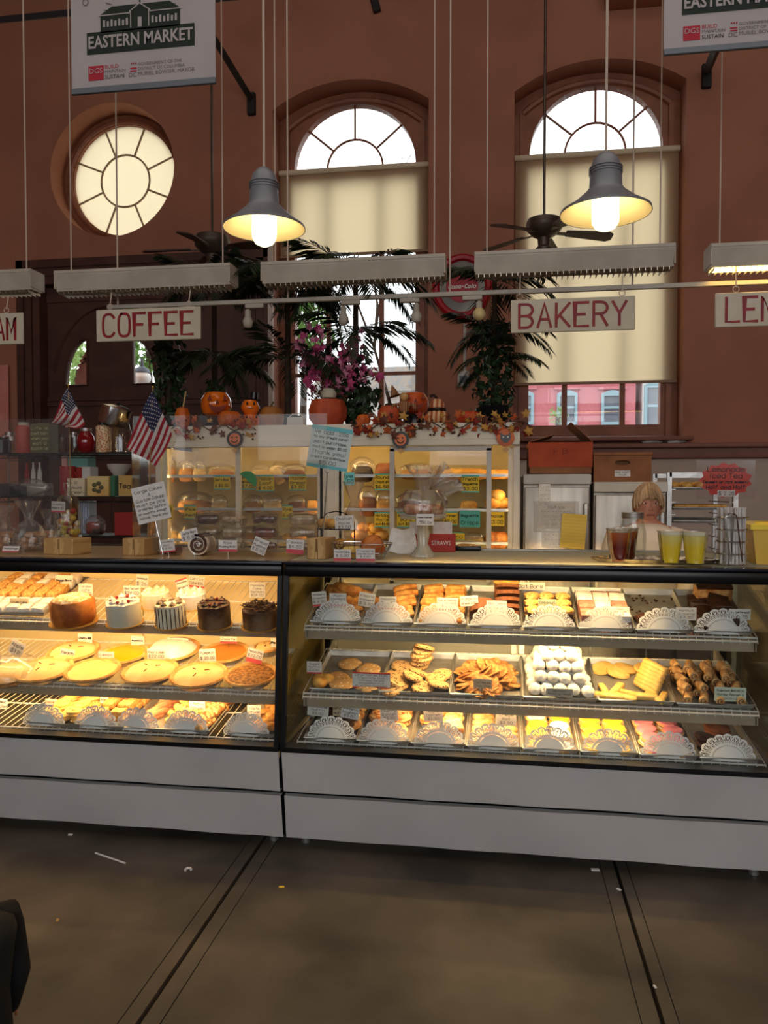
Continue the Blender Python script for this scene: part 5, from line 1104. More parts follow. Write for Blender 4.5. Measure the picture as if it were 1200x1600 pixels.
# ================================================================ BEHIND THE COUNTER
YC = 5.15; zc0 = at(600, 697, YC).z; zc1 = at(600, 662, YC).z; xc0 = at(243, 760, YC).x; xc1 = at(812, 760, YC).x
CABW = mat('cream_cabinet', (226, 216, 196), (212, 202, 180), .45, scale=3); CABI = mat('cabinet_inside', (206, 190, 140), (192, 174, 124), .5, scale=3)
zs = [at(600, y, YC+.06).z for y in (742, 795, 846)]; CT = thing('bread_cabinet', 'long cream glass-fronted bread cabinet behind the counter', 'cabinet', ((xc0+xc1)/2, YC, 0)); ox = (xc0+xc1)/2; L_ = xc1-xc0; h = L_/2
G().bx(-h, h, .0, .7, .04, .92).o('base_cabinet', CABW, CT); G().bx(-h, h, .66, .7, .92, zc1).o('back_panel', CABI, CT); G().bx(-h, h, .0, .7, zc1-.03, zc1).o('top_panel', CABW, CT)
G().bx(-h, h, -.03, .02, zc0, zc1-.01).o('header', CABW, CT); G().rbox((0, -.035, zc0+.02), (L_, .03, .045), .006, 1).o('header_moulding', CABW, CT)
for s in (-1, 1): G().bx(s*h, s*(h-.04), 0, .7, .92, zc0).o('end_post', CABW, CT)
X = lambda px: at(px, 760, YC).x-ox
for px, w in ((372, .035), (500, .04), (533, .03)): G().bx(X(px)-w/2, X(px)+w/2, .0, .03, .92, zc0).o('stile', CABW, CT)
for k, z in enumerate(zs):
    s = G().bx(-h+.04, h-.04, .06, .66, z-.012, z).o('shelf', clear('shelf_glass', (.95, .97, .9), .04, .03) if False else CABI, CT); G().bx(-h+.04, h-.04, .05, .064, z-.016, z+.004).o('shelf_edge', STEEL, s)
CTU = glow('cabinet_tube', (255, 218, 156), 20)
G().tube([(-h+.1, .02, zc0+.02), (h-.1, .02, zc0+.02)], .009, 6).o('lamp_tube', CTU, CT)
G().bx(X(500), X(533), .0, .01, .92, zc0).o('centre_panel', CABW, CT)
for x in (-h+.058, h-.058): G().bx(x-.018, x+.018, .03, .033, .92, zc0).o('lamp_shield', CABW, CT)
for x in (-h+.06, X(507), X(525), h-.06): G().tube([(x, .045, .95), (x, .045, zc0-.02)], .009, 6).o('lamp_tube', CTU, CT)
# framed sliding glass door and fixed panes
a, b = X(613), X(764); zt = zc0-.02; dd = G().bx(a, b, -.012, -.008, .94, zt).o('sliding_door', GLASS, CT, smooth=False)
for x in (a, b): G().bx(x-.016, x+.016, -.022, .0, .93, zt).o('door_stile', WHITE, dd)
for z in (.94, zt): G().bx(a-.016, b+.016, -.022, 0, z-.016, z+.016).o('door_rail', WHITE, dd)
for p0, p1 in ((246, 370), (374, 498)): G().bx(X(p0), X(p1), .004, .008, .93, zc0).o('fixed_pane', GLASS, CT, smooth=False)
def onsh(k, px, dy=.2): return Vector((at(px, 780, YC+dy).x, YC+dy, zs[k]+.001))
LB = [mat('loaf_'+n, a, b, .6, scale=14, bump=.25, bscale=30) for n, a, b in (('tan', (204, 150, 84), (170, 112, 54)), ('brown', (140, 84, 44), (112, 62, 32)), ('gold', (232, 180, 92), (206, 140, 54)), ('white', (232, 206, 156), (208, 170, 108)), ('dark', (62, 46, 36), (44, 32, 26)))]
def bread(k, px, wp, hp, m, lab, dy=.2, bag=True, rz=0, ridg=0, ry=0, nm='bread_loaf'):
    p = onsh(k, px, dy); u = mpp(p); t = thing(nm, lab, 'bread', p, (0, ry, rz)); w, h_ = wp*u, hp*u; mo('crust', m_loaf(w, w*.5, h_, m, 'crust', ridg=ridg), t)
    if bag: G().ball((0, 0, h_*.5), (w*.56, w*.3, h_*.54), 16, 9, nz(7, .09, px)).o('bag_film', SHELL, t)
    return t
for i, (k, px, wp, hp, m, lab, kw) in enumerate((
 (0, 262, 26, 32, 0, 'bagged tall loaf at the cabinet corner on the upper shelf', {}), (0, 292, 26, 24, 0, 'bagged loaf second from the cabinet corner on the upper shelf', {}), (0, 312, 22, 22, 3, 'pale bagged loaf third from the cabinet corner on the upper shelf', {}),
 (0, 346, 42, 18, 0, 'wide flat bagged loaf left of the cabinet stile', {}), (0, 408, 32, 18, 3, 'pale bagged loaf right of the cabinet stile', {}), (0, 432, 32, 22, 3, 'pale oval loaf leaning on its neighbour', dict(ry=.9)), (0, 460, 36, 18, 1, 'brown bagged loaf behind the Italian bread card', {}),
 (0, 566, 36, 28, 4, 'dark bagged pumpernickel under the garland', {}), (0, 602, 34, 36, 1, 'big round brown loaf beside the sliding door', dict(bag=False)), (0, 720, 90, 20, 2, 'long golden baguette lying behind the sliding door', dict(bag=False, ridg=40)), (0, 776, 52, 17, 2, 'golden baguette end right of the sliding door', dict(bag=False, ridg=30)), (0, 650, 50, 18, 0, 'tan loaf behind the left of the sliding door', {}),
 (1, 258, 22, 20, 0, 'bagged loaf at the cabinet corner on the second shelf', {}), (1, 304, 56, 24, 0, 'long bagged sandwich loaf on the second shelf', {}), (1, 342, 26, 20, 3, 'small pale bagged loaf left of the stile on the second shelf', {}), (1, 396, 28, 20, 0, 'bagged loaf right of the stile on the second shelf', {}), (1, 426, 30, 22, 3, 'pale bagged loaf beneath the Italian bread card', {}), (1, 464, 30, 20, 1, 'dark brown bagged loaf beneath the second yellow card', {}), (1, 488, 18, 24, 2, 'golden cut loaf beside the cabinet post', dict(bag=False)),
 (1, 575, 30, 34, 1, 'tall brown loaf left of the sliding door on the second shelf', {}), (1, 600, 26, 28, 2, 'golden bagged loaf next to the sliding door frame', {}), (1, 640, 40, 24, 1, 'brown loaf behind the big clear bag', {}), (1, 732, 30, 24, 2, 'golden sandwich loaf low behind the sliding door', dict(ridg=50, bag=False)),
 (2, 262, 34, 24, 3, 'bright bagged buns at the cabinet corner on the lowest shelf', {}), (2, 292, 30, 22, 3, 'bagged bun loaf second on the lowest shelf', {}), (2, 712, 34, 14, 3, 'flat pale loaf behind the glass door on the lowest shelf', {}), (2, 742, 30, 14, 3, 'flat pale loaf at the glass door edge on the lowest shelf', {}), (2, 640, 36, 18, 0, 'tan loaf behind the cake stand on the lowest shelf', {}), (2, 400, 50, 20, 0, 'long tan loaf behind the clamshells on the lowest shelf', {}), (2, 460, 40, 20, 2, 'golden loaf behind the cannoli boxes on the lowest shelf', {}))):
    bread(k, px, wp, hp, LB[m], lab, **kw)
BUN = m_ball(.05, LB[2], 4, .75, .05, 'bun')
for k in range(9): p = onsh(2 if k < 6 else 1, (560, 578, 596, 568, 587, 575, 770, 784, 777)[k], .16+.06*(k % 2)); put('bun', BUN, T(p.x, p.y, p.z+(.05 if k in (3, 4, 8) else 0.0)+(.05 if k == 5 else 0)), (0, 0, 0), (0, 0, k), ('round shiny bun in the pile by the hot dog roll card' if k < 6 else 'golden challah knot piled at the cabinet end'), 'roll', 'bun pile' if k < 6 else 'challah knots', 1 if k < 6 else 1.15)
cr = m_loaf(.17, .1, .13, mat('crusty_loaf', (166, 92, 40), (206, 140, 70), .6, scale=22, bump=.6), 'crusty_loaf', ridg=25); p = onsh(2, 776, .2); put('crusty_loaf', cr, T(*p), (0, 0, 0), (0, 0, 0), 'dark crusty loaf low at the cabinet end', 'bread')
YEL = mat('yellow_card', (238, 196, 44), rough=.7); TEAL = mat('teal_card', (92, 180, 166), rough=.7); CYAN = mat('cyan_card', (120, 206, 210), rough=.7)
for px, py, w, h_, ln, m, lab in (
 (347, 754, 26, 22, ['Soft Roll', '6 $3.50'], YEL, 'yellow price card left of the cabinet stile'), (388, 753, 24, 24, ['Plain', 'Brioche', '$7.00'], YEL, 'yellow card reading Plain Brioche by the stile'), (415, 755, 27, 26, ['Italian', 'Loaf', '$ 4.00'], YEL, 'yellow card reading Italian Loaf'), (465, 754, 28, 25, ['Italian', 'Bread', '$3.50'], YEL, 'yellow card reading Italian Bread behind the notice'),
 (597, 753, 24, 26, ['Round', 'Challah', '$6.50'], YEL, 'teal-edged yellow card reading Round Challah'), (543, 748, 22, 20, ['Rye', '4.50'], CYAN, 'cyan card beside the credit card notice'), (735, 756, 27, 27, ['French', 'Baguette', '$3.00'], YEL, 'yellow card reading French Baguette behind the sliding door'),
 (258, 800, 26, 22, ['Buns', '$3'], YEL, 'yellow card over the bright buns'), (297, 800, 20, 22, ['Whole', 'Wheat'], YEL, 'yellow card reading Whole Wheat'), (449, 800, 16, 22, ['Rye', '6 ct'], YEL, 'yellow card behind the clamshell stack'), (598, 812, 26, 24, ['Hotdog', 'Rolls', '6ct $3.50'], YEL, 'yellow card reading Hotdog Rolls'), (635, 812, 30, 24, ['Burger', 'Buns', '6ct $3.50'], YEL, 'yellow card reading Burger Buns'), (704, 810, 22, 22, ['Dinner', '$5.00'], YEL, 'yellow card right of the cake stand'), (734, 811, 32, 26, ['Baguette', 'Crisps'], TEAL, 'teal card with white scribble behind the sliding door'), (775, 811, 26, 22, ['Challah', '$3.00'], YEL, 'yellow card reading Challah at the cabinet end'), (706, 838, 40, 12, ['Matzo'], YEL, 'low yellow card behind the red carton')):
    card(px, py, w, h_, ln, YC+.035, lab, m=m, pick=False, border=TEAL if m is YEL and px not in (258, 775) else None, lw=.0035)
# ---- top of the cabinet: pumpkins
ZP = zc1+.001; YP = YC+.18
def ptop(px, dy=.18): return Vector((at(px, 640, YC+dy).x, YC+dy, ZP))
def pumpkin(px, wp, hp, m, lab, dy=.18, ribs=10, face=False, stem=True, stack=0, z=0, bone=.07, cat='pumpkin', par=None, nm='pumpkin'):
    p = ptop(px, dy); u = mpp(p); r = wp*u/2; h_ = hp*u
    t = thing(nm, lab, cat, p+Vector((0, 0, z)), (0, 0, 0)); PR = [(0, .02), (.45, 0), (.85, .14), (1, .42), (.96, .68), (.7, .92), (.3, .98), (.05, .92)]
    G().lathe([(q*r, zz*h_) for q, zz in PR], 50, fn=lambda a, z_: 1-bone*abs(sin(ribs*a/2))**.6*1.0+bone*.5).o('body', m, t)
    if stem: G().tube([(0, 0, h_*.9), (r*.05, 0, h_*1.05), (r*.18, 0, h_*1.18)], lambda q: r*.1*(1-.3*q), 7).o('stem', mat('pumpkin_stem', (96, 84, 44), rough=.8), t)
    if face: jack(t, r, h_, face)
    return t, r, h_
DARK = mat('carved_dark', (46, 22, 10), rough=.8); WARM = mat('carved_amber', (130, 44, 8), rough=.6)
def jack(t, r, h_, m):
    """carved face on the front, following the round body"""
    def w(x, z): return (x, -(max(.02, r*r-x*x)**.5)*.985*(1-.5*((z/h_-.45)**2))-.004, z)
    def poly(nm, P):
        Q = []
        for i in range(len(P)):
            a, b = P[i], P[(i+1) % len(P)]; Q += [(a[0]+(b[0]-a[0])*k/3, a[1]+(b[1]-a[1])*k/3) for k in range(3)]
        V = [w(*q) for q in Q]; V2 = [(v[0], v[1]+.02, v[2]) for v in V]; n = len(V); c = [sum(q[k] for q in Q)/n for k in (0, 1)]; V += V2+[w(*c)]
        G().add(V, [(i, (i+1) % n, 2*n) for i in range(n)]+[(i, (i+1) % n, n+(i+1) % n, n+i) for i in range(n)]).o(nm, m, t, smooth=False)
    for s in (-1, 1): poly('carved_eye', [(s*r*.5-r*.14, h_*.58), (s*r*.5+r*.14, h_*.58), (s*r*.46, h_*.8)])
    poly('carved_nose', [(-r*.1, h_*.46), (r*.1, h_*.46), (0, h_*.62)])
    poly('carved_mouth', [(-r*.6, h_*.44), (-r*.4, h_*.3), (-r*.2, h_*.3), (-r*.14, h_*.35), (0, h_*.34), (r*.14, h_*.35), (r*.2, h_*.3), (r*.4, h_*.3), (r*.6, h_*.44), (r*.36, h_*.2), (0, h_*.13), (-r*.36, h_*.2)])
t, r, h_ = pumpkin(338, 47, 42, ORANGE2, 'shiny ceramic grinning pumpkin perched above the small pumpkin', .3, 8, WARM, False, z=.085, bone=.03); t.rotation_euler.z = .42
G().lathe([(r*.75, -.005), (r*.8, .02), (r*.5, .03)], 20, (0, 0, -.085)).o('base_ring', ORANGE, t); G().lathe([(r*.7, -.085), (r*.5, 0), (r*.4, .03)], 20).o('plinth', DARK, t)
pumpkin(359, 38, 25, ORANGE, 'small ribbed pumpkin beneath the ceramic one', .1, 12)
t, r, h_ = pumpkin(391, 30, 22, ORANGE2, 'stacked grinning pumpkin pair wearing a black hat', .22, 8, DARK, False, bone=.03); t.rotation_euler.z = .38
G().lathe([(q*r*.98, .02*0+h_*.9+zz*h_*1.15) for q, zz in ((0, .0), (.6, .02), (.95, .3), (1, .5), (.7, .9), (0, 1))], 30, fn=lambda a, z: 1-.03*abs(sin(4*a))).o('upper_pumpkin', ORANGE2, t)
G().lathe([(r*.7, h_*2), (r*.72, h_*2.03), (r*.42, h_*2.06), (r*.4, h_*2.55), (0, h_*2.58)], 20, M=RY(.12)).o('black_hat', BLACK, t)
for s in (-1, 1): G().ball((s*r*.35, -r*.88, h_*1.65), (r*.1, r*.08, h_*.12), 8, 6).o('upper_eye', DARK, t)
G().tube([(r*.5*sin(q), -r*.93*cos(q*.7), h_*1.42-r*.12*cos(q*1.5)) for q in [(-1+.2*k)*.9 for k in range(11)]], r*.05, 5).o('upper_mouth', DARK, t)
pumpkin(424, 40, 36, mat('tan_orange', (176, 112, 46), (150, 90, 34), .6, scale=5), 'large plain orange pumpkin beside the stacked pair', .34, 14)
pumpkin(375, 26, 12, ORANGE3, 'flat little orange gourd on the cabinet edge', .03, 10)
t, r, h_ = pumpkin(285, 24, 34, ORANGE, 'tall orange gourd vase with a stick', .2, 8, stem=False); G().tube([(0, 0, h_*.8), (r*.5, 0, h_*1.7)], .006, 5).o('wooden_stick', BLOCKW, t)
o = G().prism([(-.17, 0), (-.14, .04), (-.05, .1), (.03, .11), (.09, .06), (.17, 0)], -.03, .03).prism([(-.05, .1), (-.02, .13), (.0, .11)], -.01, .01).o('black_bat_ornament', BLACK); o.location = ptop(318, .08); o.scale = (.6, 1, .7); tag(o, 'black winged ornament left of the ceramic pumpkin', 'ornament')
t = thing('white_basket', 'small white lattice basket near the big flower pot', 'basket', ptop(463, .12)); G().rbox((0, 0, .03), (.12, .08, .06), .008, 2).o('basket_body', WHITE, t); G().tube([(-.055, 0, .06), (-.03, 0, .085), (.03, 0, .085), (.055, 0, .06)], .004, 5).o('handle', WHITE, t)
pumpkin(568, 22, 17, ORANGE, 'tiny orange pumpkin right of the flower pot', .1, 10)
t, r, h_ = pumpkin(608, 37, 31, ORANGE3, 'smooth rust-orange pumpkin with a dark leafy stem', .12, 10, stem=False, bone=.015); G().lathe([(r*.4, h_*.93), (r*.3, h_*1.06), (r*.1, h_*1.1), (r*.08, h_*1.3), (0, h_*1.32)], 9, fn=lambda a, z: 1+.4*cos(5*a)).o('leafy_cap', mat('dark_leaf_cap', (50, 48, 30), rough=.8), t)
pumpkin(647, 46, 36, mat('lantern_orange', (222, 98, 40), (204, 80, 30), .35, scale=4), 'tall carved pumpkin lantern with wide grin before the window', .34, 8, WARM, False, z=.09, bone=.03)[0].rotation_euler.z = .2
o = G().lathe([(.07, 0), (.075, .05), (.06, .1)], 16).o('black_pot', BLACK); o.location = ptop(647, .34); o.scale = (1.1, 1.1, .9); tag(o, 'black pot beneath the carved pumpkin lantern', 'pot')
def scare(px, lab, hat, dy=.1):
    t = thing('scarecrow_figure', lab, 'figurine', ptop(px, dy)); C1 = mat('stripe_cloth', (190, 130, 80), (60, 40, 34), .8, scale=30, kind='wave')
    for s in (-1, 1): G().tube([(s*.03, 0, .005), (s*.028, 0, .06), (s*.015, 0, .1)], .014, 7).o('leg', mat('black_cloth', (28, 26, 30), rough=.9), t); G().tube([(s*.03, 0, .14), (s*.07, -.02, .13), (s*.085, -.04, .1)], .012, 7).o('arm', C1, t)
    G().ball((0, 0, .12), (.04, .03, .05), 12, 8).o('body', C1, t); G().ball((0, -.004, .19), (.03, .028, .03), 12, 8).o('head', mat('straw_face', (206, 160, 100), rough=.8), t); G().lathe([(.05, .205), (.03, .21), (.022, .24), (0, .29)], 14, M=RY(hat)).o('pointed_hat', C1, t)
scare(631, 'scarecrow doll in a striped pointed hat beside the rust pumpkin', -.3); 
t, r, h_ = pumpkin(683, 34, 24, mat('striped_pumpkin', (176, 92, 52), (216, 176, 130), .7, scale=9, kind='wave'), 'striped two-tier pumpkin tied with a black ribbon', .14, 10, stem=False); G().lathe([(q*r*.7, h_*.9+zz*h_*.8) for q, zz in ((0, 0), (.9, .1), (1, .45), (.7, .9), (0, 1))], 24).o('upper_pumpkin', MATS['striped_pumpkin'], t); G().tube([(r*.72*cos(2*PI*k/16), r*.72*sin(2*PI*k/16), h_*.95) for k in range(16)], .014, 6, closed=True).o('black_ribbon', BLACK, t); G().tube([(0, 0, h_*1.65), (-.02, 0, h_*1.9), (-.05, 0, h_*1.85)], .01, 6).o('stem', DARK, t)
pumpkin(733, 40, 20, mat('red_orange', (206, 72, 34), (186, 58, 26), .5, scale=5), 'squat red-orange pumpkin left of the black box', .12, 10)
o = G().rbox((0, 0, .065), (.19, .1, .13), .004, 1).bx(-.085, .085, -.052, -.05, .015, .115).o('black_box', mat('matte_black', (16, 16, 17), rough=.9, spec=.1)); o.location = ptop(772, .2); tag(o, 'flat black box standing at the cabinet end', 'box')
# leaves garland
LV = [mat('leaf_'+n, c, c2, .7, scale=20) for n, c, c2 in (('red', (150, 44, 24), (120, 30, 20)), ('orange', (196, 98, 40), (170, 72, 30)), ('brown', (110, 62, 40), (84, 46, 32)), ('gold', (196, 150, 70), (170, 120, 50)))]
def mleaf(m):
    P = []
    for k, q in enumerate((1, .5, .9, .42, .75, .3, .35, .3, .75, .42, .9, .5)): a = PI/2-2*PI*k/12; P.append((q*cos(a), q*sin(a)))
    g = G(); g.add([(0, -.12, 0)]+[(x, .12*(x*x+z*z)-.0, z) for x, z in P], [(0, 1+k, 1+(k+1) % 12) for k in range(12)]); return g.me('leaf', m, smooth=False)
ML_ = [mleaf(m) for m in LV]
def garland(p0, p1, lab, n, yspread):
    t = thing('leaf_garland', lab, 'garland', Vector((at((p0+p1)/2, 680, YC).x, YC-.06, zc1))); V = []
    for k in range(21): f = k/20; V.append((at(p0+(p1-p0)*f, 670, YC-.06).x-t.location.x, .0, -.02+.02*sin(f*23)))
    G().tube(V, .004, 5).o('vine', BARK, t)
    for k in range(n):
        f = random.random(); s = rnd(.028, .05); mo('leaf', random.choice(ML_), t, None, (at(p0+(p1-p0)*f, 670, YC-.06).x-t.location.x, rnd(-.03, .03), rnd(-yspread, .05)), (rnd(-.5, .5), rnd(-1.5, 1.5), rnd(-.6, .6))).scale = (s, s, s)
    bm_ = G().ball((0, 0, 0), .008, 7, 5).me('berry', LV[2])
    for k in range(n//2): mo('berry', bm_, t, None, (at(rnd(p0, p1), 670, YC-.06).x-t.location.x, rnd(-.02, .03), rnd(-yspread, .04)))
garland(268, 400, 'faded autumn leaf garland seen through the glass guard', 34, .1); garland(548, 690, 'autumn leaf garland with berries under the rust pumpkin', 40, .09); garland(690, 830, 'red maple leaf garland at the cabinet end', 46, .09)
def hanger(px, py, r, m, fm, lab, cat_=False):
    p = at(px, py, YC-.07); u = mpp(p); r *= u; t = thing('hanging_ornament', lab, 'ornament', p)
    G().lathe([(r, -.004), (r, .004)], 24, M=RX(PI/2)).o('backing_disc', m, t)
    if not cat_:
        G().lathe([(r*.72, 0), (r*.7, .004)], 22, (0, 0, 0), RX(PI/2) @ T(0, 0, .004)).o('face', fm, t)
        for s in (-1, 1): G().bx(s*r*.28-r*.1, s*r*.28+r*.1, -.011, -.009, r*.12, r*.26).o('eye', DARK, t)
        G().ribbon([[(r*.42*cos(rad(a)), r*.42*sin(rad(a))) for a in range(200, 345, 16)]], r*.12, -.0105).o('smile', DARK, t)
    else:
        G().prism([(-r*.55, r*.6), (-r*.25, r*.3), (r*.25, r*.3), (r*.55, r*.6), (r*.55, -.1*r), (r*.2, -r*.55), (-r*.2, -r*.55), (-r*.55, -.1*r)], -.012, -.005).o('cat_face', BLACK, t)
        for s in (-1, 1): G().bx(s*r*.25-r*.09, s*r*.25+r*.09, -.014, -.012, r*.0, r*.14).o('eye', CREAM, t)
    G().prism([(0, -r), (r*.45, -r*1.3), (0, -r*1.7), (-r*.45, -r*1.3)], -.003, .003).o('paper_tail', mat('tag_tan', (196, 160, 110), rough=.8), t)
    G().tube([(0, .006, r), (0, .03, r+.06)], .0015, 4).o('string', BARK, t)
hanger(367, 686, 13, BLACK, mat('peach_face', (226, 130, 90), rough=.7), 'round pumpkin-face ornament on the left cabinet header'); hanger(626, 687, 13, BLACK, MATS['peach_face'], 'round pumpkin-face ornament at the sliding door corner'); hanger(790, 684, 14, ORANGE, None, 'orange disc ornament with a black cat face', True)
# ---- artificial palms and flowers standing on the cabinet
def frond_me(L, n, seed, droop):
    g = G(); rs = random.Random(seed); P = []
    for i in range(13): t = i/12; P.append(Vector((L*t*(1-.12*t), 0, L*(.42*t-droop*t*t))))
    g.tube(P, lambda t: .006*(1-.8*t), 4)
    for i in range(n):
        t = .15+.85*i/n; k = min(11, int(t*12)); p = P[k].lerp(P[k+1], t*12-k); d = (P[k+1]-P[k]).normalized(); l = L*.36*(1-abs(t-.45)*1.05)+.03
        for s in (-1, 1):
            e = (d*.75+Vector((0, s*.8, -.25+rs.uniform(-.12, .12)))).normalized(); q = p+e*l+Vector((0, 0, -.12*l)); m_ = p+e*l*.5; w = .016; sd = d*w
            g.add([p-sd*.4, m_-sd, q, m_+sd], [(0, 1, 2, 3)])
    return g.me('frond', GREEN, smooth=False)
FRS = [frond_me(.86, 30, 1, .55), frond_me(.8, 28, 2, .8), frond_me(.68, 26, 3, .25)]
def ivy(g, c, r, z0, z1, n):
    for k in range(n):
        a = rnd(0, 6.28); q = r*rnd(.55, 1.1); z = rnd(z0, z1); s = rnd(.022, .04); M = T(c[0]+q*cos(a), c[1]+q*sin(a), z) @ Euler((rnd(-1, 1), rnd(-1, 1), a+PI/2+rnd(-.6, .6))).to_matrix().to_4x4()
        g.add([(0, 0, s), (s*.8, .004, .2*s), (s*.45, 0, -.8*s), (0, .006, -.3*s), (-s*.45, 0, -.8*s), (-s*.8, .004, .2*s)], [(0, 1, 2, 3), (0, 3, 4, 5)], M)
def palm(px, ytop, lab, nf, tiers, iv=None, dy=.42, seed=0, lean=0):
    random.seed(seed); p = ptop(px, dy); H_ = at(px, ytop, YC+dy).z-ZP; t = thing('artificial_palm', lab, 'plant', p, group='palms on the bread cabinet')
    G().lathe([(.07, 0), (.09, .1), (.1, .11), (.085, .1), (0, .095)], 16).o('pot', BLACK, t); G().tube([(0, 0, .08), (lean*.4, 0, H_*.5), (lean, 0, H_)], lambda q: .026-.008*q, 8).o('trunk', BARK, t)
    for fz, n, sc in tiers:
        for k in range(n):
            a = 2*PI*(k+rnd(-.25, .25))/n+seed; q = rnd(.85, 1.1)*sc; mo('frond', FRS[(k+seed) % 3], t, None, (lean*fz, 0, H_*fz), (0, rnd(-.25, .25), a)).scale = (q, q, q)
    if iv:
        g = G()
        for z0, z1, r, n in iv: ivy(g, (0, 0), r, z0*H_, z1*H_, n)
        o = g.o('ivy', IVY, t, smooth=False); o['kind'] = 'stuff'
palm(336, 440, 'dark artificial palm behind the COFFEE sign and fan', 9, ((1, 11, .72), (.5, 9, .6)), ((.0, .35, .1, 60),), seed=2, dy=.6)
palm(450, 450, 'slim artificial palm at the left edge of the middle window', 8, ((1, 11, .8), (.5, 10, .75)), None, seed=5, dy=.5)
palm(556, 430, 'tall artificial palm in the middle window', 10, ((1, 13, .85), (.62, 9, .72)), ((.0, .5, .12, 170), (.1, .3, .2, 110)), seed=7)
palm(772, 440, 'bushy ivy-wrapped palm under the red ringed mirror', 10, ((1, 9, .74), (.66, 7, .6), (.45, 6, .5)), ((.0, .72, .14, 330),), seed=11)
t = thing('ivy_column', 'upright ivy column beside the door light', 'plant', ptop(264, .4)); g = G(); ivy(g, (0, 0), .12, .02, at(264, 515, YC+.4).z-ZP, 330); o = g.o('ivy_leaves', IVY, t, smooth=False); o['kind'] = 'stuff'; G().lathe([(.1, 0), (.12, .1), (.1, .1)], 14).o('pot', BLACK, t); G().tube([(0, 0, .05), (0, 0, at(264, 520, YC+.4).z-ZP)], .03, 7).o('moss_pole', BARK, t)
# pot of pink blossoms
random.seed(4); p = ptop(512, .26); t = thing('flower_pot', 'rust pumpkin-shaped pot of pink blossoms and dried sprigs', 'plant', p); u = mpp(p); G().lathe([(20*u, 0), (30*u, 14*u), (31*u, 28*u), (26*u, 42*u), (22*u, 40*u), (0, 38*u)], 40, fn=lambda a, z: 1-.05*abs(sin(5*a))).o('pot', ORANGE3, t)
PKB = mat('pink_blossom', (206, 84, 132), (176, 56, 104), .6, scale=12); PK2 = mat('pale_blossom', (226, 150, 176), (206, 110, 148), .6, scale=12); pm = []
for m in (PKB, PK2):
    g = G()
    for k in range(5): g.add([(0, -.004, 0), (.012, .004, .008), (.0, .008, .03), (-.012, .004, .008)], [(0, 1, 2, 3)], RY(2*PI*k/5))
    pm.append(g.me('blossom', m, smooth=False))
for k in range(15):
    tx = rnd(-70, 82)*u; tz = (rnd(88, 152)-abs(tx/u)*.25)*u; ty = rnd(-.12, .12); pts = [Vector((tx*q**1.4, ty*q, 38*u+(tz-38*u)*(q**.8))) for q in [i/8 for i in range(9)]]; G().tube(pts, .004, 4).o('stem', BARK, t)
    for j in range(13): q = pts[random.choice((4, 5, 6, 7, 8, 8))]; o = mo('blossom', random.choice(pm), t, None, q+Vector((rnd(-.06, .06), rnd(-.05, .05), rnd(-.05, .06))), (rnd(-.8, .8), rnd(-2, 2), rnd(-1, 1))); s = rnd(.8, 1.35); o.scale = (s, s, s)
g = G()
for k in range(150): a = rnd(0, 6.28); q = rnd(.2, 1); e = Vector((q*.16*cos(a), q*.12*sin(a), 38*u+rnd(.02, .17)*(1.2-q*.6))); g.tube([(e.x*.3, e.y*.3, 36*u), e], .0018, 3); g.ball(e, .008, 5, 4)
o = g.o('dried_sprigs', LV[2], t, smooth=False); o['kind'] = 'stuff'
g = G(); ivy(g, (.1, .05), .1, 40*u, 90*u, 60); o = g.o('leaves', IVY, t, smooth=False); o['kind'] = 'stuff'
o = G().lathe([(.0, 0), (.05, .01), (.06, .04), (.04, .075), (0, .08)], 20, fn=lambda a, z: 1-.06*abs(sin(4*a))).o('white_pumpkin', mat('pale_pumpkin', (206, 200, 176), rough=.6), t); o.location = (.02, -.06, 42*u)
# ================================================================ LEFT WIRE SHELVING AND ITS JARS
YL = 5.2; zl_ = [at(110, y, YL+.1).z for y in (708, 776, 836)]; xa, xb = at(-40, 740, YL).x, at(232, 740, YL).x
DW = mat('dark_wire', (70, 64, 58), rough=.4, metal=.7); ws = thing('wire_shelving', 'dark wire shelving unit with jars at the left behind the counter', 'shelf', ((xa+xb)/2, YL, 0)); hw = (xb-xa)/2
for s in (-1, 1):
    for y in (.03, .4): G().tube([(s*hw, y, 0), (s*hw, y, zl_[0]+.1)], .012, 8).o('post', CHROME, ws)
for z in zl_+[.5]:
    g = G()
    for y in (.02, .41): g.tube([(-hw, y, z-.005), (hw, y, z-.005)], .005, 5); g.tube([(-hw, y, z-.04), (hw, y, z-.04)], .004, 5); g.tube([(-hw+2*hw*k/40, y, z-.005-.035*(k % 2)) for k in range(41)], .0025, 4)
    for k in range(36): x = -hw+2*hw*k/35; g.tube([(x, .02, z), (x, .41, z)], .0025, 4)
    g.o('shelf', DW, ws)
def sp(k, px, dy=.18): return Vector((at(px, 740, YL+dy).x, YL+dy, zl_[k]+.003))
def hh(k, px, py, dy=.18): return at(px, py, YL+dy).z-zl_[k]
def jar(k, px, wp, yt, lab, body, lid=None, nm='jar', prof=None, cat='jar', dy=.18, n=24, lettering=None):
    p = sp(k, px, dy); u = mpp(p); r = wp*u/2; h_ = hh(k, px, yt, dy); t = thing(nm, lab, cat, p); pr = prof or [(.92, 0), (1, .04), (1, .86), (.8, .9)]
    G().lathe([(a*r, z*h_) for a, z in pr], n).o('body', body, t)
    if lid: G().lathe([(r*.62, h_*.88), (r*.64, h_), (0, h_)], n).o('lid', lid, t)
    return t, r, h_
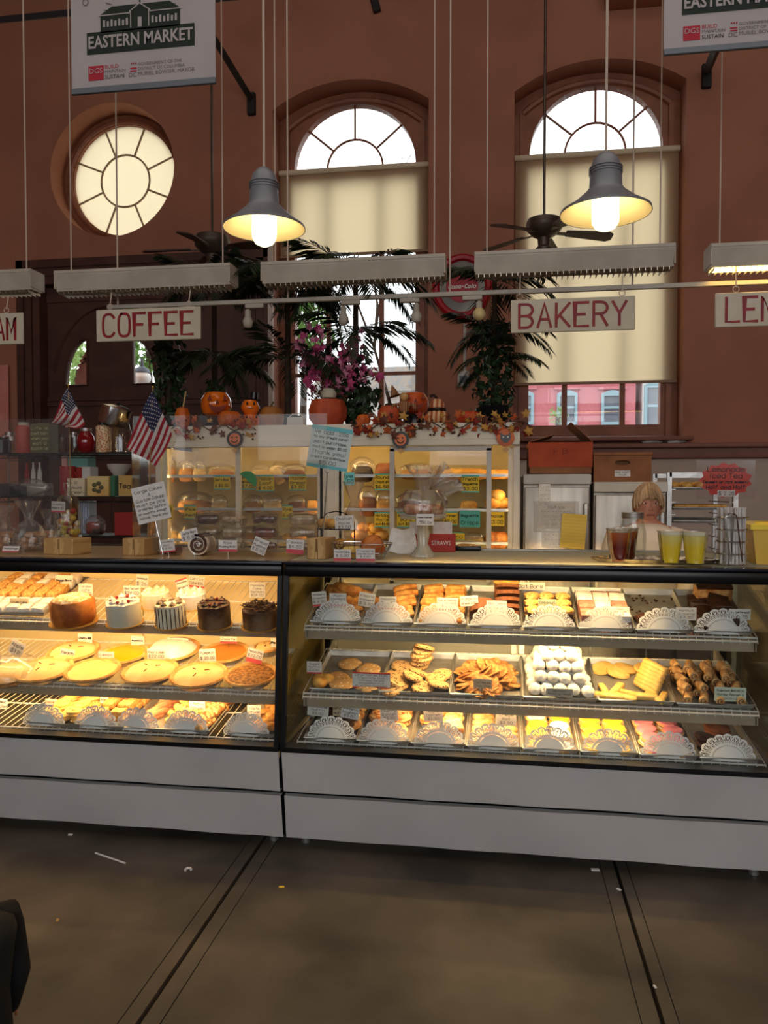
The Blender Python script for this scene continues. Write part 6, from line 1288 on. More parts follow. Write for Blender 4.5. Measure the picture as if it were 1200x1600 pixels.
def rbx(k, px, wp, yt, lab, m, nm='box', dy=.18, depth=.12, lines=None, lm=INK, cat='box'):
    p = sp(k, px, dy); u = mpp(p); w = wp*u; h_ = hh(k, px, yt, dy); t = thing(nm, lab, cat, p); G().rbox((0, 0, h_/2), (w, depth, h_), .004, 1).o('body', m, t)
    if lines: G().ribbon([[(x, z+h_/2) for x, z in P] for P in write(lines, w, h_, fill=.6)], min(h_/len(lines)*.07, .006), -depth/2-.001).o('lettering', lm, t, smooth=False)
    return t
SALM = mat('salmon_can', (196, 92, 80), (180, 78, 68), .5, scale=5); OLIV = mat('olive_tin', (104, 100, 66), (90, 86, 56), .5, scale=5); RGL = mat('red_glass', (130, 18, 26), rough=.08, coat=.6)
jar(0, 38, 25, 661, 'salmon pink bottle on the wire shelf', SALM, WHITE, nm='bottle', cat='bottle', n=4 if False else 24)
rbx(0, 70, 33, 663, 'olive green tin printed with pale lettering on the wire shelf', OLIV, 'tin', lines=['Life is', 'better', 'when you', 'eat a', 'cookie'], lm=mat('pale_green_ink', (190, 186, 130), rough=.7), cat='tin')
jar(0, 16, 22, 676, 'clear jar at the far left of the wire shelf', JARG, STEEL); jar(0, 4, 26, 685, 'dark short jar at the edge of the wire shelf', mat('dark_jar', (40, 38, 38), rough=.3), BLACK)
jar(0, 116, 14, 676, 'slim clear shaker between the flag and the red jar', JARG, STEEL); jar(0, 98, 12, 680, 'narrow dark bottle behind the drooping flag', mat('brown_bottle', (70, 44, 30), rough=.2), BLACK, nm='bottle', cat='bottle')
jar(0, 135, 28, 670, 'round glossy red jar with a metal stopper', RGL, STEEL, prof=[(.5, 0), (.85, .12), (1, .4), (.92, .68), (.5, .9), (.4, .94)])
t, r, h_ = jar(0, 162, 22, 661, 'tall jar of speckled candies under the tilted pot', mat('speckled_candy', (206, 130, 90), (236, 214, 170), .5, scale=70, kind='spots'), BLACK)
t = thing('glass_dome', 'clear glass cake dome beside the larger flag', 'cake dome', sp(0, 190)); h_ = hh(0, 190, 657); G().lathe([(.085, 0), (.085, h_*.55), (.06, h_*.9), (0, h_)], 26, cap=False).o('dome_glass', JARG, t); G().lathe([(.1, 0), (.1, .006), (0, .008)], 26).o('base_plate', DW, t)
# tilted steel pot on the candy jar
p = at(176, 650, YL+.2); t = thing('steel_pot', 'stainless steel lidded pot tilted on top of the jars', 'pot', (p.x, YL+.2, at(176, 664, YL+.2).z), (0, rad(17), 0)); u = mpp(p); STP = mat('polished_steel', (190, 188, 186), rough=.18, metal=1); G().lathe([(22*u, 0), (23*u, 3*u), (23*u, 26*u)], 30).o('pot_body', STP, t); G().lathe([(24*u, 26*u), (24*u, 28*u), (12*u, 32*u), (0, 33*u)], 30).o('lid', STP, t); G().lathe([(2*u, 33*u), (3.5*u, 36*u), (0, 37*u)], 12).o('knob', BLACK, t)
BX = [mat('box_'+n, c, rough=.7) for n, c in (('teal', (120, 170, 160)), ('pink', (226, 160, 150)), ('red', (160, 44, 40)), ('cream', (216, 200, 168)), ('tan', (196, 160, 90)), ('grey', (150, 140, 130)), ('green', (60, 110, 80)), ('white', (206, 202, 194)))]
rbx(1, 128, 34, 714, 'pale teal carton high on the second wire shelf', BX[0], 'carton', dy=.32); rbx(1, 107, 9, 714, 'narrow pink carton beside the teal one', BX[1], 'carton', dy=.3)
t, r, h_ = jar(1, 106, 24, 729, 'red mug at the front of the second wire shelf', BX[2], nm='mug', cat='mug', prof=[(.9, 0), (1, .05), (1, 1), (.92, 1), (.9, .1)]); G().tube([(r*.95+r*.5*sin(PI*k/8), 0, h_*(.2+.6*k/8)) for k in range(9)], r*.12, 6).o('handle', BX[2], t)
t, r, h_ = jar(1, 122, 20, 731, 'second red mug just right of the first', BX[2], nm='mug', cat='mug', prof=[(.9, 0), (1, .05), (1, 1), (.92, 1), (.9, .1)], dy=.26)
rbx(1, 125, 29, 748, 'cream box with a printed cup on the second wire shelf', BX[3], 'tea_box', lines=['o', 'teas', 'green'], dy=.08); t = rbx(1, 159, 36, 745, 'yellow and white box with a flower picture', mat('flower_box', (226, 206, 150), (214, 170, 90), .6, scale=3), 'tea_box', dy=.08)
g = G(); [g.ball((.03*cos(k*1.25), -.062, hh(1, 159, 745, .08)*.45+.03*sin(k*1.25)), (.02, .004, .016), 8, 5) for k in range(5)]; g.o('printed_flower', OLIV, t)
rbx(1, 201, 22, 744, 'small tan tea box at the end of the second wire shelf', BX[4], 'tea_box', dy=.08, lines=['Tea']); rbx(1, 182, 8, 744, 'narrow dark box between the flower box and tan box', BX[6], 'tea_box', dy=.1)
t, r, h_ = jar(1, 186, 36, 726, 'white pedestal bowl on the second wire shelf', WHITE, nm='pedestal_bowl', cat='bowl', prof=[(.5, 0), (.3, .1), (.2, .5), (.6, .72), (.95, .9), (1, 1), (.9, .98), (.5, .76), (0, .7)], dy=.28)
t = rbx(1, 138, 20, 730, 'white packet with green leaf print behind the mugs', BX[7], 'packet', lines=['TLC'], dy=.3); 
rbx(1, 58, 40, 756, 'grey carton behind the left glass guard', BX[5], 'carton', ); rbx(1, 12, 30, 756, 'dark carton at the far left of the second shelf', DW, 'carton'); rbx(1, 30, 20, 759, 'black printed carton behind the gathered bag', BLACK, 'carton', dy=.1)
for k, (px, m) in enumerate(((42, 2), (52, 7), (62, 7))): jar(1, px, 7, 716, ['slim red bottle', 'slim white bottle left of its twin', 'slim white bottle nearest the teal carton'][k]+' on the second wire shelf', BX[m], BLACK, nm='bottle', cat='bottle', dy=.35, prof=[(1, 0), (1, .6), (.4, .75), (.4, 1)])
b = thing('plastic_bag', 'sagging clear plastic bag on the second wire shelf', 'bag', sp(1, 50, .1)+Vector((0, -.02, .0))); G().ball((0, 0, .07), (.17, .06, .06), 18, 9, nz(5, .3)).o('bag_film', PLAST, b)
rbx(2, 198, 32, 801, 'red and white carton low beside the vase', BX[2], 'carton', depth=.1, dy=.1); 
b = thing('red_packet_bag', 'clear bag of red and brown wrapped treats low on the shelf', 'bag', sp(2, 148, .1)); G().rbox((0, 0, .05), (.12, .08, .09), .02, 2).o('wrapped_treats', mat('treat_pack', (150, 60, 30), (60, 30, 20), .4, scale=14), b); G().ball((0, 0, .07), (.085, .06, .08), 16, 9, nz(6, .2)).o('bag_film', PLAST, b)
rbx(2, 136, 18, 783, 'blue and white striped box under the wire shelf', mat('blue_white_box', (200, 206, 214), (90, 110, 150), .6, scale=22, kind='wave'), 'carton', dy=.3)
# ================================================================ FRIDGES, BOXES, RACK
YR = 5.3; SS = mat('fridge_steel', (176, 168, 156), (156, 148, 136), .35, .7, scale=2, stretch=(6, 1, 1))
def fridge(p0, p1, yt, lab):
    a, b = at(p0, 800, YR).x, at(p1, 800, YR).x; z1 = at((p0+p1)/2, yt, YR).z; t = thing('steel_refrigerator', lab, 'refrigerator', ((a+b)/2, YR, 0)); w = b-a
    G().rbox((0, .36, z1/2+.03), (w, .68, z1-.06), .006, 1).o('body', SS, t); G().rbox((0, .0, z1-.03), (w, .06, .07), .006, 1).o('top_rail', WHITE, t)
    d = G().rbox((0, -.0, (z1-.08)/2+.06), (w-.02, .05, z1-.2), .008, 2).o('door', SS, t); G().rbox((w*.42, -.035, z1-.25), (.03, .03, .12), .006, 1).o('hinge', STEEL, d); G().tube([(-w*.42, -.05, z1-.9), (-w*.42, -.06, z1-.55)], .012, 8).o('handle', CHROME, d)
    for s in (-1, 1): G().lathe([(.025, 0), (.025, .06)], 10, (s*w*.42, .1, 0)).o('leg', STEEL, t)
    return t, w, z1
f1, w1_, zf1 = fridge(817, 923, 742, 'stainless refrigerator with taped papers, left of its twin'); f2, w2_, zf2 = fridge(927, 1042, 754, 'stainless refrigerator behind the woman')
card(851, 770, 17, 30, ['- ---', '-- --', '--- -', '- --'], YR-.03, 'narrow white paper taped high on the refrigerator', pick=False, name='taped_paper', cat='paper')
t = card(869, 806, 58, 40, ['- Notice -', '--- -- ----', '-- --- --', '---- - --', '-- -- ---'], YR-.03, 'white printed sheet in a glossy sleeve on the refrigerator', pick=False, name='taped_notice', cat='notice', lw=.002); G().bx(-.15, .15, -.004, -.003, -.11, .1).o('plastic_sleeve', PLAST, t, smooth=False)
card(872, 843, 50, 26, ['-- -- --- -', '--- -- ---', '-- ---'], YR-.03, 'second sheet in a sleeve low on the refrigerator', pick=False, name='taped_notice', cat='notice', lw=.002)
o = card(896, 830, 38, 54, None, YR-.06, 'yellow ruled pad hanging on the refrigerator', pick=False, name='yellow_pad', cat='notepad', m=mat('yellow_pad_paper', (226, 196, 92), (214, 184, 80), .7, scale=4), ang=4); u = mpp(o.location)
G().ribbon([[(-17*u, (22-5*k)*u), (17*u, (22-5*k)*u)] for k in range(10)], .0012, -.0012).o('ruled_lines', mat('faint_line', (170, 150, 80), rough=.8), o, smooth=False)
def cbox(p0, p1, yt, zb, Y, d, lab, m):
    a, b = at(p0, 720, Y).x, at(p1, 720, Y).x; h_ = at((p0+p1)/2, yt, Y).z-zb; t = thing('cardboard_box', lab, 'box', ((a+b)/2, Y, zb)); return t, b-a, h_
t, w, h_ = cbox(826, 926, 691, zf1+.006, YR, .4, 'open orange-red cardboard box with raised flaps on the refrigerator', None); OB = mat('orange_carton', (176, 72, 32), (160, 60, 26), .7, scale=6)
G().prism([(-w/2, h_*.22), (w/2, h_*.22), (w/2, h_), (-w/2, h_)], -.004, 0).o('printed_front', OB, t, smooth=False); G().bx(-w/2, w/2, 0, .006, 0, h_).o('front_wall', KRAFT, t); G().bx(-w/2, w/2, .394, .4, 0, h_).o('back_wall', KRAFT, t)
for s in (-1, 1): G().bx(s*w/2, s*(w/2-.006), 0, .4, 0, h_).o('side_wall', KRAFT, t)
G().bx(-w/2, w/2, 0, .4, 0, .005).o('bottom', KRAFT, t)
G().add([(w*.5, 0, h_), (w*.5, .4, h_), (w*.16, .4, h_+.13), (w*.16, 0, h_+.13), (w*.5, 0, h_+.005), (w*.5, .4, h_+.005), (w*.16, .4, h_+.136), (w*.16, 0, h_+.136)], [(0, 1, 2, 3), (7, 6, 5, 4), (0, 4, 5, 1), (1, 5, 6, 2), (2, 6, 7, 3), (3, 7, 4, 0)]).o('flap', KRAFT, t, smooth=False)
G().add([(-w*.5, 0, h_), (-w*.5, .4, h_), (-w*.1, .4, h_+.05), (-w*.1, 0, h_+.05), (-w*.5, 0, h_+.005), (-w*.5, .4, h_+.005), (-w*.1, .4, h_+.056), (-w*.1, 0, h_+.056)], [(0, 1, 2, 3), (7, 6, 5, 4), (0, 4, 5, 1), (1, 5, 6, 2), (2, 6, 7, 3), (3, 7, 4, 0)]).o('flap', KRAFT, t, smooth=False)
G().ribbon([[(x, z+h_*.72) for x, z in P] for P in write(['F B'], w*.3, h_*.3)], .004, -.0055).o('marker_lettering', mat('faded_marker', (120, 44, 22), rough=.8), t, smooth=False)
t, w, h_ = cbox(928, 1018, 709, zf2+.006, YR-.02, .38, 'closed brown cardboard box with a hand hole and shop label', None)
hx, hz = 0, h_*.68; hole = [(hx+.05*cos(rad(a))*1.0, hz+.018*sin(rad(a))) for a in range(0, 360, 24)]
G().prism([(-w/2, 0), (w/2, 0), (w/2, h_), (-w/2, h_)], 0, .006, [hole]).o('front_wall', KRAFT, t, smooth=False); G().bx(-w/2, w/2, .03, .38, 0, h_).o('box_body', mat('dark_kraft', (112, 70, 42), rough=.8), t); G().rbox((0, .19, h_), (w+.012, .4, .02), .003, 1).o('lid', KRAFT, t)
G().bx(-.05, .05, -.001, 0, h_*.18, h_*.4).o('shop_label', PAPER, t, smooth=False); printed('label_lettering', 'FINE SWEET', .018, INK, t, (0, -.0018, h_*.33)); printed('label_lettering', 'SHOP', .018, INK, t, (0, -.0018, h_*.24))
# bakery rack with pans
YK = 5.45; a, b = at(1046, 780, YK).x, at(1150, 780, YK).x; t = thing('bakery_rack', 'tall aluminium rack of pans behind the straws', 'rack', ((a+b)/2, YK, 0)); w = b-a; z1 = at(1100, 738, YK).z
for s in (-1, 1):
    for y in (0, .5): G().bx(s*w/2-.015, s*w/2+.015, y, y+.03, 0, z1).o('upright', ALU, t)
for y in (0, .5): G().bx(-w/2, w/2, y, y+.03, z1-.03, z1).o('top_bar', ALU, t)
for k in range(12):
    for s in (-1, 1): G().bx(s*(w/2-.015), s*(w/2-.04), 0, .53, z1-.02-.085*k-.1, z1-.012-.085*k-.1).o('pan_runner', ALU, t)
RP_ = m_pan(w-.05, .5, .02, 'rack_pan')
for py, lab, kind in ((766, 'upper pan of small golden buns on the rack', 0), (797, 'middle pan of flat golden sheet cake on the rack', 1), (818, 'lower empty pan on the rack', 2)):
    z = at(1100, py, YK).z; M = T((a+b)/2, YK+.01, z); put('rack_pan', RP_, M, (0, 0, 0), (0, 0, 0), lab, 'tray')
    if kind == 0:
        for k in range(10): put('rack_bun', BUN, M, (-.17+.085*(k % 5), .06+.1*(k//5), .003), (0, 0, k), 'small golden bun on the upper rack pan', 'roll', 'buns on the rack', .8)
    if kind == 1: put('sheet_cake', G().rbox((0, .25, .02), (w-.08, .42, .03), .008, 2).me('sheet_cake', BREADY), M, (0, 0, 0), (0, 0, 0), 'flat golden sheet cake on the middle rack pan', 'cake')
# small things on the window ledge
for px, lab in ((1018, 'crumpled white cloth on the wall ledge nearest the window'), (1056, 'crumpled white cloth on the wall ledge by the bare wall')):
    o = G().ball((0, 0, .02), (.11, .06, .025), 14, 7, nz(4, .5, px)).o('crumpled_cloth', PAPER); o.location = (at(px, 690, YW-.09).x, YW-.08, zl-.004); tag(o, lab, 'cloth')
# ================================================================ PEOPLE
def skin(name, V, E, R, m, par, sub=1):
    d = bpy.data.meshes.new(name); d.from_pydata(V, E, []); o = mo(name, d, par); md = o.modifiers.new('skin', 'SKIN'); md.use_smooth_shade = True
    if not d.skin_vertices: raise RuntimeError('no skin layer')
    for i, r in enumerate(R): d.skin_vertices[0].data[i].radius = (r, r) if not isinstance(r, tuple) else r
    d.skin_vertices[0].data[0].use_root = True; s = o.modifiers.new('sub', 'SUBSURF'); s.levels = sub; s.render_levels = 2; d.materials.append(m); return o
def hand(par, p, sx, dirv, k, m):
    g = G(); z = Vector(dirv).normalized(); x = Vector((0, -1, 0)); y = z.cross(x)
    F_ = lambda a, b, c: Vector(p)+x*a*k+y*b*k+z*c*k
    g.ball(F_(0, 0, .045), (.016*k, .034*k, .045*k), 12, 8)
    for i, (o_, l) in enumerate(((-.026, .062), (-.009, .072), (.009, .066), (.025, .052))): g.tube([F_(0, o_, .075), F_(-.004, o_*1.1, .075+l*.5), F_(-.014, o_*1.15, .075+l*.8), F_(-.026, o_*1.1, .075+l)], lambda t: .0085*k*(1-.3*t), 7)
    g.tube([F_(0, -.028*sx, .03), F_(-.012, -.048*sx, .055), F_(-.018, -.05*sx, .082)], lambda t: .010*k*(1-.3*t), 7); g.o('hand', m, par)
def person(lab, loc, H, yaw, skinc, hairc, topm, legm, shoem, long_hair=.0, arms=None, headturn=0):
    k = H/1.7; t = thing('person', lab, 'person', loc, (0, 0, yaw)); V = lambda *a: tuple(q*k for q in a)
    SK = mat('skin_%d' % int(H*100), skinc, tuple(int(c*.93) for c in skinc), .55, scale=9, sss=.1); HR = mat('hair_%d' % int(H*100), hairc, tuple(int(c*.8) for c in hairc), .6, scale=30, bump=.5, stretch=(1, 1, .2))
    arms = arms or [((.19, 0, 1.38), (.235, .02, 1.1), (.25, -.07, .87)), ((-.19, 0, 1.38), (-.235, .02, 1.1), (-.25, -.07, .87))]
    P = [(0, 0, .95), (0, .01, 1.12), (0, .015, 1.3), (0, .01, 1.42), (0, 0, 1.5), (0, -.01, 1.57)]; E = [(0, 1), (1, 2), (2, 3), (3, 4), (4, 5)]; R = [.15, .135, .15, .1, .055, .06]
    for ar in arms:
        n = len(P); P += list(ar); E += [(3, n), (n, n+1), (n+1, n+2)]; R += [.066, .047, .034]
    for s in (1, -1):
        n = len(P); P += [(s*.09, 0, .88), (s*.1, -.01, .5), (s*.1, .02, .09), (s*.1, -.1, .04)]; E += [(0, n), (n, n+1), (n+1, n+2), (n+2, n+3)]; R += [.095, .062, .042, .035]
    skin('body', [V(*p) for p in P], E, [r*k for r in R], SK, t)
    # clothing: top over torso and arms, trousers over legs
    g = G().lathe([(q*k, z*k) for q, z in ((.185, .84), (.19, .9), (.178, 1.08), (.2, 1.28), (.215, 1.37), (.2, 1.42), (.13, 1.465), (.082, 1.485), (.07, 1.47))], 28, (0, .012*k, 0), SCL(1, .86, 1), cap=False)
    for ar in arms:
        a, b, c = [Vector(q) for q in ar]; e = b.lerp(c, .93); n = 12; pts = [a.lerp(Vector((0, .01, 1.38)), .25)]+[a.lerp(b, q/5) for q in range(6)]+[b.lerp(e, q/4) for q in range(1, 5)]
        g.tube([V(*q) for q in pts], lambda u: k*(.088-.036*u), 14)
    g.o('jacket', topm, t)
    g = G().ball(V(0, 0, .9), V(.17, .13, .13), 18, 10)
    for s in (1, -1): g.tube([V(s*.085, 0, .9), V(s*.092, 0, .7), V(s*.1, -.01, .5), V(s*.1, .01, .3), V(s*.1, .02, .08)], lambda q: k*(.1-.035*q), 14)
    g.o('trousers', legm, t)
    for s in (1, -1): G().ball(V(s*.1, -.05, .04), V(.048, .13, .045), 14, 8).o('shoe', shoem, t)
    for ar, s in zip(arms, (1, -1)): d = Vector(ar[2])-Vector(ar[1]); hand(t, V(*ar[2]), s, d, k, SK)
    # head with face
    def hf(u):
        q = 1
        if u.y < -.3 and u.z < 0: q *= 1-.07*abs(u.x)
        if u.z < -.4: q *= 1-.22*(abs(u.z)-.4)*(1 if u.y > -.2 else .35)
        q += .03*max(0, -u.y)*max(0, 1-abs(u.z-.28)*7)*0
        return q
    hd = G().ball((0, 0, 0), V(.078, .098, .118), 26, 18, hf).o('head', SK, t); hd.location = V(0, -.012, 1.6); hd.rotation_euler = (0, 0, headturn)
    G().add([V(0, -.094, .022), V(-.017, -.092, -.03), V(0, -.122, -.028), V(.017, -.092, -.03), V(0, -.096, -.036)], [(0, 1, 2), (0, 2, 3), (1, 4, 2), (2, 4, 3)]).o('nose', SK, hd)
    EW = mat('eye_white', (226, 220, 212), rough=.2); ED = mat('eye_dark', (50, 36, 30), rough=.15); LIP = mat('lip', (170, 90, 80), rough=.5)
    for s in (-1, 1):
        e = G().ball(V(s*.031, -.084, .012), V(.012, .006, .006), 10, 6).o('eye', EW, hd); G().ball(V(s*.031, -.0885, .012), V(.006, .004, .006), 8, 5).o('iris', ED, e); G().tube([V(s*.014, -.093, .034), V(s*.032, -.092, .041), V(s*.05, -.08, .034)], .004*k, 5).o('eyebrow', HR, hd)
        G().ball(V(s*.079, .008, -.002), V(.01, .02, .032), 10, 7).o('ear', SK, hd)
    G().tube([V(-.024, -.088, -.062), V(-.01, -.096, -.059), V(0, -.0965, -.061), V(.01, -.096, -.059), V(.024, -.088, -.062)], .005*k, 6).o('mouth', LIP, hd)
    def hair(u): return 1.1+.05*noise.noise(u*5)+.025*sin(math.atan2(u.y, u.x)*13)*(1-abs(u.z))
    g = G(); V_ = []; F = []; n, m = 24, 12
    for i in range(m+1):
        for j in range(n):
            a = 2*PI*j/n; front = max(0, -sin(a)); th = PI*(.5+long_hair*.3+.14*max(0, sin(a))-.2*front**1.3)*(i/m); u = Vector((sin(th)*cos(a), sin(th)*sin(a), cos(th))); q = hair(u); V_.append(V(.082*u.x*q, .103*u.y*q, .121*u.z*q))
    for i in range(m):
        for j in range(n): F.append((i*n+j, i*n+(j+1) % n, (i+1)*n+(j+1) % n, (i+1)*n+j))
    g.add(V_, F); rs = random.Random(3)
    for j in range(70):
        a = rs.uniform(0, 2*PI); front = max(0, -sin(a)); e = PI*(.52+long_hair*.3+.16*max(0, sin(a))-.19*front**1.3)*rs.uniform(.92, 1.08); pts = []; tw = rs.uniform(-.35, .35); q = rs.uniform(1.08, 1.17)
        for i in range(8): th = e*(.12+.88*i/7); b = a+tw*(i/7)**2; pts.append(V(.082*sin(th)*cos(b)*q, .103*sin(th)*sin(b)*q, .121*cos(th)*(q if th < 1.4 else 1.1)))
        g.tube(pts, lambda u: .011*k*(1-.6*u), 5)
    g.o('hair', HR, hd); return t
wp = at(1012, 800, 4.72)
person('woman with short pale hair in a cream top standing behind the counter', (wp.x, 4.72, 0), 1.575, rad(-8), (222, 158, 128), (216, 178, 134), mat('cream_top', (242, 226, 204), (232, 214, 190), .8, scale=6), mat('dark_trousers', (50, 46, 50), rough=.8), BLACK, .25, headturn=.15)
cp = at(0, 1500, 1.45)
person('small child in a dark jacket at the lower left edge of the floor', (at(-50, 1500, 1.45).x, 1.45, 0), .77, rad(-110), (206, 140, 106), (90, 60, 40), mat('black_jacket', (26, 30, 32), (18, 20, 22), .7, scale=8), mat('navy_trousers', (30, 34, 46), rough=.8), mat('dark_shoe', (24, 22, 22), rough=.6), .3)
# ================================================================ FLOOR LITTER
p = atz(172, 1342, 0); o = G().tube([(-.09, .02, .004), (.09, -.02, .004)], .004, 6).o('paper_straw', PAPER); o.location = p; o.rotation_euler = (0, 0, -.15); tag(o, 'white straw wrapper lying on the floor', 'straw wrapper')
o = G().tube([(.012*cos(a*.5), .012*sin(a*.5), .006) for a in range(9)], .005, 5).o('paper_curl', PAPER); o.location = atz(294, 1361, 0); tag(o, 'small curl of white paper on the floor near the joint', 'litter')
for px, py, lab, m, s in ((440, 1387, 'tiny orange scrap on the floor', YELI, 1), (90, 1439, 'tan crumb on the floor by the child', CRUMB, .8), (110, 1305, 'pale scrap under the left case edge', PAPER, 1), (967, 1391, 'white scrap beside the right floor joint', PAPER, .9), (1023, 1543, 'white speck in the right floor joint', PAPER, .7), (930, 1360, 'white paper sliver under the right case', PAPER, 1.6)):
    o = G().rbox((0, 0, .003), (.022*s, .012*s, .006), .002, 1).o('floor_scrap', m); o.location = atz(px, py, 0); o.rotation_euler = (0, 0, px); tag(o, lab, 'litter')
# ================================================================ HANGING FROM THE ROOF
ZR = 10.6; CORD = mat('pale_cord', (206, 186, 168), rough=.6); GUN = mat('pendant_grey', (140, 142, 146), (126, 128, 132), .4, .2, scale=6); SHADEIN = mat('shade_inside', (240, 226, 190), rough=.35)
def pendant(px, py, wp, Y, lab):
    p = at(px, py, Y); u = mpp(p); t = thing('pendant_lamp', lab, 'lamp', p, group='bell pendant lamps'); R_ = wp*u/2
    # local z = 0 at the shade rim
    G().lathe([(R_, 0), (R_*.99, .012), (R_*.72, 16*u), (R_*.45, 32*u), (R_*.36, 40*u), (R_*.345, 60*u), (R_*.33, 72*u), (R_*.28, 83*u), (R_*.16, 92*u), (R_*.08, 95*u), (0, 97*u)], 40, cap=False).o('shade', GUN, t)
    G().lathe([(R_*.985, .001), (R_*.7, 14.5*u), (R_*.43, 30*u), (R_*.33, 40*u), (0, 41*u)], 40, cap=False).o('shade_lining', SHADEIN, t)
    for z in (62, 66, 70): G().tube([(R_*.348*cos(2*PI*k/28), R_*.348*sin(2*PI*k/28), z*u) for k in range(28)], .004, 5, closed=True).o('shade_ring', GUN, t)
    G().lathe([(R_*.29, 26*u), (R_*.3, -2*u), (R_*.29, -14*u), (R_*.22, -22*u), (R_*.1, -26*u), (0, -27*u)], 24).o('frosted_bulb', glow('lit_frosted_glass', (255, 226, 160), 9), t)
    G().tube([(0, 0, 96*u), (0, 0, ZR-p.z)], .006, 6).o('conduit', CORD, t)
pendant(413, 358, 128, 3.55, 'lit grey bell pendant lamp hanging before the short blind'); pendant(946, 334, 140, 3.45, 'lit grey bell pendant lamp hanging before the long blind')
# fluorescent strips
STRIPM = mat('strip_white', (198, 188, 170), (184, 174, 156), .45, scale=5); LOUV = mat('louvre_aluminium', (206, 196, 170), rough=.25, metal=.6)
def strip(p0, p1, yc, lab, lit=False, Y=5.0):
    a, b = at(p0, yc, Y), at(p1, yc, Y); c = (a+b)/2; z = at((p0+p1)/2, yc, Y).z; w = b.x-a.x; t = thing('strip_light', lab, 'ceiling light', (c.x, Y, z), group='fluorescent strip lights'); Hs = .135
    G().prism([(-.06, -Hs/2), (.06, -Hs/2), (.09, Hs*.25), (.09, Hs*.5), (-.09, Hs*.5), (-.09, Hs*.25)], -w/2, w/2, M=RZ(PI/2)).o('housing', STRIPM, t, smooth=False)
    for s in (-1, 1): G().bx(s*w/2-.004, s*w/2+.004, -.085, .085, -Hs*.4, Hs*.52).o('end_cap', STRIPM, t)
    G().bx(-w/2, w/2, -.095, -.088, Hs*.34, Hs*.42).o('trim_line', STRIPM, t)
    g = G()
    for k in range(int(w/.035)): x = -w/2+.02+.035*k; g.bx(x, x+.003, -.07, .07, -Hs/2-.02, -Hs/2)
    g.o('louvre', LOUV, t)
    if lit: G().bx(-w/2+.02, w/2-.02, -.05, .05, -Hs/2-.004, -Hs/2-.001).o('lit_diffuser', glow('warm_strip_glow', (255, 206, 110), 16), t)
    for s in (-1, 1): G().tube([(s*w*.44, 0, Hs*.5), (s*w*.44, 0, ZR-z)], .005, 5).o('suspension_rod', CORD, t); G().bx(s*w*.44-.02, s*w*.44+.02, -.02, .02, Hs*.5, Hs*.5+.02).o('rod_clip', STRIPM, t)
strip(-200, 58, 446, 'white strip light cut off at the left edge of the picture'); strip(96, 365, 438, 'white strip light above the COFFEE sign'); strip(414, 696, 425, 'white strip light before the middle window'); strip(743, 1050, 410, 'white strip light above the BAKERY sign'); strip(1106, 1420, 398, 'glowing strip light above the LEMONADE sign', True)
# track with spotlights
YT = 5.1; a, b = at(168, 478, YT), at(1330, 439, YT); zt_ = at(700, 460, YT).z; t = thing('lighting_track', 'long thin white lighting track with small bulb spots', 'track light', ((a.x+b.x)/2, YT, zt_)); hw = (b.x-a.x)/2
G().rbox((0, 0, 0), (2*hw, .03, .03), .004, 1).o('rail', STRIPM, t)
for px in (184, 450, 703, 988): x = at(px, 460, YT).x-t.location.x; G().tube([(x, 0, .015), (x, 0, ZR-zt_)], .006, 5).o('support_rod', CORD, t)
for px, bl in ((232, 0), (292, 0), (398, 1), (548, 1), (640, 1), (738, 2)):
    x = at(px, 470, YT).x-t.location.x; s = G().rbox((0, 0, -.03), (.13, .035, .03), .004, 1).o('spot_adapter', STRIPM, t); s.location = (x, 0, 0)
    if bl:
        xo = -.05 if bl == 1 and px < 600 else .045; G().lathe([(.012, -.05), (.02, -.06), (.02, -.1), (.028, -.11)], 12, (xo, 0, 0)).o('socket', STRIPM, s)
        if bl == 1: G().lathe([(.02, -.1), (.036, -.13), (.03, -.165), (.018, -.175), (0, -.178)], 14, (xo, 0, 0)).o('bulb', STRIPM, s)
        else: G().ball((xo, 0, -.135), .042, 14, 9).o('bulb', mat('globe_bulb', (226, 200, 140), rough=.3), s)
# hanging signs
SIGNW = mat('sign_board', (214, 204, 182), (202, 192, 168), .6, scale=4)
def sign(p0, p1, y0, y1, tx, lab, hooks, Y=4.93, yup=None):
    c = at((p0+p1)/2, (y0+y1)/2, Y); u = mpp(c); w = at(p1, y0, Y).x-at(p0, y0, Y).x; h_ = (y1-y0)*u; t = thing('hanging_sign', lab, 'sign', c, group='hand-lettered hanging signs')
    G().rbox((0, 0, 0), (w, .014, h_), .004, 1).o('board', SIGNW, t)
    g = G(); adv = 5.6; L = adv*len(tx)-1.6; ux = w*.86/L; uz = h_*.7/6; x = -L*ux/2
    for ch in tx:
        if ch != ' ': G().ribbon([[(x+q[0]*ux, (q[1]-3)*uz) for q in P] for P in glyph(ch)], h_*.085, -.0085).o('letter', RED, t, smooth=False)
        x += adv*ux
    for hx in hooks:
        x = at(hx, y0, Y).x-c.x; zz = at(hx, yup or y0-40, Y).z-c.z; G().tube([(x, 0, h_/2+.03), (x+.004, .02, zz)], .004, 5).o('hanger_wire', CORD, t); G().tube([(x+.018*cos(2*PI*k/14), 0, h_/2+.02+.018*sin(2*PI*k/14)) for k in range(14)], .003, 5, closed=True).o('hook_ring', CORD, t)
sign(150, 313, 482, 532, 'COFFEE', 'hanging white sign lettered COFFEE in red', (172, 295), yup=452); sign(797, 991, 466, 518, 'BAKERY', 'hanging white sign lettered BAKERY in red', (812, 972), yup=428); sign(-136, 36, 492, 540, 'ICE CREAM', 'hanging white sign ending in AM cut by the left edge', (-100, 10), yup=462); sign(1115, 1372, 454, 508, 'LEMONADE', 'lit hanging white sign starting LEM at the right edge', (1150, 1340), yup=414)
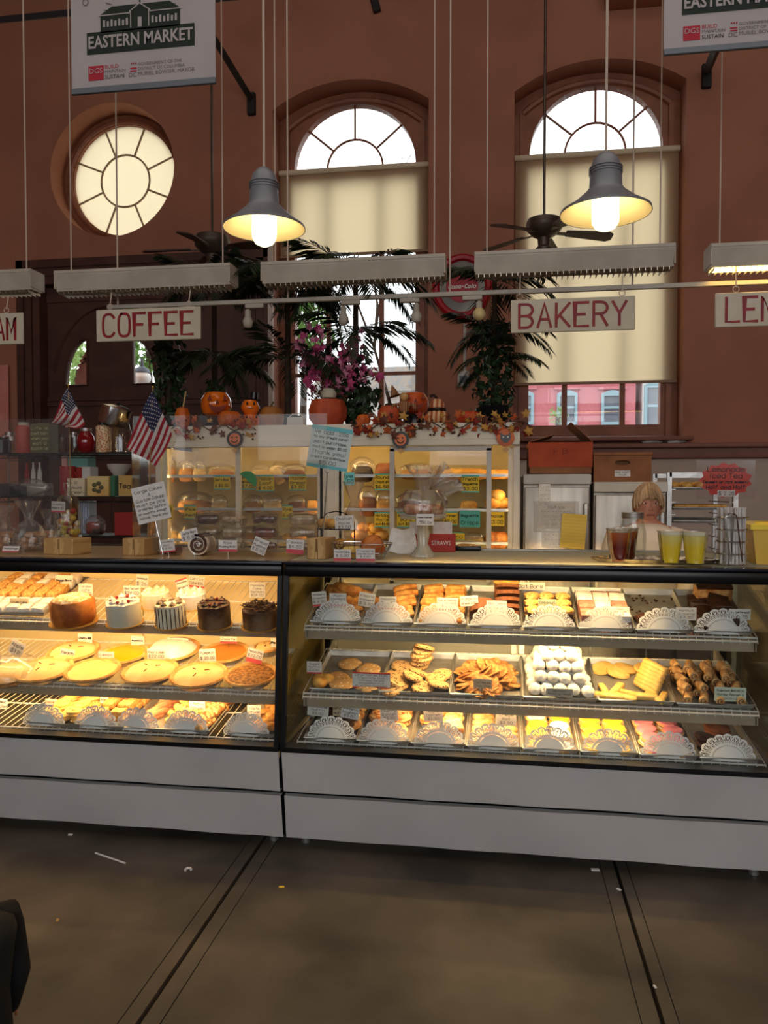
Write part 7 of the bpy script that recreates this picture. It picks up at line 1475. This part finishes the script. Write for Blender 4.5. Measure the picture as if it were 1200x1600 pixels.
# ceiling fans
FANM = mat('fan_bronze', (96, 82, 70), (82, 70, 60), .4, .4, scale=8); BLADE = mat('fan_blade', (92, 72, 58), (78, 60, 48), .55, scale=4)
def fan(px, py, Y, lab, rot):
    p = at(px, py, Y); u = mpp(p); t = thing('ceiling_fan', lab, 'ceiling fan', p, group='ceiling fans')
    G().lathe([(.02, 24*u), (26*u, 18*u), (28*u, 12*u), (27*u, 3*u), (18*u, -6*u), (10*u, -10*u), (9*u, -22*u), (13*u, -26*u), (11*u, -42*u), (0, -44*u)], 28).o('motor_housing', FANM, t)
    G().tube([(0, 0, 20*u), (0, 0, ZR-p.z)], .014, 8).o('down_rod', FANM, t)
    for k in range(5):
        a = rot+2*PI*k/5; M = RZ(a) @ RY(rad(5)) @ RX(rad(-11)); G().prism([(34*u, -8*u), (98*u, -14*u), (106*u, -8*u), (106*u, 8*u), (98*u, 14*u), (34*u, 8*u)], -.006, .006, M=M @ RX(PI/2)).o('blade', BLADE, t); G().bx(14*u, 40*u, -4*u, 4*u, -.012, -.004, M).o('blade_iron', FANM, t)
fan(850, 362, 7.9, 'bronze ceiling fan in front of the long blind', .12); fan(332, 388, 7.9, 'bronze ceiling fan above the palm by the door', .9)
# market banners
BAN = mat('banner_cloth', (186, 178, 176), (178, 170, 168), .7, scale=2); DG = mat('banner_green', (30, 42, 32), rough=.7); MR = mat('logo_red', (184, 40, 58), rough=.7); GRT = mat('grey_print', (110, 100, 100), rough=.7)
def banner(p0, p1, yb, Y, lab, slant=0):
    a, b = at(p0, yb, Y), at(p1, yb, Y); w = b.x-a.x; c = (a+b)/2; zb = c.z; u = w/225.; t = thing('market_banner', lab, 'banner', (c.x, Y, zb), group='market banners')
    Hb = 300*u; G().bx(-w/2, w/2, 0, .006, 8*u, Hb).o('banner_sheet', BAN, t, smooth=False); G().rbox((0, .003, 4*u), (w, .02, 9*u), .003, 1).o('bottom_bar', mat('banner_bar', (120, 126, 132), rough=.5, metal=.3), t); G().rbox((0, .003, Hb), (w, .02, 9*u), .003, 1).o('top_bar', MATS['banner_bar'], t)
    for s in (-1, 1): G().tube([(s*w*.4, .003, Hb), (s*w*.4, .003, ZR-zb)], .004, 5).o('hanging_wire', CORD, t)
    y = -.003; X0 = -3*u; Z = lambda q: (140-q)*u     # q = pixel row in the photo for the left banner
    G().bx(-84*u+X0, 84*u+X0, y, 0, Z(84), Z(52)).o('logo_bar', DG, t, smooth=False); printed('logo_lettering', 'EASTERN MARKET', 25*u, BAN, t, (X0, y*2, Z(68)), offset=.0022, sx=.8)
    g = G(); g.prism([(-62*u, Z(54)), (62*u, Z(54)), (62*u, Z(30)), (-62*u, Z(30))], y, 0); g.prism([(-64*u, Z(29)), (64*u, Z(29)), (46*u, Z(17)), (-44*u, Z(17))], y-.0004, 0); g.prism([(-14*u, Z(52)), (14*u, Z(52)), (14*u, Z(26)), (0, Z(16)), (-14*u, Z(26))], y-.0008, 0); g.bx(-1*u, 1*u, y-.0002, 0, Z(18), Z(2)); g.prism([(1*u, Z(10)), (11*u, Z(9)), (11*u, Z(2)), (1*u, Z(3))], y, 0); o = g.o('market_hall_print', DG, t, smooth=False); o.location.x = X0
    g = G(); y2 = -.0055
    g.ribbon([[(-64*u, Z(29)), (-16*u, Z(29))], [(16*u, Z(29)), (64*u, Z(29))], [(-16*u, Z(27)), (0, Z(16)), (16*u, Z(27))], [(-14*u, Z(27)), (-14*u, Z(50))], [(14*u, Z(27)), (14*u, Z(50))]], 1.6*u, y2)
    for s in (-1, 1):
        for k in range(7): g.bx(s*(20+6*k)*u-1.6*u, s*(20+6*k)*u+1.6*u, y2, y2+.001, Z(46), Z(38 if k % 2 else 36))
    g.bx(-3*u, 3*u, y2, y2+.001, Z(50), Z(36)); g.o('hall_windows', BAN, t, smooth=False).location.x = X0
    g = G()
    for k in range(17):
        aa = rad(8+164*k/16); g.ribbon([[(46*u*cos(aa), Z(30)+50*u*sin(aa)), (56*u*cos(aa), Z(30)+61*u*sin(aa))]], 1.4*u, y)
    g.o('sun_rays', GRT, t, smooth=False).location.x = X0
    for ch, aa in (('O', 165), ('N', 153), ('7', 27), ('3', 16)):
        o = printed('ring_lettering', ch, 15*u, GRT, t, (X0+88*u*cos(rad(aa)), y, Z(30)+88*u*sin(rad(aa)))); o.rotation_euler = (0, -rad(aa-90), 0)
    G().bx(-82*u+X0, -58*u+X0, y, 0, Z(122), Z(101)).o('red_logo', MR, t, smooth=False); printed('logo_letters', 'DGS', 11*u, BAN, t, (-70*u+X0, y*2, Z(109)))
    for tx, q, m, al, x, sz in (('BUILD', 104, MR, 'LEFT', -56, 8), ('MAINTAIN', 111, GRT, 'LEFT', -56, 7), ('SUSTAIN', 119, INK, 'LEFT', -56, 8), ('GOVERNMENT OF THE', 104, GRT, 'LEFT', -4, 6.6), ('DISTRICT OF COLUMBIA', 111, GRT, 'LEFT', -4, 6.6), ('MURIEL BOWSER, MAYOR', 118, GRT, 'LEFT', -4, 7.6)): printed('small_print', tx, sz*u, m, t, (x*u+X0, y, Z(q)), al)
    printed('small_print', 'DC', 9*u, GRT, t, (-12*u+X0, y, Z(119))); g = G(); [g.bx((-16+X0/u)*u, (-6+X0/u)*u, y, 0, Z(110+4*k), Z(108+4*k)) for k in range(2)]; [g.ball(((-14+3.5*k)*u+X0, y, Z(102)), (1.3*u, .0008, 1.3*u), 6, 4) for k in range(3)]; g.o('district_mark', MR, t, smooth=False)
banner(112, 337, 139, 4.3, 'pale market banner at the upper left before the round window'); banner(1037, 1290, 76, 4.1, 'pale market banner cut by the upper right corner')
# steel tie rods and wall brackets
IRON = mat('dark_iron', (34, 28, 26), rough=.6)
p = at(0, 31, 6.5); q = at(112, 20, 6.5); dx = q-p; tag(G().tube([p-dx*4, q+dx*6], .035, 4).o('tie_rod', IRON), 'long dark iron tie rod crossing behind the upper left banner', 'tie rod')
def brace(A, B, lab, foot=.1):
    a, b = at(*A, 8.2), at(*B, YW-.02); t = thing('roof_brace', lab, 'brace', b); G().tube([(0, 0, 0), a-b, (a-b)*2.2], .045, 4).o('strut', IRON, t); G().rbox((0, 0, -.05), (.1, .06, .26), .01, 1).o('wall_plate', IRON, t)
brace((338, 66), (393, 156), 'diagonal iron brace footed on the wall right of the round window'); brace((1118, 78), (1104, 112), 'diagonal iron brace under the right banner')
p = at(588, 12, YW-.03); t = thing('wall_bracket', 'short iron bracket at the top edge above the middle window', 'bracket', p); G().rbox((0, 0, .2), (.09, .05, .5), .01, 1, RY(-.25)).o('bracket_bar', IRON, t); G().tube([(.12, -.02, .1), (.2, -.3, .8)], .04, 4).o('strut', IRON, t)
p = at(1000, 6, YW-.03); o = G().rbox((0, 0, .1), (.75, .3, .22), .01, 1).o('corbel', WALLM); o.location = (p.x, YW-.151, p.z-.02); tag(o, 'painted wall corbel at the top edge above the long blind', 'corbel')
# red ringed mirror clock and thermostat
p = at(722, 448, YW-.05); u = mpp(p); t = thing('ringed_wall_sign', 'round wall sign with a thick red ring partly behind the palm', 'sign', p); RR_ = mat('gloss_red', (170, 22, 36), rough=.3)
G().tube([(41*u*cos(2*PI*k/40), 0, 45*u*sin(2*PI*k/40)) for k in range(40)], 6*u, 8, closed=True).o('red_ring', RR_, t); G().lathe([(38*u, 0), (38*u, .01)], 36, M=SCL(1, 1, 1.08) @ RX(PI/2)).o('mirror_face', mat('mirror_face', (170, 166, 156), (120, 116, 108), .2, .3, scale=2), t); G().lathe([(25*u, 0), (25*u, .006)], 30, M=RX(PI/2) @ T(0, 0, .012)).o('red_disc', RR_, t)
G().ribbon([[(x, z) for x, z in P] for P in write(['Coca-Cola'], 50*u, 16*u, slant=.25)], 1.4*u, -.022).o('script_lettering', PAPER, t, smooth=False)
p = at(724, 592, YW-.02); u = mpp(p); t = thing('wall_thermostat', 'small white thermostat box with a dark screen and conduit', 'thermostat', p); G().rbox((0, 0, 0), (18*u, .06, 24*u), .01, 2).o('case', WHITE, t); G().bx(-6*u, 6*u, -.034, -.03, -7*u, 4*u).o('screen', BLACK, t); G().tube([(2*u, 0, 12*u), (2*u, 0, 85*u)], .018, 6).o('conduit', WHITE, t)
# white window post beside the slim palm: bright jamb strip
p0, p1 = at(418, 640, YW-.08), at(424, 290, YW-.08); tag(G().rbox((0, 0, 0), (.06, .06, p1.z-p0.z), .008, 1).o('white_conduit', mat('white_pipe', (206, 190, 176), rough=.5)), 'white vertical pipe on the wall left of the middle window', 'pipe').location = ((p0.x+p1.x)/2, YW-.035, (p0.z+p1.z)/2)
# ================================================================ LABELS: tell alike neighbours apart by place where a row can be counted
from collections import defaultdict
bpy.context.view_layer.update()
_by = defaultdict(list)
for o in bpy.data.objects:
    if o.parent is None and o.get('category') and o.get('label'): _by[o['label']].append(o)
_NTH = ['first', 'second', 'third', 'fourth', 'fifth', 'sixth', 'seventh', 'eighth', 'ninth', 'tenth']
def _pix(o):
    v = _R.transposed() @ (o.matrix_world.translation-_C); return (600-FOC*v.x/v.z, 800+FOC*v.y/v.z)
for lab, os_ in _by.items():
    n = len(os_)
    if not 2 <= n <= 10: continue
    P = [(_pix(o), o) for o in os_]
    for ax, w in ((0, 'from the left'), (1, 'from the top')):
        Q = sorted(P, key=lambda q: q[0][ax]); gap = min(b[0][ax]-a[0][ax] for a, b in zip(Q, Q[1:]))
        if gap > 3:
            for k, (_, o) in enumerate(Q):
                s = '%s, %s %s' % (lab, _NTH[k], w)
                if len(s.split()) <= 16: o['label'] = s
            break
